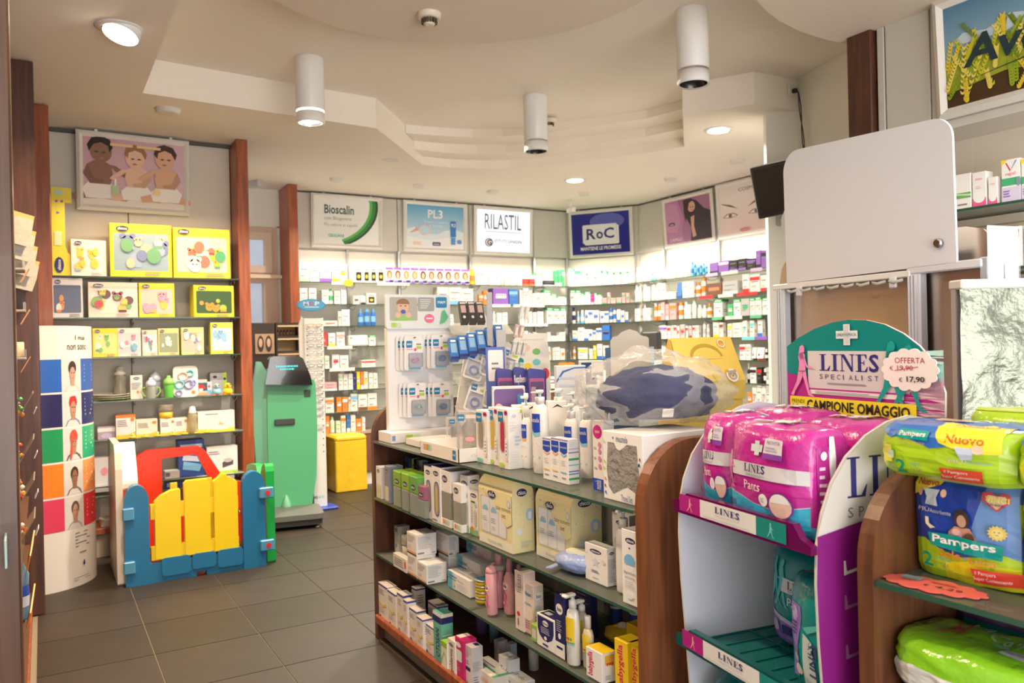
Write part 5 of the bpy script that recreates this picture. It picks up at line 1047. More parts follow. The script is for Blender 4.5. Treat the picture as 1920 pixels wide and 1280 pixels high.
# --- top shelf: toothbrush cartons with windows
for i, (B, wc, lab) in enumerate((((1.44, 2.641, 0.092, 0.058, 0.202, 0.957), (.30, .27, .22), 'leftmost slim white carton with a grey window, on the gondola top'), ((1.452, 2.583, 0.073, 0.057, 0.217, 0.957), (.62, .45, .03), 'middle slim white carton with a yellow toothbrush window, on the gondola top'),
        ((1.441, 2.487, 0.074, 0.059, 0.218, 0.957), (.50, .03, .10), 'slim white carton with a red toothbrush window, nearest of three on the gondola top'))):
    def art(F, wc=wc):
        F.rr(.10, .26, .74, .84, M((.55, .54, .52), .25), .22, .12).rr(.22, .28, .62, .80, M(wc, .3), .16, .10)
        mam_logo(F, .02, .78, .52, .95); F.rr(.66, .90, .94, .97, 'magenta', .04)
        F.rr(.66, .18, .92, .52, M((.80, .80, .84)), .1, .05).same()
        for k in range(4): F.e(.79, .24+k*.06, .05, .012, M((.15, .2, .5)), 8).same()
        F.L += 1; F.r(.10, .03, .55, .09, M([(.2, .6, .6), (.5, .7, .1), (.5, .7, .1)][i])).e(.82, .16, .08, .03, 'peach', 10)
    def side(F):
        F.lines(.08, .62, .60, .80, 4, (.72, .72, .76), .35, 3).e(.42, .88, .16, .03, M((.55, .60, .70))).lines(.45, .38, .90, .56, 3, (.45, .62, .80), .5, 5).lines(.1, .1, .8, .3, 5, (.75, .75, .78), .3).rr(.86, .92, .99, .98, 'lime', .02)
    gbox('toothbrush_carton', lab, 'carton', B, WH, art, side, group='three windowed cartons')
# --- three small cartons in a row
for i, (B, lab) in enumerate((((1.44, 2.206, 0.052, 0.032, 0.138, 0.957), 'leftmost of three small white cartons with navy shield in front of the pump bottles'), ((1.44, 2.156, 0.05, 0.037, 0.143, 0.957), 'middle of three small white cartons with navy shield'), ((1.438, 2.104, 0.049, 0.042, 0.143, 0.957), 'rightmost of three small white cartons, green and blue bands on its side'))):
    def art(F, i=i):
        F.r(0, .965, 1, 1, M((.35, .35, .62))); F.poly([(.04, .94), (.90, .94), (.90, .72), (.5, .66), (.04, .72)], M(MUB)).t(.10, .80, .84, .85, 'white', 'mustela').poly([(.2, .69), (.5, .63), (.85, .69), (.85, .65), (.5, .60), (.2, .65)], M((.85, .42, .12) if i < 2 else (.2, .5, .7)))
        F.lines(.2, .40, .85, .54, 3, (.6, .6, .64), .3).r(.15, .24, .80, .27, M((.85, .5, .2) if i < 2 else (.2, .55, .7))).lines(.25, .1, .75, .16, 1)
    def side(F):
        for y, c in ((.78, 'lilac'), (.70, (.25, .25, .55)), (.54, 'green'), (.42, 'aqua'), (.28, (.2, .2, .55)), (.22, (.2, .3, .6)), (.10, 'green')): F.r(.02, y, .98, y+(.05 if c == 'green' else .03), M(c)).same()
        F.L += 1; F.lines(.1, .84, .8, .94, 3, (.5, .7, .75), .3)
    gbox('cream_carton', lab, 'carton', B, WH, art, side, top=lambda F: F.r(0, 0, 1, 1, M((.62, .62, .76))), group='three small shield cartons')
gbox('cream_carton', 'tall narrow white and pink carton left of the gift box with window', 'carton', (1.459, 1.948, 0.052, 0.036, 0.214, 0.957), (.84, .82, .84),
     lambda F: F.e(.5, .84, .44, .10, M((.62, .03, .30))).r(.28, .82, .72, .86, 'pink').r(0, 0, 1, .17, M(MUB)).t(.2, .02, .8, .15, 'white', 'mustela', rot=1).lines(.15, .25, .45, .68, 3, (.5, .5, .55), .2).many([ell(.72, y, .14, .04, 10) for y in (.35, .46, .57, .66)], M((.70, .25, .50))), d=.045)
# gift box with a large window
t = thing('gift_box', 'white gift box with large grey plastic window, near end of the gondola top', 'gift box', (1.402, 1.692, .9576), RZ)
MB().box(-.180, 0, 0, 0, .26, .198, M(WH, .4), .002).build('carton_body', t)
mb = MB(); F = Face(mb, (-.180, -.0003, 0), (.180, 0, 0), (0, 0, .198), step=.0004)
F.poly([(.14, .84), (.30, .84), (.36, .76), (.44, .74), (.52, .78), (.62, .84), (.86, .84), (.92, .3), (.86, .16), (.62, .24), (.50, .20), (.26, .10), (.14, .2), (.10, .45)], M((.30, .29, .28), .15, bump=.8, scale=40))
F.t(.36, .86, .64, .955, M((.10, .13, .35)), 'mustela').e(.28, .91, .012, .02, 'blue').t(.46, .03, .74, .12, M((.15, .2, .5)), 'Travel Set')
g = random.Random(2)
for (x, y, c) in ((.06, .55, 'lime'), (.05, .45, 'lime'), (.07, .3, 'orange'), (.06, .2, 'brown'), (.07, .1, 'blue'), (.9, .62, 'palegreen'), (.94, .66, 'magenta'), (.92, .58, 'navy'), (.05, .85, 'palegreen')): F.e(x, y, .018, .026, M(c), 8).same()
mb.build('carton_print', t)
# pump bottles
def pump_bottle(label, Q, nose=None, body=WH, small=False, group='white pump bottles', navy=True, band=(.25, .60, .72)):
    x, y, r, H_, S_, z0 = Q
    t = thing('pump_bottle', label, 'bottle', (x, y, z0+.0006), RZ+.25, group)
    MB().lathe([(r*.88, 0), (r*.97, .004), (r, S_*.2), (r, S_*.82), (r*.86, S_*.94), (r*.42, S_)], M(body, .3), n=22, sy=.72).build('bottle_body', t)
    if H_ > S_+.01:
        e = H_-S_; MB().lathe([(r*.50, S_-.002), (r*.52, S_+e*.42), (r*.46, S_+e*.46)], M((.86, .86, .86), .35), n=18).build('collar', t)
        o = MB().lathe([(r*.16, S_+e*.44), (r*.16, S_+e*.76)], M((.45, .66, .80), .2), n=10).build('stem', t)
        MB().lathe([(r*.30, S_+e*.72), (r*.44, S_+e*.86), (r*.40, H_), (r*.1, H_+.001)], M((.86, .86, .86), .3), n=16).box(-.006, -r*1.25, S_+e*.78, .006, 0, S_+e*.9, M((.86, .86, .86), .3), .002).build('pump_head', t)
    mb = MB()
    def fn(u, v, k): a = math.radians(-150)+math.radians(115)*u; return ((r+.0006+k)*math.cos(a), (r*.72+.0006+k)*math.sin(a), S_*.05+S_*.8*v)
    F = Face(mb, fn=fn, step=.0003)
    if navy:
        for q in range(6):
            a, b = .04+.125*q, .04+.125*(q+1); ya, yb = .76-.06*(1-abs(a-.4)/.4)-.10*a, .76-.06*(1-abs(b-.4)/.4)-.10*b
            F.poly([(a, ya), (b, yb), (b, 1.0), (a, 1.0)], M(MUB)).same(); F.poly([(a, ya-.07), (b, yb-.07), (b, yb), (a, ya)], M(band)).same()
        F.L += 2; F.t(.10, .85, .74, .93, 'white', 'mustela'); F.lines(.15, .42, .8, .5, 2, (.6, .6, .66), .3).r(.15, .22, .75, .25, M(band))
        F.lines(.2, .10, .6, .16, 2, (.7, .7, .75), .3)
    mb.build('bottle_label', t)
    return t
pump_bottle('small white bottle with navy label and orange stripe, beside the slim cartons', (1.511, 2.474, 0.021, 0.273, 0.189, 0.957), band=(.85, .45, .15))
pump_bottle('tallest white pump bottle with navy label, behind the three small cartons', (1.495, 2.355, 0.033, 0.291, 0.246, 0.957))
pump_bottle('second tall white pump bottle, behind and right of the tallest', (1.604, 2.399, 0.034, 0.289, 0.233, 0.957))
pump_bottle('shorter white pump bottle behind the rightmost small carton', (1.556, 2.253, 0.028, 0.245, 0.198, 0.957))
pump_bottle('white pump bottle left of the pink-sided carton', (1.566, 2.178, 0.027, 0.243, 0.2, 0.957))
pump_bottle('white pump bottle in the back row, half hidden between two others', (1.877, 2.696, 0.033, 0.25, 0.196, 0.957), navy=False)
# bag of folded navy towels in clear film
from mathutils import noise as mnoise
def blob(mb, cx, cy, cz, rx, ry, rz, m, amp=.15, fr=6, seed=0, n=28, k=18, flat=0, ridge=0):
    vs = []; fs = []
    for j in range(k+1):
        ph = PI*j/k
        for i in range(n):
            th = 2*PI*i/n; d = Vector((math.sin(ph)*math.cos(th), math.sin(ph)*math.sin(th), math.cos(ph)))
            q = mnoise.noise(d*fr*.5+Vector((seed, 0, 0)))*amp
            if ridge: q += ridge*(abs(mnoise.noise(d*fr+Vector((0, seed, 0))))-.2)
            r = 1+q; x, y, z = d.x*rx*r, d.y*ry*r, d.z*rz*r
            if flat and z < -rz*flat: z = -rz*flat
            vs.append((cx+x, cy+y, cz+z))
    for j in range(k):
        for i in range(n): fs.append((j*n+i, j*n+(i+1) % n, (j+1)*n+(i+1) % n, (j+1)*n+i))
    mb.add(vs, fs, m, True); return mb
t = thing('bagged_towels', 'clear plastic bag of folded navy towels lying on the gift box', 'bag', (1.63, 1.90, 1.250), -.5)
blob(MB(), .0, 0, -.005, .185, .165, .088, M((.022, .032, .12), .8, noise=.4, bump=.6, scale=25), .12, 4, 3, flat=.75, ridge=.14, n=48, k=28).build('navy_cloth', t)
blob(MB(), -.06, .06, -.02, .10, .12, .06, M((.10, .075, .08), .8, bump=.5, scale=25), .2, 5, 9, flat=.75, ridge=.2, n=30).build('brown_cloth', t)
blob(MB(), -.012, .0, .01, .235, .215, .122, M((.84, .85, .87), .10, alpha=.03, bump=.6, scale=16, fk=.28), .12, 3.5, 1, flat=.78, ridge=.22, n=64, k=36).build('plastic_bag', t)
MB().box(-.02, -.185, .035, .012, -.180, .062, M('white', .4), .001).build('white_sticker', t, rot=(.5, 0, 0))
# --- card display with pacifier blisters
t = thing('blister_display', 'white card display with baby photo header and hanging pacifier packs, far end of gondola', 'display', (1.385, 3.475, .9576), 0)
MB().box(0, -.0, 0, .375, .165, .048, M((.84, .82, .84), .4), .002).build('base_tray', t)
MB().box(.03, .10, .048, .375, .135, .54, M((.80, .82, .86), .4), .002).build('board', t)
hd = MB().prism(rr(.02, .535, .36, .700, .012), .085, .10, 'y', M((.72, .78, .80), .4)).build('header', t)
mb = MB(); F = Face(mb, (.02, .0846, .535), (.34, 0, 0), (0, 0, .165), step=.0004)
F.rr(.06, .24, .48, .92, M((.42, .42, .38)), .03).e(.26, .62, .085, .19, M((.72, .46, .34))).poly(ell(.26, .72, .10, .16, 14, 0, PI), M((.28, .15, .08))).poly([(.10, .24), (.16, .36), (.26, .42), (.37, .36), (.44, .24)], M((.28, .55, .16)))
F.e(.18, .40, .045, .08, M((.74, .48, .36))).same().e(.34, .40, .045, .08, M((.74, .48, .36))).e(.26, .50, .04, .06, M((.06, .12, .45))).r(.21, .66, .24, .68, 'black').same().r(.28, .66, .31, .68, 'black')
F.rr(.49, .52, .74, .92, M((.34, .36, .35)), .03).poly([(.47, .70), (.50, .76), (.50, .64)], M((.34, .36, .35))).lines(.52, .58, .70, .88, 5, (.7, .7, .7), .4)
mam_logo(F, .77, .62, .94, .93); F.e(.66, .30, .075, .13, M((.80, .16, .28))).r(.61, .28, .71, .32, 'white').poly([(.82, .12), (.86, .5), (.90, .56), (.96, .34), (.90, .18)], 'mint').rr(.08, .06, .14, .18, 'lime', .01).rr(.16, .06, .22, .18, 'palegreen', .01)
mb.build('header_print', hd)
mb = MB(); F = Face(mb, (0, -.0005, 0), (.4, 0, 0), (0, 0, .048), step=.0004); F.rr(.18, .2, .27, .75, M('lime'), .01).rr(.28, .2, .37, .75, M('palegreen'), .01).r(.01, .25, .05, .75, M((.2, .35, .65))); mb.build('tray_print', t)
def blister(label, x, z, col, y=3.53, n=3, parent=None):
    for i in range(n-1, -1, -1):
        b = thing('pacifier_pack', label[i], 'pacifier pack', (1.385+x-.014*i, y-.002+.018*i, .9576+z), .12*0, 'pacifier packs on the card display', rot=(.06, 0, 0))
        MB().prism(rr(-.048, -.09, .048, .075, .012), 0, .0015, 'y', M((.84, .84, .85), .4)).build('card', b)
        mb = MB(); F = Face(mb, (-.048, -.0004, -.09), (.096, 0, 0), (0, 0, .165), step=.0003)
        mam_logo(F, .10, .66, .42, .86); F.e(.58, .60, .07, .045, M((.75, .08, .2))).r(.12, .60, .46, .63, 'pink').rr(.64, .62, .92, .70, 'lime', .02).r(.64, .74, .9, .77, 'text').rr(.22, .02, .88, .09, M((.25, .52, .72)), .02)
        mb.build('card_print', b)
        if i == 0:
            MB().prism(rr(-.028, -.075, .040, -.005, .008), -.022, -.001, 'y', M((.80, .82, .86), .08, alpha=.16)).build('blister', b)
            P = MB(); c = M(col, .3)
            P.tube([(.006+.018*math.cos(a), -.012, -.04+.013*math.sin(a)) for a in [2*PI*k/16 for k in range(16)]], .004, c, 6, True); P.T = Matrix.Translation((.006, -.008, -.04)) @ Matrix.Rotation(PI/2, 4, 'X'); P.lathe([(.006, -.004), (.014, 0), (.006, .01)], c, n=12); P.T = None
            P.build('pacifier', b)
pos = ['upper left', 'upper right', 'lower left', 'lower right']
for q, (x, z, col) in enumerate(((.145, .425, (.78, .42, .62)), (.285, .43, (.10, .30, .62)), (.155, .20, (.45, .70, .62)), (.285, .195, (.08, .28, .58)))):
    blister([f'front pacifier pack of the {pos[q]} bundle on the card display', f'middle pacifier pack of the {pos[q]} bundle on the card display', f'rear pacifier pack of the {pos[q]} bundle on the card display'], x, z, col)
    MB().tube([(1.385+x, 3.575, .9576+z+.06), (1.385+x, 3.50, .9576+z+.068)], .003, M('silver', .2, 1), 6).build('peg_hook', t, ).location = (-1.385, -3.475, -.9576)
# --- open trays at the front edge
t = thing('open_tray', 'low empty white card tray in front of the card display', 'tray', (1.431, 3.117, 0.957), RZ)
def tray_mb(w, d, h, m): return MB().box(-w, 0, 0, 0, d, .003, m).box(-w, 0, 0, 0, .003, h, m).box(-w, d-.003, 0, 0, d, h, m).box(-w, 0, 0, -w+.003, d, h, m).box(-.003, 0, 0, 0, d, h, m)
tray_mb(.30, .20, .03, M((.84, .82, .80), .4)).build('tray_walls', t)
t = thing('open_tray', 'white card tray with colourful squares and blue logo, holding bottle packs', 'tray', (1.363, 2.737, 0.957), RZ)
tray_mb(.36, .22, .055, M((.86, .84, .82), .4)).build('tray_walls', t)
mb = MB(); F = Face(mb, (-.36, -.0005, 0), (.36, 0, 0), (0, 0, .055), step=.0004)
for k, c in enumerate(('pink', 'lime', 'orange', 'aqua', 'palegreen')): F.rr(.10+k*.045, .42, .135+k*.045, .85, c, .008).same()
F.L += 1; mam_logo(F, .86, .2, .94, .85); G = Face(mb, (.0003, 0, 0), (0, .22, 0), (0, 0, .055), step=.0004); G.t(.25, .3, .98, .55, M((.55, .55, .6)), 'Guardami per'); mb.build('tray_print', t)
def clear_pack(label, x, y, z, w, d, h, th, c, name='bottle_pack'):
    t = thing(name, label, 'pack', (x, y, z), th, 'clear packs on the gondola')
    MB().box(-w/2, -d/2, 0, w/2, d/2, h, M((.85, .86, .88), .08, alpha=.14), .003).build('clear_box', t)
    MB().lathe([(w*.28, .004), (w*.33, .01), (w*.30, h*.4), (w*.33, h*.62), (w*.2, h*.7), (w*.14, h*.82), (w*.05, h*.86)], M(c, .3, alpha=.5), n=16).build('bottle', t)
    mb = MB(); F = Face(mb, (-w/2, -d/2-.0006, 0), (w, 0, 0), (0, 0, h), step=.0004); mam_logo(F, .06, .78, .34, .94); F.r(.4, .84, .92, .93, M((.78, .70, .72))).e(.55, .34, .2, .06, 'pink', 10).r(.3, .05, .8, .12, 'lilac'); mb.build('pack_print', t)
p = (1.505, 2.932, 0.957)
clear_pack('clear pack with a baby bottle in the white tray, blue logo top left', p[0]+.03, p[1]+.04, .963, .10, .08, .17, -.6, (.78, .74, .72))
g = random.Random(4)
p = (1.533, 3.209, 0.957)
clear_pack('flat clear pack lying in the tray behind the bottle pack', p[0]+.08, p[1]+.04, .963, .09, .07, .12, -.3, (.7, .72, .72))
# --- tilted blister stand right of the card display
t = thing('tiered_display', 'white tiered stand with tilted rows of boxes and blister cards, behind the card display', 'display', (1.86, 3.42, .9576), -.25)
MB().prism([(-.14, 0), (.14, 0), (.10, .50), (.04, .62), (-.02, .62)], .17, .182, 'y', M((.82, .80, .78), .5)).build('side_board', t)
MB().box(-.16, -.02, 0, .17, .17, .012, M((.80, .78, .76), .5)).build('base', t)
for k, (z, d) in enumerate(((.10, -.14), (.26, -.10), (.40, -.05), (.50, 0))):
    MB().add([(-.16, d, z), (.15, d, z), (.15, d+.14, z+.06), (-.16, d+.14, z+.06)], [(0, 1, 2, 3)], M((.80, .78, .74), .1, alpha=.3)).build('tier', t)
tdm = Matrix.Translation((1.86, 3.42, .9576)) @ Matrix.Rotation(-.25, 4, 'Z')
def tiered(name, lab, cat, lx, ly, lz, w, d, h, c, art, tilt=.5, gr='small items on the tiered stand', yaw=0):
    p = tdm @ Vector((lx, ly, lz)); o = thing(name, lab, cat, p, 0, gr, rot=(-tilt, 0, -.25+yaw))
    MB().box(-w/2, 0, 0, w/2, d, h, M(c, .35), .001).build('carton_body', o); mb = MB(); F = Face(mb, (-w/2, -.0003, 0), (w, 0, 0), (0, 0, h), step=.0004); art(F); mb.build('carton_print', o)
for i in range(3): tiered('small_carton', f'{ORD[i]} black carton from left on the top tier of the tiered stand', 'carton', -.10+i*.042, -.02, .56, .036, .03, .12, (.04, .035, .035), lambda F: F.r(.15, .45, .85, .8, M((.50, .38, .36))).e(.5, .25, .2, .07, (.6, .6, .6), 10).r(.1, .85, .9, .95, 'grey'))
for i in range(6): tiered('small_carton', f'{ORD[i]} bright blue carton from left on the second tier of the tiered stand', 'carton', -.17+i*.045, -.10, .385+i*.012, .041, .03, .115, (.04, .18, .55), lambda F: F.r(.15, .30, .85, .75, M((.25, .45, .72))).r(.2, .8, .8, .9, 'white').r(0, 0, 1, .12, 'navy'))
def tcard(lab, lx, ly, lz, col, tilt=.75, yaw=0):
    p = tdm @ Vector((lx, ly, lz)); b = thing('pacifier_pack', lab, 'pacifier pack', p, 0, 'blister cards on the tiered stand', rot=(-tilt, .35, -.4+yaw))
    MB().prism(rr(-.045, 0, .045, .16, .012), 0, .0015, 'y', M((.84, .84, .86), .4)).build('card', b)
    MB().prism(rr(-.038, .01, .038, .085, .01), -.02, -.001, 'y', M((.84, .86, .9), .08, alpha=.16)).build('blister', b)
    P = MB(); P.tube([(.02*math.cos(a), -.01, .045+.022*math.sin(a)) for a in [2*PI*k/14 for k in range(14)]], .005, M(col, .3), 6, True); P.build('pacifier', b)
    mb = MB(); F = Face(mb, (-.045, -.0004, 0), (.09, 0, 0), (0, 0, .16), step=.0003); mam_logo(F, .1, .7, .4, .9); F.rr(.6, .72, .9, .8, 'lime', .02).lines(.1, .58, .9, .66, 1); mb.build('card_print', b)
for i, (lx, ly, lz, c, lab) in enumerate(((-.10, -.12, .29, (.12, .22, .62), 'blister card with dark blue pacifier, left of the middle tier'), (-.02, -.12, .30, (.15, .3, .7), 'blister card with bright blue pacifier on the middle tier'), (.06, -.11, .30, (.75, .25, .45), 'blister card with pink pacifier on the middle tier'),
        (-.11, -.16, .14, (.10, .2, .6), 'blister card with blue ring on the lower tier, left'), (-.02, -.16, .15, (.78, .18, .16), 'blister card with red ring on the lower tier'), (.07, -.15, .13, (.1, .25, .6), 'blister card with blue teat on the lower tier, right'),
        (-.08, -.17, .02, (.74, .74, .76), 'clear empty-looking blister card at the foot of the tiered stand, left'), (.02, -.17, .02, (.7, .7, .74), 'clear empty-looking blister card at the foot of the tiered stand, right'))): tcard(lab, lx, ly, lz, c, .55, .2*math.sin(i*2))
# --- counter goods behind
def dbox(name, lab, cat, px, w, d, h, th, base, art=None, side=None, group=None, top=None, z=.9576):
    t = thing(name, lab, cat, (px[0], px[1], z), th, group)
    MB().box(-w/2, 0, 0, w/2, d, h, M(base, .42), .0015).build('carton_body', t)
    mb = MB()
    if art: art(Face(mb, (-w/2, -.0003, 0), (w, 0, 0), (0, 0, h), step=.0004))
    if side: side(Face(mb, (w/2+.0003, 0, 0), (0, d, 0), (0, 0, h), step=.0004))
    if top: top(Face(mb, (-w/2, 0, h+.0003), (w, 0, 0), (0, d, 0), step=.0004))
    if mb.v: mb.build('carton_print', t)
    return t
PURP = (.035, .035, .28)
def purple(lab, px, w, h, th, var):
    t = thing('purple_display', lab, 'display', (px[0], px[1], .9576), th)
    MB().prism([(0, 0), (.12, 0), (.12, h*.78), (.06, h*.95), (.0, h)], -w/2, -w/2+.004, 'x', M(PURP, .4)).build('side_panel', t)
    MB().prism([(0, 0), (.12, 0), (.12, h*.78), (.06, h*.95), (.0, h)], w/2-.004, w/2, 'x', M(PURP, .4)).build('side_panel', t)
    MB().prism([(-w/2, 0), (w/2, 0), (w/2, h*.97), (w*.3, h), (-w*.35, h*1.02), (-w/2, h)], .0, .005, 'y', M(PURP, .4)).build('front_panel', t)
    mb = MB(); F = Face(mb, (-w/2, -.0005, 0), (w, 0, 0), (0, 0, h), step=.0005)
    if var == 0: F.rr(.12, .2, .9, .9, M((.42, .08, .28)), .04).rr(.16, .24, .86, .86, M((.10, .05, .16)), .03).rr(.22, .25, .82, .42, 'teal', .03).rr(.2, .58, .45, .8, M((.4, .3, .4)), .03).t(.5, .3, .7, .38, 'white', 'C')
    else: F.t(.08, .80, .92, .92, 'white', '*Respibene').r(.1, .72, .8, .75, M((.6, .6, .7))).rr(.1, .45, .45, .68, M((.65, .42, .3)), .04).rr(.5, .5, .92, .6, 'yellow', .02)
    mb.build('panel_print', t)
h_ = .36
purple('dark purple card display, left one, with magenta and teal panel', (1.672, 2.903, 1.185), .078, .345, -.45, 0)
purple('dark purple card display, middle one, with white lettering', (1.716, 2.854, 1.185), .058, .35, -.45, 1)
purple('dark purple card display, right one, with magenta framed panel', (1.733, 2.751, 1.189), .078, .345, -.45, 0)
dbox('breast_pump_carton', 'grey carton with baby feeding picture and round corner, in front of purple displays', 'carton', (1.534, 2.636, 1.175), .125, .05, .29, -.42, (.62, .62, .70), lambda F: F.rr(.04, .45, .96, .97, M((.12, .06, .25)), .05).e(.28, .64, .22, .09, M((.72, .42, .32))).same().e(.18, .70, .14, .08, M((.74, .45, .35))).e(.55, .66, .16, .05, M((.65, .62, .66))).rr(.76, .72, .92, .9, M((.01, .22, .50)), .02))
dbox('denture_carton', 'white carton with blue arc and blue end, right of the purple displays', 'carton', (1.912, 2.762, 1.179), .125, .07, .355, -.45, (.80, .82, .86), lambda F: F.poly([(.0, .80), (.25, .92), (.6, .965), (1, .97), (1, .985), (.6, .98), (.2, .94), (0, .83)], 'blue').lines(.08, .72, .8, .9, 2, (.6, .68, .8), .3), side=lambda S: S.r(0, .0, .8, 1, M((.03, .16, .55))).t(.15, .5, .6, .92, 'white', 'SOLUZIONE', rot=1))
dbox('small_carton', 'white and navy cartons stacked right of the blue-ended carton', 'carton', (2.079, 2.838, 1.166), .10, .07, .37, -.45, (.80, .80, .78), lambda F: F.r(.0, .80, .45, .98, M((.02, .06, .2))).r(0, .72, .7, .8, 'navy').r(.5, .82, .95, .86, 'text').t(.05, .86, .4, .93, 'white', '*Oral'))
dbox('card_notice', 'small blue-framed white notice beside the tiered stand', 'notice', (1.712, 3.054, 1.129), .085, .012, .44, -.5, (.10, .16, .5), lambda F: F.rr(.12, .66, .9, .97, M((.84, .86, .9)), .04).lines(.3, .76, .8, .86, 2))
for i, (px, py, h2, lab) in enumerate(((978, 790, .10, 'left'), (1000, 792, .09, 'middle'), (1042, 790, .10, 'right'))): dbox('small_carton', f'low white box top with black slot, {lab} one in front of the purple displays', 'carton', (1.523, 2.526, 1.182) if i == 0 else ((1.531, 2.464, 1.185) if i == 1 else (1.582, 2.376, 1.187)), .07, .06, .225+.01*i, -.45, (.84, .82, .80), lambda F: F.poly([(.2, .90), (.5, .96), (.8, .90), (.5, .93)], 'black'))
# card with coloured sweets
t = thing('sweets_display', 'white curved card display printed with coloured fruit sweets', 'display', (2.059, 3.314, 1.104), -.35); t.location.z = .9576
MB().prism([(-.085, 0), (.095, 0), (.095, .36), (.08, .50), (-.06, .50), (-.085, .47)], 0, .004, 'y', M((.82, .80, .74), .5)).build('card', t)
mb = MB(); F = Face(mb, (-.085, -.0006, .18), (.18, 0, 0), (0, 0, .32), step=.0006)
for x, y, c in ((.14, .72, 'peach'), (.34, .78, 'peach'), (.62, .72, (.2, .5, .15)), (.16, .58, 'teal'), (.62, .56, 'aqua'), (.38, .50, 'yellow')): F.e(x, y, .11, .05, M(c), 12).same()
for x, y, c in ((.12, .27, 'green'), (.32, .27, 'yellow'), (.30, .18, (.8, .7, .1)), (.56, .25, 'aqua'), (.78, .32, 'red'), (.86, .38, 'red'), (.72, .25, (.7, .08, .05))): F.e(x, y, .11, .085, M(c, .2), 12).same()
F.L += 1; F.lines(.2, .88, .85, .93, 1, (.7, .68, .64)); mb.build('card_print', t)
# tag rack with small boxes (tilted columns)
t = thing('tag_rack', 'slim white pillar rack with small boxes hanging at a tilt, behind the gondola top', 'rack', (1.839, 3.327, 1.117), -.5); t.location.z = .9576
MB().box(-.014, 0, 0, .014, .015, .70, M((.45, .45, .48), .4), .003).build('pillar', t); MB().box(.03, .0, .2, .075, .004, .52, M((.55, .56, .60), .4)).build('side_flap', t)
base = Vector((1.839, 3.327, 1.117))
for i, (px, z, w, h, c, c2, n, lab) in enumerate(((975, 1.58, .055, .10, (.78, .70, .68), 'sky', 2, 'salmon and blue'), (965, 1.47, .055, .10, (.62, .50, .48), 'red', 2, 'grey and dark red'), (958, 1.33, .075, .10, (.62, .62, .62), 'navy', 3, 'grey and navy'), (952, 1.21, .085, .11, (.62, .66, .66), 'aqua', 3, 'grey and turquoise'))):
    p = [(1.913, 3.168, 1.555), (1.89, 3.181, 1.469), (1.877, 3.188, 1.39), (1.86, 3.198, 1.292)][i]
    for k in range(n): 
        o = thing('hanging_carton', f'{ORD[k]} {lab} slim carton hanging on the tag rack', 'carton', (p[0]+k*.021, p[1]-k*.012, p[2]-.03-k*.003), 0, 'slim cartons on the tag rack', rot=(.1, .22, -.5))
        MB().box(-.0105, 0, 0, .0105, .012, h*.6, M(c, .4), .001).build('carton_body', o); mb = MB(); F = Face(mb, (-.0105, -.0005, 0), (.021, 0, 0), (0, 0, h*.6), step=.0005); F.r(.0, .0, .25, 1, M(tuple(.4*v+.25 for v in PAL[c2]))).r(.4, .2, .9, .8, 'ivory'); mb.build('carton_print', o)
# yellow toy-bag box
t = thing('gift_bag_box', 'yellow card carry box with animal face stickers and handle slot', 'box', (1.99, 2.02, .9576), -.20)
YC = M((.86, .62, .12), .45, noise=.02); dy = .17
MB().prism([(0, 0), (dy, 0), (dy, .30), (dy*.52, .46), (dy*.44, .455), (0, .30)], -.12, .12, 'x', YC).build('box_body', t)
MB().add([(-.128, -.006, .245), (.128, -.006, .245), (.128, -.010, .31), (.122, dy*.40, .462), (-.122, dy*.40, .462), (-.128, -.010, .31)], [(0, 1, 2, 5), (5, 2, 3, 4)], YC).add([(-.128, -.004, .245), (.128, -.004, .245), (.128, -.006, .31), (.122, dy*.42, .464), (-.122, dy*.42, .464), (-.128, -.006, .31)], [(3, 2, 1, 0)[::-1]], YC).build('flap', t)
mb = MB(); O, V_ = Vector((-.125, -.0105, .31)), Vector((0, dy*.40+.010, .152)); F = Face(mb, O, (.25, 0, 0), V_, step=.0006)
F.poly(ell(.5, .55, .26, .30, 16, 0, PI)+[(.26, .50), (.74, .50)][::-1][:0], M((.50, .34, .04))).poly(ell(.5, .50, .23, .26, 16, 0, PI), M((.84, .60, .12)))
G = Face(mb, (-.125, -.0075, .245), (.25, 0, 0), (0, -.003, .065), step=.0006)
def animal(F, x, y, r, c, ry=1, ears=True):
    F.e(x, y, r*1.2, r*1.35*ry, 'white', 18); 
    if ears: F.e(x-r*.7, y+r*.8*ry, r*.32, r*.36*ry, M(c), 10).same(); F.e(x+r*.7, y+r*.8*ry, r*.32, r*.36*ry, M(c), 10)
    F.e(x, y, r*.92, r*1.0*ry, M(c), 18).e(x, y-r*.32*ry, r*.5, r*.42*ry, M(tuple(min(1, v*1.5) for v in c)), 12).e(x, y-r*.15*ry, r*.16, r*.14*ry, 'black', 8).same(); F.e(x-r*.35, y+r*.25*ry, r*.09, r*.1*ry, 'black', 8).same(); F.e(x+r*.35, y+r*.25*ry, r*.09, r*.1*ry, 'black', 8)
animal(F, .16, .18, .065, (.36, .40, .46), 1.4); animal(F, .78, .84, .05, (.80, .36, .05), 1.4, False); animal(F, .80, .10, .078, (.48, .38, .26), 1.4)
F = Face(mb, (-.12, -.0006, 0), (.24, 0, 0), (0, 0, .30), step=.0006); animal(F, .74, .52, .07, (.36, .42, .48), .85); F.r(.40, .74, .54, .80, M((.70, .50, .08)))
mb.build('stickers', t)
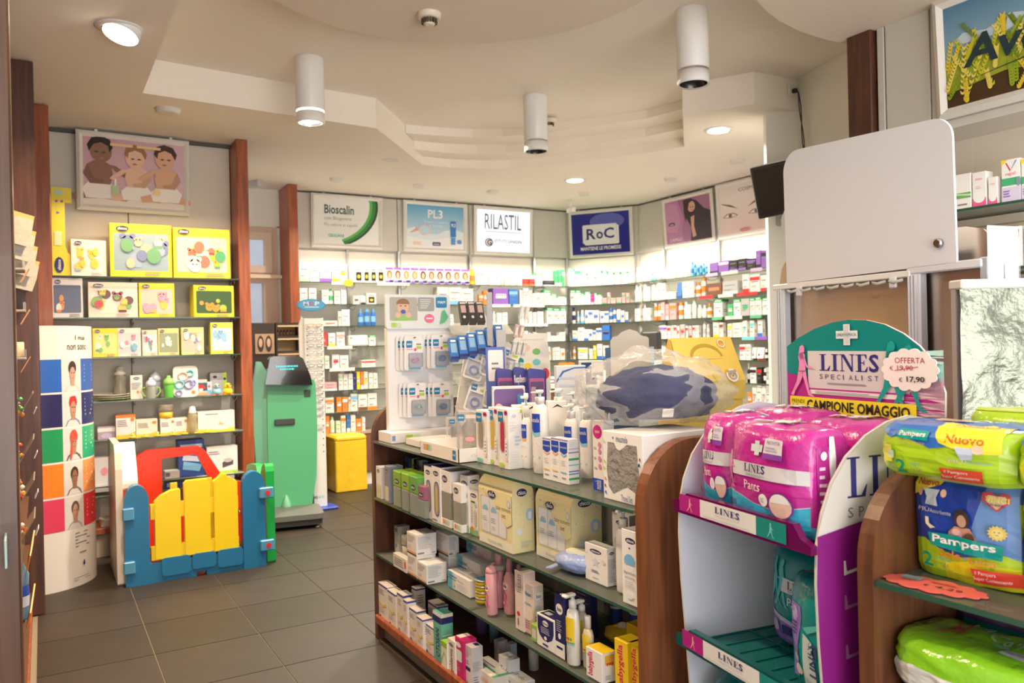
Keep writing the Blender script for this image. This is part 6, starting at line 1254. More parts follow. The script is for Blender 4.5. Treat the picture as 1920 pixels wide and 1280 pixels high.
# grey display back, monitor, far desk
t = thing('card_display_back', 'grey unprinted back of a card display with green and sky edges', 'display', (1.968, 2.439, 1.285), -.52); t.location.z = .9576
MB().prism([(-.075, .0), (.075, 0), (.075, .46)]+ell(.055, .46, .02, .012, 5, 0, PI/2)+[(.045, .475), (.03, .49), (.0, .50), (-.03, .49), (-.045, .475), (-.065, .47), (-.075, .455)], 0, .006, 'y', M((.50, .49, .47), .6)).build('card_back', t)
for s, c0 in ((-1, (.03, .10, .22)), (1, (.35, .52, .72))): MB().box(s*.085-.010, .004, .02, s*.085+.010, .01, .43, M(c0, .5)).build('edge_print', t); MB().box(s*.085-.0102, .003, .25, s*.085+.0102, .0105, .32, M((.03, .16, .03) if s < 0 else (.05, .30, .05), .5)).build('edge_hill', t)
MB().box(-.09, -.05, .0, .10, .01, .265, M((.42, .56, .72), .5), .002).box(-.0905, -.0506, .0, .02, -.049, .262, M((.03, .08, .20), .5)).build('lower_box', t)
desk = tag(bpy.data.objects.new('sales_desk', None), 'pale sales desk in front of the back shelves with till things on it', 'desk'); COL.objects.link(desk)
MB().box(3.35, 5.50, 1.02, 5.25, 6.05, 1.06, M((.78, .76, .70), .4), .004).build('desk_top', desk); MB().box(3.40, 5.56, 0, 5.2, 6.0, 1.02, M((.30, .16, .09), .5), .004).build('desk_body', desk)
t = thing('monitor', 'black computer monitor seen from behind on the sales desk', 'monitor', (5.004, 5.873, 1.288), -.25); t.location.z = 1.061
MB().box(-.02, -.16, .06, .03, .16, .42, M((.03, .03, .03), .4), .01).build('screen_housing', t); MB().box(-.03, -.02, .012, .03, .02, .1, M('black', .4)).build('neck', t); MB().box(-.08, -.09, 0, .08, .09, .012, M('black', .4), .003).build('foot', t)
t = thing('desk_sign', 'small oval grey-green sign on the sales desk', 'sign', (4.767, 5.49, 1.17), -.5); t.location.z = 1.080
mb = MB(); mb.prism(ell(0, .10, .10, .045, 22), 0, .006, 'y', M((.40, .52, .50), .4)); Face(mb, (-.1, -.0006, .055), (.2, 0, 0), (0, 0, .09), step=.0006).t(.16, .34, .84, .66, 'white', '*POLIDENT'); mb.build('sign_plate', t); MB().box(-.05, -.04, -.019, .05, .05, .06, M((.8, .78, .74), .4)).build('sign_base', t)
g = random.Random(12)
for i in range(12):
    x = 3.5+i*.14; c = [(.70, .28, .05), (.10, .07, .06), (.75, .55, .40), (.12, .08, .07), (.6, .12, .06), (.8, .78, .7)][i % 6]; h2 = g.uniform(.03, .09)
    tag(MB().box(-.05, 0, 0, .05, .09, h2, M(c, .5), .004).box(-.03, -.001, h2*.3, .03, 0, h2*.7, 'ivory').build('desk_item', None, (x, 5.56+g.uniform(0, .2), 1.0605), g.uniform(-.3, .3)), f'{["orange", "black", "beige", "dark", "red", "cream"][i % 6]} small box on the sales desk, {ORD[i]} from left', 'small box', 'small boxes on the sales desk')
# --- second gondola shelf
def baby_set(lab, B, rz=0, w=None, d=None):
    x, y, W_, D_, H_, z0 = B; W_ = w or W_; D_ = d or D_
    t = thing('baby_gift_set', lab, 'gift set', (x, y, z0+.0006), RZ+rz)
    CR = M((.80, .72, .42), .45)
    P = [(0, 0), (D_, 0), (D_, H_*.80)]+[(D_*.5+D_*.5*math.cos(a), H_*.80+H_*.20*math.sin(a)) for a in [PI*i/9 for i in range(1, 9)]]+[(0, H_*.80)]
    MB().prism(P, -W_, 0, 'x', CR).build('carton_body', t)
    mb = MB(); F = Face(mb, (-W_, -.0004, 0), (W_, 0, 0), (0, 0, H_*.82), step=.0004)
    F.r(0, 0, 1, .16, M((.84, .82, .72))).rr(.07, .20, .84, .86, M((.60, .64, .66), .15), .04)
    for k, (a, wd) in enumerate(((.10, .24), (.36, .24), (.62, .20))):
        F.rr(a, .22, a+wd, .62 if k == 2 else .84, M((.78, .80, .84), .25), .03).same(); 
    F.L += 1
    for k, (a, wd) in enumerate(((.10, .24), (.36, .24))): F.poly(ell(a+wd/2, .60, .09, .10, 14, 0, PI), M((.30, .52, .76))).same().lines(a+.03, .40, a+wd-.03, .5, 3, (.35, .36, .5), .35).same().lines(a+.05, .28, a+wd-.05, .36, 3, (.6, .62, .7), .3)
    F.poly([(.48, 1), (1, 1), (1, .50), (.86, .42), (.72, .52), (.60, .66), (.48, .74)], M((.82, .74, .44))).t(.56, .66, .98, .76, M((.22, .20, .12)), 'baby moments').t(.72, .57, .84, .63, M((.22, .20, .12)), 'set').t(.30, .05, .72, .11, M((.25, .26, .3)), 'for everyday cuddles')
    F.e(.93, .83, .045, .07, M((.45, .60, .72))).e(.93, .83, .03, .05, M((.8, .78, .7)))
    logo(F, .44, .92, .24, .13)
    g = random.Random(3)
    for _ in range(9): F.e(g.uniform(.05, .95), g.uniform(.88, .98), .012, .016, M(g.choice([(.2, .3, .6), (.82, .8, .7), (.4, .55, .7)])), 8).same()
    F.L += 1
    S = Face(mb, (.0004, 0, 0), (0, D_, 0), (0, 0, H_), step=.0004)
    logo(S, .45, .84, .46, .11); S.e(.78, .52, .17, .09, M((.40, .60, .80))).r(.72, .46, .86, .56, M((.80, .80, .74))).e(.30, .30, .12, .05, M((.72, .78, .82))).lines(.35, .06, .9, .16, 5, (.5, .52, .5), .4)
    for _ in range(14): S.e(g.uniform(.05, .95), g.uniform(.2, .78), .016, .008, M(g.choice([(.5, .65, .8), (.86, .82, .7), (.3, .4, .6)])), 8).same()
    mb.build('carton_print', t)
baby_set('left cream-yellow baby gift set box with bottles behind its window', (1.385, 2.377, 0.244, 0.089, 0.248, 0.685))
baby_set('right cream-yellow baby gift set box, partly behind the blue wipes pack', (1.453, 2.117, 0.214, 0.121, 0.243, 0.685), .0)
# blue wipes pack
p = (1.401, 1.994, 0.685)
t = thing('wipes_pack', 'pale blue crumpled wipes pack lying before the right gift set', 'wipes pack', (p[0]+.045, p[1]+.07, .687), RZ+.35)
blob(MB(), 0, 0, .033, .088, .050, .033, M((.30, .40, .72), .3, bump=.4, scale=25), .12, 6, 2, ridge=.12, flat=.98, n=32).build('pack_body', t)
MB().prism([(-.098, -.05), (-.078, -.042), (-.078, .042), (-.10, .05)], .010, .013, 'z', M((.34, .44, .74), .3)).build('end_seal', t)
MB().prism(rr(-.045, -.022, .045, .022, .012), .062, .069, 'z', M((.80, .82, .74), .3)).build('lid', t)
def chic(F, side=False):
    logo(F, .5, .83, .52, .12); F.poly([(.5+.2*(1 if i % 2 == 0 else .45)*math.sin(PI*i/5), .55+.14*(1 if i % 2 == 0 else .45)*math.cos(PI*i/5)) for i in range(10)], M((.62, .70, .84))).lines(.3, .26, .72, .34, 2, (.2, .22, .3), .5).lines(.35, .10, .65, .14, 1).e(.86, .62, .07, .06, M((.7, .72, .74))).e(.12, .74, .015, .012, 'navy', 6)
gbox('baby_care_carton', 'white baby cream carton with pale star, right of the blue wipes pack', 'carton', (1.427, 1.898, 0.111, 0.036, 0.113, 0.685), WH, chic, lambda S: logo(S, .5, .86, .5, .08).lines(.1, .1, .9, .72, 16, (.45, .46, .52), .45))
def whale(F):
    logo(F, .55, .86, .62, .08); F.e(.5, .76, .05, .012, 'navy', 8).poly(ell(.5, .58, .34, .10, 16, 0, PI), M((.20, .48, .76))).r(.18, .54, .8, .58, M((.20, .48, .76))).t(.15, .40, .88, .45, M((.2, .2, .3)), 'Bagnoschiuma').t(.2, .35, .8, .385, M((.2, .2, .3)), 'senza lacrime').lines(.2, .22, .8, .32, 4, (.5, .52, .6), .3).e(.5, .12, .2, .04, M((.8, .8, .84)))
gbox('baby_care_carton', 'tall white carton with blue whale at the near end of the second shelf', 'carton', (1.384, 1.701, 0.07, 0.033, 0.206, 0.685), WH, whale, d=.06)
gbox('baby_care_carton', 'tall white carton with whale seen behind the pump bottle', 'carton', (1.499, 1.88, 0.083, 0.026, 0.205, 0.685), WH, whale, d=.05)
pump_bottle('white baby wash pump bottle at the near end of the second shelf', (1.442, 1.835, 0.026, 0.248, 0.187, 0.685), navy=False)
# cartons with brushes, bottles and nipples
def brushart(F): logo(F, .5, .88, .6, .09); F.rr(.28, .12, .85, .74, M((.10, .15, .45)), .25, .12).rr(.34, .15, .8, .71, M((.36, .33, .22), .2), .22, .11).rr(.5, .2, .64, .66, M((.7, .55, .15)), .06).lines(.05, .03, .6, .08, 1)
for i, (B, lab) in enumerate((((1.381, 3.028, 0.076, 0.027, 0.221, 0.685), 'left white carton with blue outlined window, second gondola shelf'), ((1.373, 2.927, 0.085, 0.035, 0.23, 0.685), 'second white carton with blue outlined window, second gondola shelf'))):
    gbox('brush_carton', lab, 'carton', B, WH, brushart, top=lambda T: T.r(0, 0, 1, 1, M((.10, .10, .35))), d=.16)
for i, (px, lab) in enumerate((((1.371, 3.578, 0.07, 0.022, 0.151, 0.685), 'white'), ((1.364, 3.46, 0.059, 0.024, 0.169, 0.685), 'grey-blue'))):
    gbox('nipple_pack', f'{lab} slim pack at the far end of the second gondola shelf', 'pack', px, [(.78, .78, .80), (.22, .26, .36)][i], lambda F, i=i: logo(F, .45, .86, .5, .1).rr(.1, .05, .9, .45, M((.62, .60, .52), .2), .1).e(.5, .25, .2, .08, M((.5, .55, .5))), d=.07)
for i, (B, c, lab) in enumerate((((1.365, 3.328, 0.089, 0.033, 0.164, 0.685), (.20, .42, .05), 'first green-topped clear nipple pack'), ((1.359, 3.223, 0.079, 0.038, 0.168, 0.685), (.24, .48, .05), 'second green-topped clear nipple pack'), ((1.355, 3.122, 0.081, 0.032, 0.169, 0.685), (.12, .38, .08), 'third green-topped clear nipple pack'), ((1.36, 3.056, 0.073, 0.021, 0.139, 0.685), (.35, .12, .24), 'plum-topped clear nipple pack'))):
    x, y, W_, D_, H_, z0 = B; t = thing('nipple_pack', lab+' on the second gondola shelf', 'pack', (x, y, z0+.0006), RZ, 'clear nipple packs')
    MB().box(-W_, 0, 0, 0, .08, H_*.55, M((.66, .74, .66), .1, alpha=.3), .003).build('clear_box', t); MB().box(-W_, .0, H_*.55, 0, .09, H_*.98, M(c, .35), .003).build('header', t)
    MB().lathe([(W_*.3, .004), (W_*.34, .02), (W_*.2, .035), (W_*.12, .05), (W_*.05, .056)], M((.62, .60, .40), .2, alpha=.5), -W_*.5, .035, 14).build('teat', t)
    mb = MB(); logo(Face(mb, (-W_, -.0005, H_*.55), (W_, 0, 0), (0, 0, H_*.45), step=.0004), .5, .35, .6, .3); mb.build('header_print', t)
for i, (px, c, lab) in enumerate(((740, (.10, .16, .26), 'navy'), (756, (.42, .50, .03), 'yellow-green'), (772, (.03, .08, .2), 'dark navy'), (788, (.03, .20, .05), 'dark green'))):
    p = [(1.588, 3.945, 0.685), (1.6, 3.858, 0.685), (1.6, 3.745, 0.685), (1.601, 3.637, 0.685)][i]
    t = thing('hanging_card', f'{lab} pack header standing in the back row, second gondola shelf', 'pack', (1.50, min(3.61, p[1]-(p[0]-1.5)*1.75)-.065*(3-i)*(p[1]-(p[0]-1.5)*1.75 > 3.61), .6856), RZ)
    MB().prism(rr(-.028, 0, .028, .19, .008), 0, .03, 'y', M(c, .3)).build('card', t); mb = MB(); F = Face(mb, (-.028, -.0005, 0), (.056, 0, 0), (0, 0, .19), step=.0004); logo(F, .5, .62, .6, .08).e(.5, .84, .3, .03, 'black').r(.3, .7, .7, .74, 'orange'); mb.build('card_print', t)
# clear bottle cartons with white tops
for i, (B, c, lab) in enumerate((((1.377, 2.845, 0.083, 0.047, 0.223, 0.685), (.35, .42, .22), 'clear bottle carton with white top and leaf-green bottle'), ((1.376, 2.749, 0.07, 0.034, 0.186, 0.685), (.45, .40, .32), 'clear bottle carton with white lower top, right of the first'))):
    x, y, W_, D_, H_, z0 = B; t = thing('bottle_carton', lab, 'carton', (x, y, z0+.0006), RZ)
    MB().box(-W_, 0, .03, 0, .085, H_*.62, M((.66, .66, .58), .1, alpha=.3), .002).build('clear_wall', t); MB().box(-W_, 0, H_*.62, 0, .09, H_, M(WH, .4), .001).build('top_panel', t); MB().box(-W_-.0005, -.0005, 0, .0005, .09, .032, M(WH, .4), .001).build('foot_panel', t)
    MB().lathe([(W_*.36, .006), (W_*.4, .02), (W_*.34, H_*.3), (W_*.4, H_*.5), (W_*.2, H_*.6)], M(c, .2, alpha=.55), -W_*.5, .04, 16).build('bottle', t)
    mb = MB(); F = Face(mb, (-W_, -.0005, H_*.62), (W_, 0, 0), (0, 0, H_*.38), step=.0004); logo(F, .4, .62, .55, .34); F = Face(mb, (-W_, -.0012, 0), (W_, 0, 0), (0, 0, .032), step=.0004)
    for k, q in enumerate(('orange', 'beige', 'palegreen')): F.e(.25+.22*k, .6, .09, .3, M(q), 10).same()
    mb.build('carton_print', t)
for i, (B, lab) in enumerate((((1.399, 2.732, 0.068, 0.044, 0.219, 0.685), 'tall slim white carton with black dots, left of the gift set'), ((1.404, 2.667, 0.066, 0.018, 0.175, 0.685), 'shorter slim white carton touching the gift set'))):
    gbox('bottle_carton', lab, 'carton', B, WH, lambda F: logo(F, .5, .86, .74, .09).rr(.2, .70, .7, .74, 'lime', .03).e(.75, .66, .14, .05, M((.5, .6, .5))).many([ell(.3, .58-k*.06, .035, .012, 8) for k in range(6)], 'black').rr(.55, .2, .85, .56, M((.6, .58, .5), .2), .08).r(0, 0, 1, .13, M((.25, .5, .25))).e(.35, .14, .2, .04, 'orange').same().e(.7, .14, .16, .035, 'beige'), lambda S: logo(S, .5, .9, .7, .07), d=.05)
# --- third shelf
def bep(F): F.r(0, 0, .22, 1, M((.10, .45, .58))).poly([(.22, 0), (.36, 0), (.30, 1), (.22, 1)], M((.50, .72, .78))).t(.06, .66, .42, .84, M((.12, .16, .4)), '*Bepanthenol').r(.0, .58, .4, .61, 'navy').t(.48, .62, .72, .72, M((.72, .3, .3)), 'Pasta').lines(.45, .15, .95, .5, 6, (.5, .5, .56), .35).e(.28, .28, .06, .12, M((.8, .55, .5)), 12)
b1 = (1.425, 2.789, 0.197, 0.063, 0.067, 0.416)
gbox('ointment_carton', 'lowest of the pale turquoise-ended ointment cartons', 'carton', b1, WH, bep, d=.14)
gbox('ointment_carton', 'middle turquoise-ended ointment carton, set further back', 'carton', (1.489, 2.82, 0.198, 0.046, 0.058, 0.416), WH, bep, d=.12, h=.115)
gbox('ointment_carton', 'topmost turquoise-ended ointment carton, under the shelf glass', 'carton', (1.549, 2.837, 0.214, 0.032, 0.098, 0.416), WH, bep, d=.10, h=.185)
def bigc(F): F.r(0, 0, 1, .06, 'black').r(0, .06, 1, .16, M((.75, .42, .22))).lines(.08, .55, .9, .9, 5, (.5, .45, .42), .35).lines(.08, .25, .7, .45, 3, (.75, .5, .4), .3)
def bigs(S): S.lines(.08, .30, .8, .9, 12, (.45, .46, .50), .4).r(.06, .08, .38, .16, M((.25, .25, .3))).r(.75, .08, .95, .11, 'text')
def bigt(T): T.r(.0, .0, .12, .7, M((.4, .38, .34))).lines(.2, .2, .9, .6, 3, (.72, .66, .6), .3)
gbox('cream_carton', 'front cube-shaped white carton with fine print, third gondola shelf', 'carton', (1.355, 3.043, 0.096, 0.093, 0.082, 0.416), WH, bigc, bigs, bigt)
gbox('cream_carton', 'cube-shaped white carton left of the front one, third gondola shelf', 'carton', (1.355, 3.144, 0.1, 0.09, 0.084, 0.416), WH, bigc, bigs, bigt, h=.094)
gbox('cream_carton', 'white fine-print carton stacked on the left pair', 'carton', (1.355, 3.144, 0.1, 0.095, 0.084, 0.416), WH, bigc, bigs, bigt, z=.511, h=.092)
gbox('cream_carton', 'grey-shaded carton at the back of the cube stack, lower one', 'carton', (1.473, 3.075, 0.085, 0.051, 0.081, 0.416), WH, bigc, bigs, h=.09, w=.10)
gbox('cream_carton', 'grey-shaded carton at the back of the cube stack, upper one', 'carton', (1.473, 3.075, 0.085, 0.051, 0.081, 0.416), WH, bigc, bigs, z=.507, h=.092, w=.12)
gbox('cream_carton', 'low white carton with an orange square, left of the cube stack', 'carton', (1.35, 3.247, 0.15, 0.025, 0.087, 0.416), (.72, .70, .66), lambda F: F.r(.85, .3, 1, .8, M((.85, .2, .05))).lines(.1, .2, .8, .8, 4), h=.06)
p = (1.425, 3.566, 0.416)
gbox('cream_carton', 'white carton beside jars at the far end of the third shelf', 'carton', (p[0]+.02, p[1], .05, .06, .13, .416), (.62, .62, .62), lambda F: logo(F, .5, .85, .6, .12).e(.5, .3, .25, .08, M((.3, .35, .5))))
for i, (px) in enumerate(((1.428, 3.495, 0.416), (1.492, 3.518, 0.416), (1.643, 3.68, 0.416))):
    t = thing('cream_jar', f'{["frosted jar with ivory lid", "grey-lidded jar", "tall white tub"][i]} behind the cartons on the third gondola shelf', 'jar', (px[0]+.05, px[1], .4166))
    MB().lathe([(.036, 0), (.040, .004), (.040, .06)], M([(.60, .58, .50), (.42, .42, .40), (.74, .72, .72)][i], .25), n=20).build('jar_body', t); MB().lathe([(.042, .06), (.043, .064), (.042, .10), (.040, .102)], M([(.70, .66, .56), (.35, .34, .32), (.66, .64, .64)][i], .4), n=20).build('lid', t)
for i in range(4):
    p = (1.421, 2.703, 0.416); t = thing('ointment_tin', f'flat yellow tin with silver lid, {["lowest", "second", "third", "topmost"][i]} of the stack of four', 'tin', (p[0]+.03, p[1]+.02, .4166+i*.0225), 0, 'stack of yellow tins')
    MB().lathe([(.030, 0), (.032, .002), (.032, .017)], M((.66, .50, .02), .3), n=24).build('tin_body', t); MB().lathe([(.033, .014), (.033, .021), (.029, .0224), (.018, .0224)], M((.70, .66, .50), .25, .6), n=24, ms=[None, None, M((.05, .25, .50))]).build('lid', t)
PK = M((.78, .38, .42), .35)
def pinkb(lab, Q, pump):
    x, y, r, H_, S_, z0 = Q; t = thing('pink_bottle', lab, 'bottle', (x, y, z0+.0006), RZ)
    if pump == 0: MB().lathe([(r*.9, 0), (r, .004), (r, S_), (r*.92, S_+.003)], PK, n=20).build('can_body', t); MB().lathe([(r*.96, S_), (r*.96, S_+(H_-S_)*.4), (r*.8, S_+(H_-S_)*.8), (r*.35, H_)], M((.74, .36, .42), .3), n=20).build('cap', t)
    else:
        MB().lathe([(r*.9, 0), (r, .005), (r, S_*.6), (r*.86, S_*.86), (r*.45, S_)], PK, n=20, sy=.8).build('bottle_body', t)
        if pump == 1: MB().lathe([(r*.42, S_), (r*.42, S_+(H_-S_)*.5), (r*.3, H_)], M((.74, .36, .42), .3), n=14).build('cap', t)
        else: MB().lathe([(r*1.02, S_*.9), (r*1.02, S_*.96), (r*.9, S_*1.02)], M((.8, .78, .76), .2, alpha=.6), n=20).build('collar', t); MB().lathe([(r*.45, S_), (r*.45, H_)], M((.74, .36, .42), .3), n=14).build('cap', t)
    mb = MB(); F = Face(mb, fn=lambda u, v, k: ((r+.001+k)*math.cos(math.radians(-140+100*u)), (r*(.8 if pump else 1)+.001+k)*math.sin(math.radians(-140+100*u)), S_*(.1+.8*v)), step=.0003)
    F.e(.5, .72, .36, .11, 'white').t(.24, .68, .76, .76, M((.15, .12, .35)), '*fissan'); F.poly([(.2, .5), (.5, .6), (.8, .45), (.7, .3), (.85, .12), (.75, .12), (.6, .3), (.7, .44), (.5, .55), (.22, .46)], M((.62, .12, .28))).e(.45, .22, .18, .08, M((.68, .16, .3)), 10).e(.45, .22, .12, .05, M((.80, .42, .46)), 10)
    mb.build('bottle_label', t)
pinkb('slim pink aerosol can, frontmost, beside the yellow tins', (1.41, 2.583, 0.022, 0.178, 0.15, 0.416), 0)
pinkb('pink bottle with frosted band behind the aerosol can', (1.476, 2.644, 0.032, 0.209, 0.157, 0.416), 2)
pinkb('pink flower-printed bottle right of the aerosol can', (1.468, 2.55, 0.027, 0.203, 0.156, 0.416), 1)
pinkb('pink pump bottle mostly behind the slim pink cartons', (1.509, 2.55, 0.024, 0.177, 0.138, 0.416), 1)
fis = lambda F: F.e(.5, .80, .38, .09, M((.80, .80, .78))).t(.22, .76, .78, .84, M((.1, .25, .35)), '*fissan').r(0, .02, 1, .5, M((.76, .50, .42))).e(.5, .42, .5, .14, M((.82, .74, .68))).lines(.15, .10, .7, .28, 4).lines(.2, .58, .8, .64, 1, (.3, .45, .6), .5)
gbox('ointment_carton', 'slim pink-beige carton, left of two beside the pink bottles', 'carton', (1.409, 2.354, 0.058, 0.037, 0.204, 0.416), (.78, .66, .62), lambda F: F.t(.2, .64, .75, .95, M((.25, .2, .3)), 'fissan', rot=1).e(.4, .28, .18, .04, 'red', 10).r(.3, .08, .42, .2, 'text'), d=.05)
gbox('ointment_carton', 'pink and beige carton with oval logo on both faces', 'carton', (1.416, 2.302, 0.064, 0.042, 0.172, 0.416), (.80, .68, .62), fis, lambda S: S.e(.5, .78, .36, .08, 'white').t(.25, .745, .75, .815, M((.1, .2, .4)), '*fissan').lines(.2, .5, .85, .6, 2, (.5, .6, .75), .5).lines(.15, .1, .85, .4, 6))
gbox('small_carton', 'small bright green carton tucked behind the navy and white one', 'carton', (1.396, 2.247, 0.041, 0.021, 0.055, 0.416), (.28, .52, .08), lambda F: F.rr(.2, .2, .8, .75, M((.7, .6, .7)), .05), d=.05)
NV = (.022, .025, .13)
nvart = lambda F: F.poly([(.06, .95), (.94, .95), (.94, .55), (.85, .36), (.62, .24), (.38, .24), (.15, .36), (.06, .55)], M(NV)).e(.5, .78, .16, .09, 'white').t(.36, .745, .64, .81, M(NV), '*fissan').lines(.25, .45, .75, .66, 4, (.7, .7, .75), .3).e(.5, .33, .08, .06, 'white', 12).rr(.35, .10, .65, .15, 'navy', .01)
gbox('ointment_carton', 'navy and white carton with a rounded shield shape, third gondola shelf', 'carton', (1.393, 2.137, 0.108, 0.047, 0.105, 0.416), WH, nvart, lambda S: S.r(0, 0, 1, .2, 'navy').lines(.1, .3, .9, .9, 8), lambda T: T.r(.1, .1, .9, .9, M(NV)).r(.2, .3, .5, .7, 'grey'), d=.05)
gbox('ointment_carton', 'tall dark navy carton with white oval logo behind the white pump bottle', 'carton', (1.395, 2.082, 0.057, 0.036, 0.194, 0.416), NV, lambda F: F.e(.5, .78, .34, .09, 'white').t(.28, .745, .72, .815, M(NV), '*fissan').lines(.2, .40, .8, .6, 6, (.6, .6, .7), .3).e(.5, .34, .14, .05, 'white', 12).r(0, 0, 1, .24, 'white').rr(.2, .13, .8, .17, 'navy', .01), top=lambda T: T.e(.5, .5, .3, .3, 'white'))
gbox('ointment_carton', 'second tall navy carton standing behind the pump bottles', 'carton', (1.559, 2.171, 0.088, 0.017, 0.165, 0.416), NV, lambda F: F.lines(.1, .1, .9, .9, 10, (.3, .3, .45), .2))
def bg_bottle(lab, Q, body, pump):
    x, y, r, H_, S_, z0 = Q; t = thing('lotion_bottle', lab, 'bottle', (x, y, z0+.0006), RZ+.1)
    MB().lathe([(r*.9, 0), (r, .004), (r, S_*.8), (r*.8, S_*.94), (r*.42, S_)], M(body, .25), n=22, sy=.75).build('bottle_body', t)
    e = H_-S_
    if pump:
        MB().lathe([(r*.5, S_), (r*.5, S_+e*.5), (r*.3, S_+e*.55), (r*.2, S_+e*.75)], M((.84, .84, .82), .3), n=16).build('collar', t)
        MB().box(-.012, -r*1.5, H_-.010, .012, r*.3, H_, M((.84, .84, .82), .3), .004).build('pump_head', t)
    else: MB().lathe([(r*.5, S_), (r*.5, H_-.003), (r*.45, H_)], M((.84, .84, .82), .3), n=16).build('cap', t)
    mb = MB(); fn = lambda u, v, k: ((r+.0012+k)*math.cos(math.radians(-150+110*u)), (r*.75+.0012+k)*math.sin(math.radians(-150+110*u)), S_*(.08+.78*v))
    F = Face(mb, fn=fn, step=.0003)
    for q in range(8): a, b = q/8, (q+1)/8; F.poly([(a, .40), (b, .40), (b, .98), (a, .98)], M((.84, .62, .03))).same(); F.poly([(a, .40-.05*a), (b, .40-.05*b), (b, .43), (a, .43)], M((.25, .55, .6))).same()
    F.L += 1
    for k, c in enumerate(('orange', 'blue', 'red', 'green')): F.e(.2+.18*k, .50, .07, .04, M(c), 8).same()
    F.L += 1; F.t(.12, .56, .32, .92, M((.6, .03, .12)), '*babygella', rot=1).lines(.2, .12, .8, .32, 5, (.3, .45, .6), .3)
    mb.build('bottle_label', t)
bg_bottle('white pump bottle with yellow label, third gondola shelf', (1.401, 2.044, 0.025, 0.22, 0.174, 0.416), (.80, .78, .72), True)
bg_bottle('second white bottle with yellow label, just behind the first', (1.447, 2.062, 0.023, 0.187, 0.15, 0.416), (.78, .76, .70), True)
bg_bottle('small beige bottle with white cap beside the yellow-labelled pump', (1.423, 1.996, 0.02, 0.157, 0.121, 0.416), (.68, .58, .42), False)
YG = (.86, .60, .02)
bgart = lambda F: F.t(.22, .08, .75, .92, M((.62, .03, .10)), '*babygella', rot=1)
gbox('lotion_carton', 'low white and yellow carton with printed children, third gondola shelf front', 'carton', (1.384, 1.875, 0.08, 0.051, 0.087, 0.416), WH, lambda F: F.t(.1, .1, .5, .9, M((.62, .03, .12)), '*babygella', rot=1), lambda S: S.rr(.2, .35, .85, .92, M((.85, .45, .05)), .05).poly([(.2, .35), (.85, .35), (.85, .5), (.5, .6), (.2, .62)], 'white').many([ell(.35+.13*k, .62, .05, .06, 10) for k in range(4)], 'red').lines(.2, .1, .7, .25, 3), top=lambda T: T.r(0, .1, 1, 1, M(YG)))
gbox('lotion_carton', 'tall bright yellow carton with red vertical lettering, near end', 'carton', (1.398, 1.774, 0.059, 0.027, 0.147, 0.416), YG, bgart, lambda S: S.t(.3, .1, .7, .85, M((.45, .12, .05)), 'babygella', rot=1), d=.06)
gbox('lotion_carton', 'second tall yellow carton right beside the first at the near end', 'carton', (1.413, 1.736, 0.024, 0.026, 0.147, 0.416), YG, bgart, d=.06, w=.05)
gbox('lotion_carton', 'yellow carton lying on top of the tall yellow cartons', 'carton', (1.561, 1.907, 0.076, 0.023, 0.115, 0.416), YG, lambda F: F.t(.1, .3, .6, .6, M((.62, .03, .10)), '*gella'), d=.09)
p = (1.564, 2.084, 0.416)
t = thing('wipes_pack', 'soft yellow refill pack with clear spout behind the yellow cartons', 'pack', (p[0]+.06, p[1], .417), RZ)
blob(MB(), 0, 0, .03, .075, .05, .03, M((.84, .58, .03), .3, bump=.4, scale=25), .15, 5, 4, flat=.95).build('pack_body', t); MB().lathe([(.018, .05), (.018, .062), (.01, .07)], M((.8, .82, .84), .1, alpha=.4), n=14).build('spout', t)
for i, (px, lab) in enumerate((((1.657, 2.157, 0.021, 0.106, 0.1, 0.416), 'left'), ((1.688, 2.086, 0.026, 0.1, 0.097, 0.416), 'right'))):
    x, y, r, H_, S_, z0 = px; t = thing('blue_canister', f'{lab} dark blue canister at the back of the third shelf, near end', 'canister', (x, y, z0+.0006))
    MB().lathe([(r, 0), (r, H_*.3), (r, H_*.9), (r*.95, H_)], M((.62, .64, .68), .3), n=18, ms=[None, M((.02, .05, .26), .3), None]).build('canister_body', t); MB().lathe([(r*.96, H_*.9), (r*.96, H_)], M((.02, .05, .26), .3), n=18).build('lid', t)
# --- bottom board
def bst(base2=None):
    def f(F): F.r(0, .93, 1, .975, M((.05, .05, .38))).r(0, 0, 1, .02, M((.05, .05, .38))).lines(.15, .70, .85, .86, 3, (.4, .36, .36), .4).poly([(.1, .52), (.3, .44), (.6, .42), (.9, .5), (.9, .42), (.5, .34), (.2, .42)], M((.80, .58, .12))).lines(.15, .18, .75, .32, 4, (.5, .45, .42), .3).e(.3, .08, .1, .02, 'navy', 8)
    return f
bs = lambda S: S.r(0, .93, 1, .975, M((.05, .05, .38))).lines(.2, .5, .8, .8, 4)
for i, (B, lab) in enumerate((((1.373, 3.542, 0.128, 0.04, 0.168, 0.108), 'first'), ((1.373, 3.437, 0.101, 0.05, 0.163, 0.108), 'second'), ((1.377, 3.358, 0.071, 0.038, 0.178, 0.108), 'third'), ((1.369, 3.294, 0.041, 0.043, 0.171, 0.108), 'fourth'), ((1.379, 3.213, 0.089, 0.034, 0.146, 0.108), 'fifth'), ((1.369, 3.126, 0.062, 0.024, 0.138, 0.108), 'sixth'), ((1.383, 3.042, 0.102, 0.017, 0.122, 0.108), 'seventh'))):
    gbox('medicine_carton', f'{lab} blue-rimmed white carton from the far end of the bottom board', 'carton', B, (.80, .77, .74), bst(), bs, group='blue-rimmed cartons on the bottom board', d=.045 if i > 1 else .05)
gbox('medicine_carton', 'blue-rimmed carton standing behind at the far end of the bottom board', 'carton', (1.50, 3.50, .05, .05, .15, .108), (.78, .75, .72), bst(), bs, h=.15)
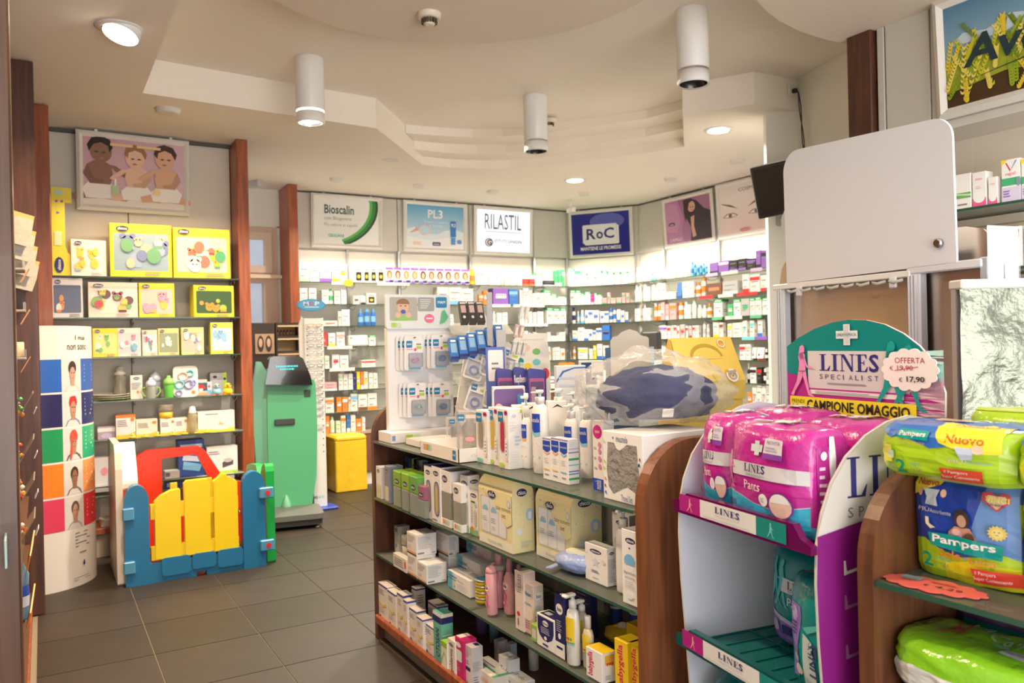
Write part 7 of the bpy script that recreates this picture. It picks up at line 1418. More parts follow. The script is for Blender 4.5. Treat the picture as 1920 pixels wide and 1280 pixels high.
gbox('medicine_carton', 'tall blue-rimmed carton behind the turquoise one', 'carton', (1.453, 3.155, 0.101, 0.051, 0.207, 0.108), (.78, .76, .74), bst(), bs, h=.17)
gbox('medicine_carton', 'turquoise carton with navy top band and vertical lettering, bottom board', 'carton', (1.38, 2.964, 0.08, 0.053, 0.201, 0.108), (.16, .52, .42), lambda F: F.r(0, .90, 1, 1, 'white').r(0, .80, 1, .93, 'navy').t(.3, .10, .75, .68, M((.05, .12, .2)), '*OTOSAN', rot=1), lambda S: S.r(0, .80, 1, .93, 'navy').r(0, .93, 1, 1, 'ivory').lines(.1, .2, .9, .6, 5, (.5, .75, .65), .4))
gbox('medicine_carton', 'white carton with lime green top, bottom board', 'carton', (1.361, 2.876, 0.054, 0.05, 0.114, 0.108), (.80, .80, .74), lambda F: F.r(0, .82, 1, 1, M((.32, .55, .05))).poly([(0, .3), (.5, .7), (1, .4), (1, .36), (.5, .6), (0, .24)], 'lime').r(0, 0, 1, .06, 'lime'), top=lambda T: T.r(0, 0, 1, 1, M((.35, .6, .08))), d=.05)
gbox('medicine_carton', 'white carton with brown vertical lettering next to the magenta one', 'carton', (1.368, 2.818, 0.063, 0.037, 0.138, 0.108), (.82, .78, .74), lambda F: F.t(.25, .08, .8, .75, M((.25, .12, .10)), '*golderma', rot=1).e(.5, .86, .3, .05, 'text'), d=.05)
gbox('medicine_carton', 'magenta carton with rounded white panel, bottom board', 'carton', (1.375, 2.76, 0.07, 0.043, 0.159, 0.108), (.58, .02, .16), lambda F: F.e(.45, .84, .3, .06, 'white').rr(.15, .44, .85, .72, M((.80, .78, .78)), .1, .05).lines(.2, .2, .7, .3, 2, 'pink').r(.1, .0, .9, .06, 'pink'), top=lambda T: T.r(0, .1, .5, .9, 'white'), d=.06)
gbox('medicine_carton', 'silver-grey carton with blue block and ruled lines, bottom board', 'carton', (1.386, 2.708, 0.066, 0.048, 0.146, 0.108), (.60, .60, .64), lambda F: F.r(0, 0, 1, .78, M((.74, .74, .78))).e(.3, .78, .34, .10, M((.5, .5, .56))).r(.0, .34, .8, .44, 'navy').lines(.1, .5, .8, .62, 2), lambda S: S.lines(.05, .36, .9, .62, 8, (.35, .35, .42), .4).lines(.1, .05, .7, .25, 3), top=lambda T: T.r(.4, .5, .8, .9, 'navy'))
gbox('medicine_carton', 'white square-topped carton with blue script lettering, bottom board', 'carton', (1.496, 2.618, 0.079, 0.049, 0.104, 0.108), (.82, .84, .86), lambda F: F.t(.12, .42, .9, .66, M((.08, .12, .35)), 'Trofo', slant=.1), lambda S: S.lines(.2, .3, .9, .5, 3, (.45, .6, .75), .4), top=lambda T: T.t(.2, .3, .8, .6, M((.08, .12, .35)), 'Trofo'))
gbox('medicine_carton', 'flat white carton with green line lying before the square-topped one', 'carton', (1.423, 2.611, 0.199, 0.034, 0.057, 0.108), (.82, .80, .76), lambda F: F.r(.1, .3, .8, .6, 'peach'), top=lambda T: T.r(.1, .3, .8, .4, 'mint').r(.1, .55, .6, .62, 'text').r(.92, 0, 1, 1, 'mint'), d=.09)
gbox('medicine_carton', 'white script-lettered carton nearest the bottom edge of the photo', 'carton', (1.488, 2.515, 0.111, 0.032, 0.056, 0.108), (.82, .84, .86), lambda F: F.t(.12, .42, .9, .66, M((.08, .12, .35)), 'Trofo'), top=lambda T: T.t(.2, .3, .8, .6, M((.08, .12, .35)), 'Trofo'), d=.06)
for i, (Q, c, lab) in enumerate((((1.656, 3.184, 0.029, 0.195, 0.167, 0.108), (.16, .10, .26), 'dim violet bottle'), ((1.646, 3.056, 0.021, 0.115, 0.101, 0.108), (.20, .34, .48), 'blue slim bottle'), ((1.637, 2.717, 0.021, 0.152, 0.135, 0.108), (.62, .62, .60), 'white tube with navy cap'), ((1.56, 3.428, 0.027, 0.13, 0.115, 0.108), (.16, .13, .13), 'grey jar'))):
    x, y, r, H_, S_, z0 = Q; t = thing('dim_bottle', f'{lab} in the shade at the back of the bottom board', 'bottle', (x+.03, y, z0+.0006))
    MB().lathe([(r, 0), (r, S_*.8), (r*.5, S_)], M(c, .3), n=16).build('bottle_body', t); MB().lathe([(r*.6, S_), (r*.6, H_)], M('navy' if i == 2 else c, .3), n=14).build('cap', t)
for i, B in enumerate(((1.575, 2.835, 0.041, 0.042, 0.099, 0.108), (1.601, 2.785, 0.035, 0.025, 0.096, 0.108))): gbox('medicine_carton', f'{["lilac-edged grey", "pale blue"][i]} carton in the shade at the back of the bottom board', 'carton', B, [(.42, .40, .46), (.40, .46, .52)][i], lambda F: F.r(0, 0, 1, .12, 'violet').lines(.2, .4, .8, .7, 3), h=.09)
# ------------------------------------------------------------------ soft packs and their print
def clip_cell(P, x0, y0, x1, y1):
    for ax, lim, sg in ((0, x0, 1), (0, x1, -1), (1, y0, 1), (1, y1, -1)):
        Q = []
        for i in range(len(P)):
            a, b = P[i-1], P[i]; ia = (a[ax]-lim)*sg >= 0; ib = (b[ax]-lim)*sg >= 0
            if ia != ib:
                t = (lim-a[ax])/(b[ax]-a[ax]); Q.append((a[0]+(b[0]-a[0])*t, a[1]+(b[1]-a[1])*t))
            if ib: Q.append(b)
        P = Q
        if len(P) < 3: return []
    return P
class CFace(Face):
    N = 12
    def poly(s, P, m):
        N = s.N; xs = [p[0] for p in P]; ys = [p[1] for p in P]
        for i in range(max(0, int(min(xs)*N)), min(N-1, int(max(xs)*N))+1):
            for j in range(max(0, int(min(ys)*N)), min(N-1, int(max(ys)*N))+1):
                Q = clip_cell(P, i/N, j/N, (i+1)/N, (j+1)/N)
                if len(Q) >= 3: s.mb.add([s.fn(u, v, s.L*s.step) for u, v in Q], [tuple(range(len(Q)))], m)
        s.L += 1; return s
GL = {'L': (.66, [[(.12, 0), (.30, 0), (.30, 1), (.12, 1)], [(0, .955), (.42, .955), (.42, 1), (0, 1)], [(0, 0), (.60, 0), (.60, .05), (0, .05)], [(.46, .05), (.60, .05), (.66, .30), (.625, .30)]]),
      'I': (.42, [[(.12, 0), (.30, 0), (.30, 1), (.12, 1)], [(0, .955), (.42, .955), (.42, 1), (0, 1)], [(0, 0), (.42, 0), (.42, .045), (0, .045)]]),
      'N': (.86, [[(.12, 0), (.17, 0), (.17, 1), (.12, 1)], [(.10, 1), (.29, 1), (.76, .12), (.76, 0), (.66, 0), (.12, .96)], [(.70, 0), (.76, 0), (.76, 1), (.70, 1)], [(0, .955), (.28, .955), (.28, 1), (0, 1)], [(.02, 0), (.28, 0), (.28, .045), (.02, .045)], [(.58, .955), (.86, .955), (.86, 1), (.58, 1)]]),
      'E': (.66, [[(.12, 0), (.30, 0), (.30, 1), (.12, 1)], [(0, .95), (.60, .95), (.60, 1), (0, 1)], [(0, 0), (.62, 0), (.62, .05), (0, .05)], [(.50, .05), (.62, .05), (.66, .28), (.63, .28)], [(.50, .95), (.60, .95), (.60, .74), (.575, .74)], [(.30, .49), (.46, .49), (.46, .54), (.30, .54)], [(.44, .38), (.475, .38), (.475, .65), (.44, .65)]])}
def serif(F, x0, y0, x1, y1, m, word='LINES'):
    tot = sum(GL[c][0] if c in GL else .52 for c in word)+.07*(len(word)-1); sx = (x1-x0)/tot; x = x0
    for c in word:
        w = GL[c][0] if c in GL else .52
        if c in GL:
            for P in GL[c][1]: Face.poly(F, [(x+a*sx, y0+b*(y1-y0)) for a, b in P], m) if not isinstance(F, CFace) else F.poly([(x+a*sx, y0+b*(y1-y0)) for a, b in P], m); F.same()
        else: F.t(x, y0-.01*(y1-y0), x+w*sx, y1+.01*(y1-y0), m, '*'+c).same()
        x += (w+.07)*sx
    F.L += 1; return F
def walker(F, x, y, w, h, m, heel=True):
    q = lambda P: [(x+a*w, y+b*h) for a, b in P]
    F.poly(q([(.40, .88), (.44, .97), (.55, 1), (.62, .95), (.62, .88), (.58, .84), (.60, .74), (.52, .72), (.44, .70), (.38, .80)]), m).same()
    F.poly(q([(.42, .84), (.56, .86), (.64, .80), (.62, .66), (.66, .52), (.62, .46), (.36, .46), (.38, .56), (.40, .66), (.36, .76)]), m).same()
    F.poly(q([(.56, .80), (.64, .74), (.72, .60), (.95, .56), (.95, .53), (.70, .55), (.58, .66)]), m).same()
    F.poly(q([(.36, .50), (.56, .48), (.50, .34), (.38, .22), (.20, .08), (.16, .0), (.04, .0), (.04, .03), (.10, .08), (.28, .28)]), m).same()
    F.poly(q([(.46, .50), (.66, .50), (.70, .34), (.78, .12), (.84, .05), (.98, .0), (.98, -.015), (.80, .0), (.74, .02), (.64, .20), (.56, .34)]), m); return F
def soft_pack(name, label, W_, D_, H_, base, loc, rz, art=None, side=None, top=None, group=None, rot=None, seed=0, bulge=.10, cat='nappy pack', N=12, wr=.004, parent_off=0):
    """pillow-like plastic pack; origin at the near bottom corner like the cartons, width along -x, front at -y"""
    t = thing(name, label, cat, loc, rz, group, rot=rot)
    def pos(p, k=0):
        x, y, z = p; e = lambda a: 1-a*a
        n = mnoise.noise(Vector((x*2.2+seed, y*2.2, z*2.6)))*wr+mnoise.noise(Vector((x*6+seed, y*6, z*3)))*wr*.5
        r = .12
        X = x*W_/2*(1+.03*e(y)*e(z)-.03*abs(y)**4*abs(z)**2); Y = y*D_/2*(1+bulge*2*e(x)*e(z)-.22*abs(x)**6-.20*abs(z)**8); Z = z*H_/2*(1+.05*e(x)*e(y)-.05*(1-e(x)*.8)*abs(y)**4)
        v = Vector((X, Y, Z)); d = Vector((x if abs(x) > .999 else 0, y if abs(y) > .999 else 0, z if abs(z) > .999 else 0))
        if d.length: v += d.normalized()*(n+k)
        return (v.x-W_/2, v.y+D_/2, v.z+H_/2)
    mb = MB()
    for ax in range(3):
        for sg in (-1, 1):
            vs = []; fs = []
            for i in range(N+1):
                for j in range(N+1):
                    a, b = 2*i/N-1, 2*j/N-1; p = [0, 0, 0]; p[ax] = sg; p[(ax+1) % 3] = a; p[(ax+2) % 3] = b; vs.append(pos(p))
            for i in range(N):
                for j in range(N):
                    q = (i*(N+1)+j, (i+1)*(N+1)+j, (i+1)*(N+1)+j+1, i*(N+1)+j+1); fs.append(q if sg > 0 else q[::-1])
            mb.add(vs, fs, M(base, .28, bump=.35, scale=22, coat=.3) if not isinstance(base, bpy.types.Material) else base, True)
    body = mb.build('pack_body', t)
    import bmesh as _b
    bm = _b.new(); bm.from_mesh(body.data); _b.ops.remove_doubles(bm, verts=bm.verts, dist=.0004); bm.to_mesh(body.data); bm.free()
    pm = MB()
    if art: art(CFace(pm, fn=lambda u, v, k: pos((2*u-1, -1, 2*v-1), k+.0008), step=.0005))
    if side: side(CFace(pm, fn=lambda u, v, k: pos((1, 2*u-1, 2*v-1), k+.0008), step=.0005))
    if top: top(CFace(pm, fn=lambda u, v, k: pos((2*u-1, 2*v-1, 1), k+.0008), step=.0005))
    if pm.v: pm.build('pack_print', t)
    return t
MAG = (.48, .025, .30); CY = (.03, .42, .68); TEA = (.0, .27, .28); PUR = (.20, .008, .17)
def pg(c): return M(c, .28, coat=.3)
# ------------------------------------------------------------------ promotional floor stand
SO = Vector((1.392, 1.548, 0)); SA = math.radians(-98.3); SM = Matrix.Translation(SO) @ Matrix.Rotation(SA, 4, 'Z')
def sp(x, y, z=0): return SM @ Vector((x, y, z))
st = thing('promo_stand', 'purple and white cardboard floor stand with arched sides, teal header and walking figure', 'display stand', SO, SA)
WS = .485
prof = [(.05, 0), (.035, .3), (.025, .5), (.015, .65), (.004, .80), (0, .92), (.004, 1.0), (.018, 1.06), (.045, 1.12), (.085, 1.17), (.14, 1.21), (.20, 1.235), (.26, 1.245), (.32, 1.235), (.37, 1.21), (.40, 1.17), (.42, 1.10), (.42, 0)]
CB = M((.62, .58, .52), .7)
def spanel(x0, inner, outer, name, mo=None):
    mb = MB(); mb.prism(prof, x0, x0+.006, 'x', inner, CB)
    return mb.build(name, st)
LAV = M((.66, .70, .84), .45)
spanel(0, LAV, LAV, 'side_panel')
o = spanel(WS-.006, M((.55, .52, .58), .45), LAV, 'side_panel')
# outer print of the near side: purple below, silver arch above
mb = MB(); F = Face(mb, (WS+.0004, 0, 0), (0, 1, 0), (0, 0, 1), step=.0004)
low = [p for p in prof if p[1] <= 1.0]; F.poly([(a+.001, b) for a, b in low if b <= 1.0 and a < .3]+[(.0045, 1.015), (.42, 1.085), (.42, 0)], M(PUR, .4))
F.poly([(.005, 1.018)]+[(a+.001, b-.001) for a, b in prof if b > 1.018 and b < 1.3]+[(.419, 1.088)], M((.58, .56, .54), .35))
serif(F, .085, 1.085, .36, 1.168, M((.03, .03, .16)))
x = .085
for c in 'SPECIALIST': F.t(x, 1.045, x+(.004 if c == 'I' else .014), 1.066, M((.12, .12, .16)), c).same(); x += .029
F.L += 1
for z in (.93, .86, .76): F.poly([(.07, z), (.13, z+.01), (.13, z+.035), (.125, z+.035), (.122, z+.015), (.078, z+.008), (.075, z+.03), (.07, z+.03)], M((.32, .12, .30) if z < .9 else (.6, .6, .62), .5))
mb.build('side_print', o)
MB().box(.006, .40, 0, WS-.006, .406, 1.10, M((.60, .62, .74), .5)).build('back_panel', st)
def tray(z, col, front):
    MBt = MB(); MBt.box(.012, .02, z-.004, WS-.012, .39, z, M(col, .15, alpha=.55)).build('tray_floor', st)
    for i in range(8): MB().box(.02+i*.057, .03, z, .022+i*.057, .385, z+.003, M(tuple(v*.6 for v in col), .3)).build('tray_rib', st)
    for i in range(1): MB().box(.02, .2, z, WS-.02, .203, z+.0032, M(tuple(v*.6 for v in col), .3)).build('tray_rib', st)
    P = [(.0, z-.006), (WS+.0, z-.006), (WS+.0, z+.012), (WS-.03, z+.022), (WS-.05, z+.048), (.06, z+.048), (.035, z+.03), (0, z+.022)]
    lip = MB().prism(P, -.012, .006, 'y', M(front, .12, alpha=.75)).build('tray_lip', st)
    mb = MB(); F = Face(mb, (.03, -.0128, z+.001), (WS-.09, 0, 0), (0, 0, .042), step=.0004)
    F.r(0, 0, .22, 1, M((.42, .015, .24), .3)).r(.22, 0, .74, 1, M((.74, .74, .76), .3)).r(.74, 0, .98, 1, M((.01, .24, .22), .3))
    walker(F, .085, .12, .06, .75, M('pink')); walker(F, .83, .12, .06, .75, M('aqua')); serif(F, .37, .50, .60, .85, M((.03, .03, .18))).t(.38, .30, .60, .40, (.5, .5, .55), 'SPECIALIST').lines(.26, .08, .70, .2, 1, (.55, .55, .6), .3)
    mb.build('price_rail_print', lip)
tray(.985, (.25, .02, .20), (.16, .005, .10)); tray(.645, (.01, .20, .20), (.005, .10, .10)); tray(.33, (.01, .20, .20), (.005, .10, .10))
# header
hp = [(.02, 1.08), (WS-.01, 1.08), (WS-.006, 1.26), (.44, 1.345)]+[(.235+.215*math.sin(a), 1.30+.155*math.cos(a)) for a in [math.radians(65-130*i/20) for i in range(21)]]+[(.02, 1.36)]
hp = [(.02, 1.08), (WS-.01, 1.08), (WS-.006, 1.25), (.455, 1.33), (.42, 1.375), (.38, 1.41), (.33, 1.438), (.28, 1.452), (.23, 1.456), (.18, 1.450), (.12, 1.432), (.06, 1.402), (.02, 1.375)]
HX = lambda a: (a-.475)*1.07+.475; HV = lambda b: 1.455-(1.455-b)*.82
hp = [(HX(a), HV(b)) for a, b in hp]
hd = MB().prism(hp, .375, .381, 'y', M(MAG, .35), CB).build('header', st)
mb = MB(); F = Face(mb, fn=lambda u, v, k: (HX(u), .3746-k, HV(1+v)), step=.0004)
tl = M((.0, .25, .24), .35)
F.poly([(.021, .288), (.08, .275), (.45, .30), (.453, .33), (.42, .374), (.38, .409), (.33, .437), (.28, .451), (.23, .455), (.18, .449), (.12, .431), (.06, .401), (.021, .374)], tl)
g = random.Random(6)
for i in range(34):
    y = .13+i*.0062; F.poly([(.30+g.uniform(0, .12), y+.02), (.478, y+.012+g.uniform(-.012, .016)), (.479, y+.0145+g.uniform(-.012, .016))], M((.80, .55, .72) if i < 22 else (.5, .8, .78))).same()
F.L += 1
F.poly([(.095, .24), (.395, .24), (.395, .36), (.095, .36)], M((.66, .66, .69), .3)).r(.10, .222, .38, .236, (.84, .84, .86)).r(.09, .236, .40, .241, M(MAG))
serif(F, .135, .298, .315, .350, M((.025, .03, .20)))
x = .135
for c in 'SPECIALIST': F.t(x, .272, x+(.003 if c == 'I' else .011), .287, (.1, .1, .16), c).same(); x += .0186
F.L += 1; F.lines(.16, .255, .28, .262, 1, (.3, .3, .35), .6).lines(.12, .224, .36, .234, 2, (.4, .4, .45), .4)
F.many([[(.215, .378), (.235, .378), (.235, .442), (.215, .442)], [(.192, .398), (.258, .398), (.258, .422), (.192, .422)]], M((.74, .80, .80))).same().t(.196, .405, .254, .415, M((.1, .4, .42)), 'LINEA FARMACIA')
F.many([[(.219, .382), (.231, .382), (.231, .438), (.219, .438)]], M((.62, .66, .68))).t(.196, .405, .254, .415, M((.1, .4, .42)), 'LINEA FARMACIA')
walker(F, .035, .215, .085, .165, M((.80, .30, .58), .35)); walker(F, .30, .200, .10, .19, M((.01, .36, .34), .35)); walker(F, .345, .195, .10, .185, M((.01, .33, .32), .35))
F.rr(.035, .160, .415, .212, M((.86, .78, .03), .35), .004); F.t(.042, .190, .085, .202, 'black', 'PRENDI').t(.045, .174, .083, .186, 'black', 'IL TUO').t(.095, .172, .245, .204, 'black', '*CAMPIONE').t(.255, .172, .400, .204, 'black', '*OMAGGIO')
mb.build('header_print', hd)
# cloud price card clipped in front of the header
c = []
for i in range(14):
    a = 2*PI*i/14
    for q in range(5): b = a+(q/5-.5)*2*PI/14; c.append((.395+(.072+.007*math.sin(PI*q/5))*math.cos(b), 1.335+(.044+.006*math.sin(PI*q/5))*math.sin(b)))
cl = MB().prism(c, .366, .368, 'y', M((.86, .84, .85), .5)).build('price_cloud'); cl.matrix_world = SM; tag(cl, 'white cloud-shaped offer card with handwritten prices on the stand header', 'price card')
mb = MB(); F = Face(mb, (.335, .3656, 1.294), (.12, 0, 0), (0, 0, .082), step=.0004)
F.t(.18, .68, .86, .84, M((.45, .03, .06)), 'OFFERTA').t(.06, .48, .14, .60, M((.45, .03, .06)), '€').t(.24, .46, .60, .62, M((.45, .05, .08)), '19,90').poly([(.18, .46), (.72, .58), (.72, .60), (.18, .48)], M((.45, .03, .06))).t(.28, .16, .36, .28, 'black', '€').t(.46, .14, .86, .32, 'black', '*17,90')
o = mb.build('handwriting', cl)
# packs on the stand
def pants(big=True):
    def f(F):
        F.r(0, 0, 1, .14, pg(CY)); fo = F.fn; F.fn = lambda u, v, k: fo(u, .13+.87*v, k)
        for (a, b, c0) in ((0, .26, CY),): F.r(a, 0, 1, b-.02, pg(c0)).poly([(0, .24), (.25, .20), (.45, .14), (.70, .12), (1, .20), (1, .26), (0, .26)], pg((.62, .65, .74)))
        F.poly([(0, .26), (.25, .21), (.45, .15), (.70, .13), (1, .21), (1, .30), (0, .30)], pg(MAG))
        F.r(.08, .44, 1, .60, pg((.62, .62, .68))); serif(F, .32, .50, .60, .59, M((.03, .03, .16), .3)).t(.34, .455, .60, .48, (.35, .35, .45), 'SPECIALIST')
        walker(F, .02, .28, .17, .44, pg((.74, .20, .50)))
        F.t(.32, .30, .54, .40, M((.80, .72, .80), .3), 'Pants')
        F.many([[(.42, .74), (.56, .74), (.56, .82), (.42, .82)], [(.46, .70), (.52, .70), (.52, .86), (.46, .86)]], pg((.62, .72, .72)))
        F.rr(.58, .68, .80, .90, pg((.66, .64, .72)), .02).r(.58, .68, .80, .74, pg((.24, .06, .38))).t(.61, .84, .77, .88, (.2, .15, .3), 'NOVITA').lines(.60, .76, .78, .82, 2, (.4, .35, .5))
        F.e(.59, .22, .055, .07, pg((.80, .80, .84))).lines(.56, .19, .62, .25, 3, (.4, .4, .5)); F.e(.78, .19, .13, .15, pg((.18, .03, .30))).e(.78, .19, .115, .135, pg((.70, .48, .42))).poly(ell(.78, .22, .10, .10, 14, 0, PI), pg((.80, .78, .80)))
        F.t(.28, .08, .46, .14, (.05, .10, .4), 'Medium').many([[(.12+.02*i, .08), (.132+.02*i, .08), (.132+.02*i, .15), (.12+.02*i, .15)] for i in range(5)], 'navy')
    return f
def pside(F): F.r(0, 0, 1, .12, pg(CY)).rr(.15, .2, .8, .86, M((.40, .02, .25), .3), .04).rr(.45, .30, .60, .95, pg((.80, .80, .82)), .02).lines(.2, .25, .4, .7, 6, (.75, .55, .7), .4).e(.3, .78, .08, .04, 'white')
def ptop(F):
    g = random.Random(9)
    for i in range(7): x, y = g.uniform(.1, .8), g.uniform(.1, .8); F.poly([(x, y), (x+.22, y+.05), (x+.16, y+.16), (x+.02, y+.12)], pg(g.choice([(.70, .70, .74), (.45, .60, .75), (.78, .45, .62)])))
    F.r(.45, .3, .62, .8, pg((.76, .76, .78)))
MAGM = M((.50, .02, .30), .25, bump=.4, scale=18, coat=.4); TEM = M((.0, .25, .27), .25, bump=.4, scale=18, coat=.4)
p = sp(.445, .012, .991); soft_pack('pants_pack', 'front magenta and blue incontinence pants pack with round body picture, on the stand', .255, .135, .228, MAGM, p, SA, pants(), pside, ptop, seed=1)
p = sp(.182, .035, .991); soft_pack('pants_pack', 'magenta pants pack at the left of the stand shelf, partly behind the front one', .125, .15, .235, MAGM, p, SA, lambda F: (pants()(F)), pside, ptop, seed=2)
p = sp(.235, .195, .991); soft_pack('pants_pack', 'rear left magenta pants pack against the stand back', .205, .16, .240, MAGM, p, SA, None, pside, ptop, seed=3)
p = sp(.462, .165, .991); soft_pack('pants_pack', 'rear right magenta pants pack against the stand back', .215, .19, .232, MAGM, p, SA, None, pside, ptop, seed=4)
def tealp(F):
    F.r(0, .04, 1, .30, pg((.26, .16, .56))).poly([(0, .30), (.5, .24), (1, .30), (1, .34), (.5, .28), (0, .36)], pg((.5, .5, .7)))
    walker(F, .04, .42, .26, .5, pg((.04, .44, .46))); walker(F, .16, .42, .26, .48, pg((.05, .48, .50))); F.r(.30, .58, 1, .72, pg((.62, .64, .68))); serif(F, .40, .62, .80, .70, M((.03, .03, .16), .3)).t(.42, .59, .7, .61, (.4, .4, .5), 'SPECIALIST').t(.42, .46, .7, .54, (.75, .8, .8), 'Pants'); F.e(.16, .2, .06, .06, pg((.5, .4, .7))).many([[(.3+.04*i, .15), (.33+.04*i, .15), (.33+.04*i, .24), (.3+.04*i, .24)] for i in range(4)], 'navy')
p = sp(.315, .20, .651); soft_pack('pants_pack', 'teal and violet pants pack on the middle shelf of the stand', .215, .15, .245, TEM, p, SA, tealp, seed=5)
def padp(F):
    F.poly([(.20, .12), (.30, .12), (.42, .68), (.40, .76), (.12, .78), (.10, .70), (.16, .5)], pg((.24, .15, .52))).e(.24, .68, .08, .07, pg((.45, .36, .68))).e(.34, .20, .10, .05, pg((.62, .66, .60))).same().e(.3, .30, .06, .04, pg((.55, .58, .66)))
    F.poly([(.45, .1), (.75, .15), (.7, .5), (.5, .55)], pg((.55, .66, .68))).t(.6, .2, .8, .5, (.05, .05, .2), '*LINES', rot=1).poly([(.5, .6), (.9, .7), (.9, .66), (.6, .56)], pg((.10, .5, .5))).lines(.18, .5, .34, .62, 4, 'navy')
p = sp(.468, .045, .651); soft_pack('pads_pack', 'teal pads pack with violet pad picture leaning at the right of the middle shelf', .15, .10, .245, TEM, p, SA-.25, padp, seed=6, rot=(0, 0, SA-.18))
p = sp(.33, .03, .336); soft_pack('pants_pack', 'teal pack on the lowest stand shelf with a small yellow flash', .27, .17, .235, TEM, p, SA, lambda F: F.poly([(.05, .86), (.3, .80), (.32, .86), (.08, .94)], pg((.6, .66, .03))).many([[(.5, .66), (.58, .66), (.58, .9), (.5, .9)], [(.44, .74), (.64, .74), (.64, .82), (.44, .82)]], pg((.6, .75, .75))), seed=7)
p = sp(.47, .05, .336); soft_pack('pants_pack', 'second teal pack on the lowest stand shelf', .13, .2, .22, TEM, p, SA, None, seed=8)

# ------------------------------------------------------------------ second gondola with nappy packs
g2 = tag(bpy.data.objects.new('gondola', None), 'wooden gondola with nappy packs at the right edge of the photo', 'gondola'); COL.objects.link(g2)
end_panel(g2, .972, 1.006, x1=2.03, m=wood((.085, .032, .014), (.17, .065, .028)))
MB().box(1.76, .1, .108, 1.78, .972, .93, M((.20, .10, .06), .5), .002).build('back_panel', g2)
for z in (.945, .665, .40):
    o = MB().box(1.372, .1, z-.011, 1.755, .971, z, M((.16, .20, .17), .05, alpha=.45)).build('shelf', g2); MB().box(1.369, .1, z-.011, 1.372, .971, z, GEDGE).build('shelf_edge', o)
MB().box(1.37, .1, 0, 2.02, .971, .107, MAHOG).build('base_board', g2)
LIM = M((.42, .66, .02), .25, bump=.35, scale=18, coat=.4); DB = (.015, .06, .45)
def nappy(F):
    F.r(0, .30, 1, 1, pg(DB)).poly([(.55, .30), (1, .30), (1, 1), (.75, 1)], pg((.14, .30, .68)))
    F.poly([(0, 0), (1, 0), (1, .30), (.86, .36), (.7, .30), (.5, .26), (.3, .30), (.14, .38), (0, .34)], pg((.45, .68, .02))).poly([(.3, 0), (1, 0), (1, .22), (.6, .24), (.35, .18)], pg((.78, .76, .02)))
    F.poly([(0, 1), (.34, 1), (.30, .93), (.16, .88), (0, .80)], pg((.86, .74, .03))).t(.03, .91, .28, .98, M((.50, .05, .08), .3), '*Nuovo')
    F.poly([(.12, .88), (.30, .88), (.27, .80), (.29, .72), (.14, .72), (.16, .80)], pg((.62, .74, .86))).e(.08, .84, .03, .04, M('peach')).same().e(.34, .85, .03, .04, M('peach')).t(.06, .65, .20, .70, M((.75, .6, .75), .3), 'PIÙ').t(.21, .65, .44, .69, M((.7, .72, .85), .3), 'Assorbente')
    F.poly([(.16, .60), (.20, .60), (.21, .54), (.28, .51), (.22, .49), (.17, .53)], pg((.80, .74, .55)))
    F.poly([(.40, .40), (.42, .50), (.48, .56), (.62, .56), (.70, .44), (.72, .38)], pg((.55, .28, .18))).e(.55, .64, .075, .09, M((.06, .03, .02), .5)).e(.55, .62, .045, .06, M((.62, .38, .28), .5)).e(.50, .49, .055, .055, M((.55, .30, .45), .5)).e(.62, .47, .05, .05, M((.10, .05, .03), .5)).e(.50, .51, .035, .035, M((.68, .42, .32), .5))
    g = random.Random(1); F.poly([(.86+(.085 if i % 2 else .065)*math.cos(2*PI*i/28), .56+(.075 if i % 2 else .058)*math.sin(2*PI*i/28)) for i in range(28)], pg((.80, .60, .12))).e(.86, .56, .05, .045, pg((.84, .70, .25))).r(.835, .565, .85, .572, 'brown').same().r(.87, .565, .885, .572, 'brown').same().r(.85, .54, .875, .546, 'red')
    F.poly([(.86, .76), (.97, .86), (.96, .93), (.91, .94), (.86, .90), (.81, .94), (.74, .93), (.73, .86)], pg((.55, .04, .08))).poly([(.86, .78), (.94, .86), (.93, .91), (.79, .91), (.77, .86)], pg((.72, .5, .3))).t(.77, .85, .96, .90, M((.86, .76, .15), .3), '*VINCI').t(.80, .815, .93, .84, M('navy'), 'UN ANNO')
    F.poly([(.22, .46), (.45, .48), (.6, .47), (.92, .44), (.90, .30), (.25, .34)], pg((.0, .30, .28))).t(.27, .355, .86, .455, M((.84, .86, .86), .3), '*Pampers')
    F.t(.33, .245, .55, .325, M((.62, .22, .04), .3), '*Sole').t(.57, .26, .61, .29, M((.3, .2, .4), .3), 'e').t(.63, .235, .86, .30, M((.62, .24, .05), .3), '*Luna')
    F.t(.15, .12, .26, .26, M((.0, .28, .16), .3), '*2').t(.30, .20, .44, .235, (.1, .35, .3), 'MINI').t(.30, .155, .42, .185, (.2, .2, .15), '3-6 Kg').lines(.30, .11, .46, .13, 1, (.3, .3, .1))
    F.poly([(.64, .20), (1, .20), (1, .06), (.65, .05), (.66, .12)], pg((.62, .05, .03))).t(.68, .135, .86, .18, (.84, .8, .78), 'il Pampers').t(.66, .08, .99, .125, (.84, .8, .78), 'Super Conveniente')
def nside(F): F.r(0, .3, 1, 1, pg((.12, .20, .62))).r(0, 0, 1, .3, pg((.5, .68, .02))).poly([(0, .5), (.4, .7), (0, .85)], pg((.5, .65, .02)))
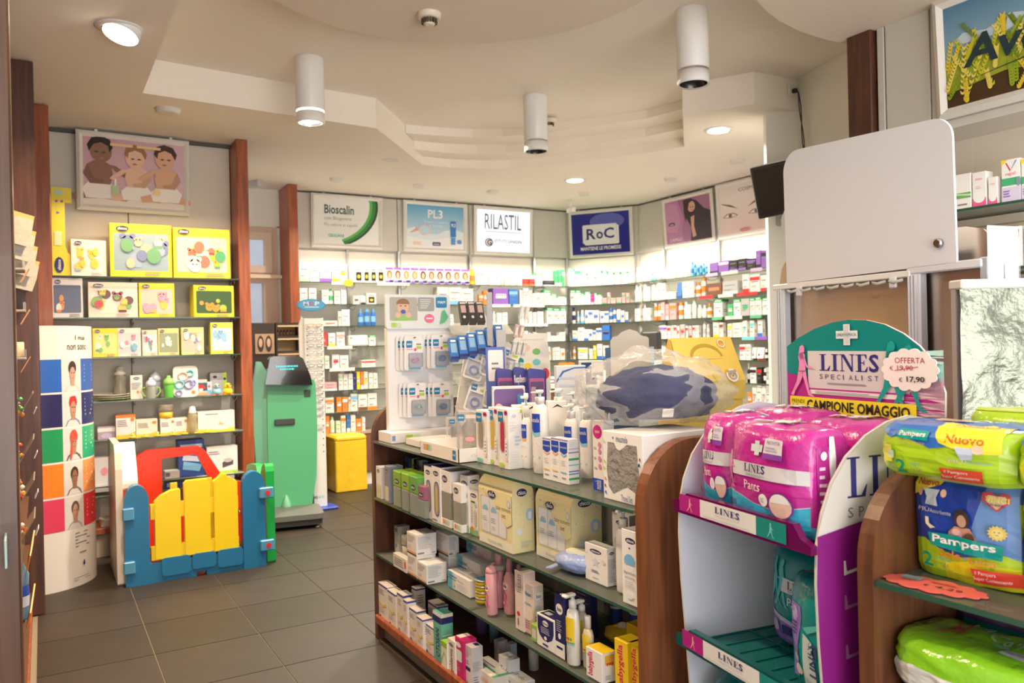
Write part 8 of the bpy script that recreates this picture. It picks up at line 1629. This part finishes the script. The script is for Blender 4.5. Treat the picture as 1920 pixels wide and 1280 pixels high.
def topfront(F):
    F.r(0, 0, 1, .62, pg((.40, .64, .02))).poly([(0, .62), (.08, .80), (.2, .86), (.34, .80), (.5, .62)], pg((.45, .68, .03))).poly([(0, 1), (.52, 1), (.60, .7), (.45, .62), (.3, .75), (.2, .8), (.12, .76), (0, .86)], pg((.03, .16, .58)))
    F.poly([(.46, 1), (.94, 1), (.94, .62), (.72, .60), (.52, .74)], pg((.80, .74, .03))).t(.56, .76, .84, .92, M((.60, .14, .04), .3), '*Nuovo').poly([(.64, .70), (.78, .70), (.76, .48), (.68, .48)], pg((.55, .66, .85))).e(.80, .68, .04, .08, 'peach').t(.60, .42, .70, .48, (.6, .4, .6), 'PIÙ').t(.71, .42, .88, .47, (.3, .5, .7), 'Assorbente')
    F.poly([(.19, .78), (.44, .76), (.44, .94), (.19, .96)], pg((.0, .34, .32))).t(.205, .80, .42, .92, (.84, .86, .86), '*Pampers').t(.22, .68, .42, .74, (.55, .35, .15), 'Sole e Luna')
    F.poly([(.02, .45), (.09, .72), (.09, .62), (.15, .62), (.15, .28), (.09, .28), (.08, .14)], pg((.72, .76, .02))).rr(.11, .36, .17, .52, 'palegreen', .01)
    F.t(.19, .10, .27, .36, M((.0, .28, .16), .3), '*2').t(.31, .26, .39, .32, (.1, .35, .3), 'MINI').t(.31, .17, .39, .23, (.2, .2, .15), '3-6 Kg').lines(.31, .10, .42, .14, 1, (.3, .3, .1))
    F.poly([(.54, .30), (.84, .30), (.84, .06), (.53, .08), (.56, .18)], pg((.62, .06, .03))).t(.58, .20, .74, .27, (.84, .8, .78), 'il Pampers').t(.56, .11, .82, .18, (.84, .8, .78), 'Super Conveniente')
def toptop(F): F.r(0, 0, 1, 1, pg((.04, .14, .50))).r(.45, 0, .95, .3, pg((.80, .74, .03))).t(.55, .1, .85, .22, (.6, .14, .04), 'Nuovo').e(.35, .6, .14, .18, pg((.6, .4, .3))).poly([(0, .5), (.3, .9), (0, 1)], pg((.5, .6, .1))).t(.5, .5, .8, .7, (.6, .7, .85), 'Dry')
BM = M((.05, .16, .50), .25, bump=.35, scale=18, coat=.4)
soft_pack('nappy_pack', 'upright blue and lime nappy pack with mother and child picture, at the right', .195, .11, .196, BM, (1.485, .768, .9455), RZ, nappy, nside, seed=11, bulge=.12)
soft_pack('nappy_pack', 'second upright nappy pack, cut by the right edge of the photo', .195, .11, .196, BM, (1.475, .565, .9455), RZ-.04, nappy, nside, seed=12, bulge=.12)
soft_pack('nappy_pack', 'lime nappy pack lying across the top of the upright packs', .250, .20, .098, LIM, (1.405, .735, 1.146), RZ, topfront, lambda F: F.r(0, 0, 1, .6, pg((.4, .62, .02))), toptop, seed=13, bulge=.04)
soft_pack('nappy_pack', 'lime nappy pack on top at the very right edge of the photo', .250, .20, .098, LIM, (1.385, .478, 1.146), RZ-.06, topfront, None, toptop, seed=14, bulge=.04)
soft_pack('nappy_pack', 'rear lime nappy pack behind the ones on top', .34, .16, .11, LIM, (1.63, .60, 1.150), RZ, None, None, lambda F: F.r(.0, .0, 1, .5, pg((.5, .66, .05))), seed=15, bulge=.04)
soft_pack('nappy_pack', 'rear upright nappy pack supporting the rear top one', .34, .12, .20, BM, (1.615, .60, .9455), RZ, None, None, seed=17, bulge=.03)
def wipt(F): F.t(.05, .55, .16, .75, (.15, .3, .05), '10').t(.20, .50, .34, .78, M((.6, .06, .05), .3), '*+2').t(.18, .34, .36, .48, M((.6, .1, .08), .3), 'GRATIS').t(.32, .66, .50, .84, (.25, .42, .25), 'Mille', slant=.05).t(.50, .50, .95, .76, (.25, .42, .25), 'Cambia').rr(.68, .16, .94, .40, pg((.62, .70, .72)), .02).t(.71, .24, .91, .32, (.1, .25, .4), 'Sensitive').e(.62, .42, .06, .06, pg((.2, .5, .6)))
def wfr(F): F.r(0, 0, 1, .50, pg((.62, .64, .66))).poly([(0, .5), (.2, .56), (.5, .48), (.8, .55), (1, .5), (1, .44), (0, .44)], pg((.7, .72, .72)))
soft_pack('changing_mat_pack', 'glossy lime and white pack lying on the lower shelf at the right', .262, .20, .10, M((.25, .62, .02), .2, bump=.5, scale=14, coat=.5), (1.395, .700, .745), RZ, wfr, None, wipt, seed=21, bulge=.05, wr=.008)
soft_pack('changing_mat_pack', 'violet and lime pack underneath the glossy lime one', .262, .20, .076, M((.16, .06, .30), .25, bump=.4, scale=16, coat=.3), (1.398, .700, .6655), RZ, lambda F: F.r(0, 0, .6, .5, pg((.3, .6, .03))), seed=22, bulge=.04)
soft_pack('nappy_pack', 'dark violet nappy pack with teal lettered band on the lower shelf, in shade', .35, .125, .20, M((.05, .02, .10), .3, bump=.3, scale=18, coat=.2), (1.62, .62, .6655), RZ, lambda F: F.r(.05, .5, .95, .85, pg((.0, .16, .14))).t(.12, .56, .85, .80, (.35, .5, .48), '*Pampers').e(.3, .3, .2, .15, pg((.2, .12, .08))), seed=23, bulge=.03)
# pink cloud price card
c = []
for i in range(13):
    a = 2*PI*i/13
    for q in range(5): b = a+(q/5-.5)*2*PI/13; c.append(((.088+.008*math.sin(PI*q/5))*math.cos(b), (.036+.008*math.sin(PI*q/5))*math.sin(b)))
pc = MB().prism(c, 0, .0015, 'z', M((.86, .16, .14), .5)).build('price_cloud', None, (1.418, .885, .9475), RZ+.12); tag(pc, 'coral pink cloud-shaped price card lying on the glass shelf, right', 'price card')
mb = MB(); F = Face(mb, (-.085, -.03, .0016), (.17, 0, 0), (0, .06, 0), step=.0003); F.t(.42, .28, .48, .48, 'black', '€').t(.54, .26, .82, .52, 'black', '4,29').lines(.44, .66, .8, .86, 2, (.3, .05, .08), .35).rr(.12, .58, .34, .98, M((.35, .42, .55)), .02).r(.14, .6, .32, .74, M((.2, .4, .25))).lines(.16, .4, .32, .5, 2, (.3, .05, .08)); mb.build('handwriting', pc)

# ------------------------------------------------------------------ white framed board stand behind
BO = Vector((2.31, 2.0, 0)); BMx = SA
bs_ = thing('board_stand', 'white aluminium stand with brushed metal panel behind the promotional stand', 'display stand', BO, BMx)
AL = M((.70, .74, .84), .35)
def rib_post(x, y, z1, w=.045):
    P = []; mb = MB(); mb.box(x, y, 0, x+w, y+.03, z1, AL, .003)
    for k in range(3): mb.box(x+.006+k*(w-.016)/2.6, y-.006, .05, x+.012+k*(w-.016)/2.6, y+.001, z1-.01, AL, .001)
    return mb.build('post', bs_)
rib_post(-.02, 0, 1.60); rib_post(.555, 0, 1.60); MB().box(.79, 0, 0, .815, .03, 1.62, M((.45, .50, .58), .3), .003).build('post', bs_)
MB().box(-.03, -.006, 1.585, .57, .02, 1.605, M((.80, .82, .84), .3), .003).build('rail', bs_)
MB().box(.555, -.004, 1.592, .80, .026, 1.617, AL, .004).build('rail', bs_)
for i in range(8): MB().tube([(.06+i*.063, -.012, 1.578), (.085+i*.063, -.022, 1.572), (.11+i*.063, -.012, 1.578)], .005, M((.72, .74, .72), .15, alpha=.6), 6).build('rail_clip', bs_)
for x in (.10, .50): MB().box(x, -.016, 1.555, x+.028, -.006, 1.59, AL, .004).build('hook', bs_)
mp = [(-.045, .30), (.83, .30), (.83, 1.60), (.815, 1.655), (.775, 1.70), (.72, 1.715), (.06, 1.715), (.0, 1.70), (-.03, 1.665), (-.045, 1.60)]
MB().prism(mp, .04, .046, 'y', brushed((.86, .74, .62), .30)).build('metal_panel', bs_)
MB().box(-.06, .0, 0, .80, .22, .03, AL, .004).build('base', bs_)
bp = [(.045, 1.607)]+[(.70, 1.612), (.712, 1.63), (.705, 2.0)]
bp = [(.045, 1.606), (.725, 1.612)]+[(.655+.065*math.cos(a), 1.965+.065*math.sin(a)) for a in [PI/2*i/8 for i in range(9)]]+[(.11+.07*math.cos(a), 2.00+.07*math.sin(a)) for a in [PI/2+PI/2*i/8 for i in range(9)]]
wb = MB().prism(bp, -.004, .004, 'y', M((.72, .75, .83), .35), M((.84, .85, .86), .3)).build('white_board'); wb.matrix_world = Matrix.Translation(BO) @ Matrix.Rotation(BMx, 4, 'Z'); tag(wb, 'large blank white board with rounded top corners clamped on the stand', 'board')
mb = MB(); mb.T = Matrix.Translation((.672, -.004, 1.672)) @ Matrix.Rotation(PI/2, 4, 'X'); mb.lathe([(.014, 0), (.014, .010), (.010, .013)], M('silver', .15, 1), n=18); mb.T = None; mb.build('lock_button', wb)
mb = MB(); mb.prism([(.02+.035*math.cos(2*PI*i/40)*(1+.12*abs(math.sin(i*PI/5))), 1.83+.045*math.sin(2*PI*i/40)*(1+.12*abs(math.sin(i*PI/5)))) for i in range(40)], .03, .033, 'y', M((.62, .64, .68), .5)); o = mb.build('cloud_card'); o.matrix_world = wb.matrix_world; tag(o, 'grey back of a cloud-shaped card peeping out left of the white board', 'card')
# acrylic side and wrapped mirror panel
MB().box(.83, -.02, 1.3, .835, .10, 1.70, CLEAR).build('acrylic_side', bs_)
vs = []; fs = []; nx, nz = 22, 26
for i in range(nx+1):
    for j in range(nz+1):
        u, v = i/nx, j/nz; k = mnoise.noise(Vector((u*4, v*5, 2)))*.012+mnoise.noise(Vector((u*11, v*9, 5)))*.004
        vs.append((u*.5, k, v*.56))
for i in range(nx):
    for j in range(nz): a = i*(nz+1)+j; fs.append((a, a+nz+1, a+nz+2, a+1))
t = thing('wrapped_mirror_panel', 'shiny foil-wrapped grey panel above the nappy packs at the right edge', 'panel', (2.07, 1.20, 0), math.radians(-28))
MB().add(vs, fs, M((.17, .185, .145), .30, 1.0, bump=.25, scale=30), True).build('foil_face', t, (0, 0, .985)); MB().box(0, .02, 0, .5, .04, 1.545, M((.4, .4, .38), .4)).build('board', t)
MB().box(-.004, -.014, 1.53, .505, .045, 1.555, M((.72, .73, .72), .25), .004).build('edge_trim', t)
# ------------------------------------------------------------------ right shelves goods, screen, plug
def rbox(lab, y0, y1, z0, z1, base, art, name='hygiene_carton'):
    t = thing(name, lab, 'carton', (3.775, y1, z0+.0008), RZ, 'cartons on the right wall shelves'); W_ = y0-y1
    MB().box(-W_, 0, 0, 0, .06, z1-z0, M(base, .4), .0015).build('carton_body', t); mb = MB(); art(Face(mb, (-W_, -.0004, 0), (W_, 0, 0), (0, 0, z1-z0), step=.0005)); mb.build('carton_print', t)
pk = M((.80, .12, .32))
rbox('white carton with green wave band, leftmost on the upper right shelf', 2.215, 2.125, 2.0, 2.165, WH, lambda F: F.r(0, .30, 1, .46, M((.15, .40, .12))).poly([(0, .42), (1, .34), (1, .40), (0, .46)], 'palegreen').r(.3, .10, .8, .14, 'text'))
rbox('white carton with pink arched base, upper right shelf', 2.118, 2.055, 2.0, 2.16, WH, lambda F: F.r(0, 0, 1, .24, pk).poly(ell(.5, .24, .42, .14, 14, PI, 2*PI), 'white').t(.25, .76, .75, .84, M((.8, .35, .4)), 'intimo').lines(.25, .5, .75, .6, 2, (.8, .5, .55)))
rbox('smaller pink and white carton beside the arched one, upper right shelf', 2.045, 2.005, 2.0, 2.125, WH, lambda F: F.r(0, 0, 1, .24, pk).poly(ell(.5, .24, .42, .14, 14, PI, 2*PI), 'white').lines(.25, .7, .8, .8, 1, (.8, .5, .55)))
def vag(F): F.r(0, .38, 1, .56, M((.06, .42, .20))).r(0, 0, 1, .34, M((.62, .58, .78))).poly([(0, 1), (.35, 1), (0, .86)], 'yellow').poly([(.25, .92), (.48, .72), (.52, .74), (.30, .93)], 'red').same().poly([(.85, .96), (.5, .72), (.54, .76), (.78, .95)], 'blue').t(.22, .60, .78, .70, M((.75, .15, .3)), 'vagisil').e(.93, .45, .14, .10, M((.2, .3, .35))).lines(.1, .1, .6, .28, 3, 'violet')
rbox('white carton with green band and red-blue tick logo, upper right shelf', 1.985, 1.905, 2.0, 2.19, WH, vag); rbox('carton with green band cut by the right photo edge, upper shelf', 1.90, 1.82, 2.0, 2.18, WH, vag)
def tan_(F): F.r(.10, .84, .9, .93, M((.05, .06, .28))).t(.16, .86, .84, .915, 'white', '*TANTUM').r(.12, .72, .9, .83, M((.84, .42, .36))).lines(.15, .50, .85, .66, 3, (.8, .6, .55), .25).e(.35, .2, .07, .03, M((.8, .3, .25))).same().e(.5, .25, .08, .03, M((.84, .5, .45))).r(.35, .06, .5, .08, 'text')
for i, (a, b) in enumerate(((2.20, 2.13), (2.112, 2.018), (2.0, 1.905), (1.895, 1.80))): rbox(f'pink-banded white carton with navy name strip, {ORD[i]} from left on the lower right shelf', a, b, 1.705, 1.885, WH, tan_)
t = thing('television', 'small black flat television tilted on the white column behind the board', 'television', (4.19, 3.55, 2.385), 0, rot=(math.radians(20), math.radians(-8), math.radians(-50)))
MB().box(-.20, -.02, -.17, .20, .03, .17, M((.02, .018, .018), .3), .006).build('housing', t); MB().box(-.185, -.022, -.145, .185, -.019, .155, M((.03, .022, .018), .12)).build('screen', t); MB().box(-.205, .0, -.175, .205, .012, .176, M((.70, .70, .66), .4)).build('bezel_rim', t); MB().box(.05, .03, -.05, .15, .36, .05, M('grey', .4)).build('wall_bracket', t)
t = thing('wall_socket', 'grey wall socket on the white column below the television', 'socket', (3.964, 3.41, 2.145), math.radians(-50)); t.location = (4.52, 3.857, 2.24); t.rotation_euler = (0, 0, math.radians(-32))
MB().box(-.055, -.012, -.045, .055, .004, .045, M((.42, .42, .42), .4), .003).build('plate', t)
for x in (-.015, .02): MB().prism(ell(x, 0, .012, .02, 12), -.0135, -.012, 'y', M('black')).build('outlet', t)
t = thing('power_cable', 'black plug and cable hanging from the ceiling soffit to the television', 'cable', (0, 0, 0))
MB().box(4.52, 3.785, 3.09, 4.60, 3.80, 3.17, M((.80, .78, .70), .5), .002).build('socket_plate', t); MB().box(4.545, 3.755, 3.11, 4.575, 3.79, 3.14, M('black', .4), .004).build('plug', t)
for s in (-1, 1): MB().tube([(4.57, 3.76, 3.125)]+[(4.555+.010*s*math.sin(i*1.3)-.003*i, 3.735-.010*i, 3.10-.09*i) for i in range(8)]+[(4.50, 3.62, 2.42)], .004, M('black', .4), 6).build('cord', t)
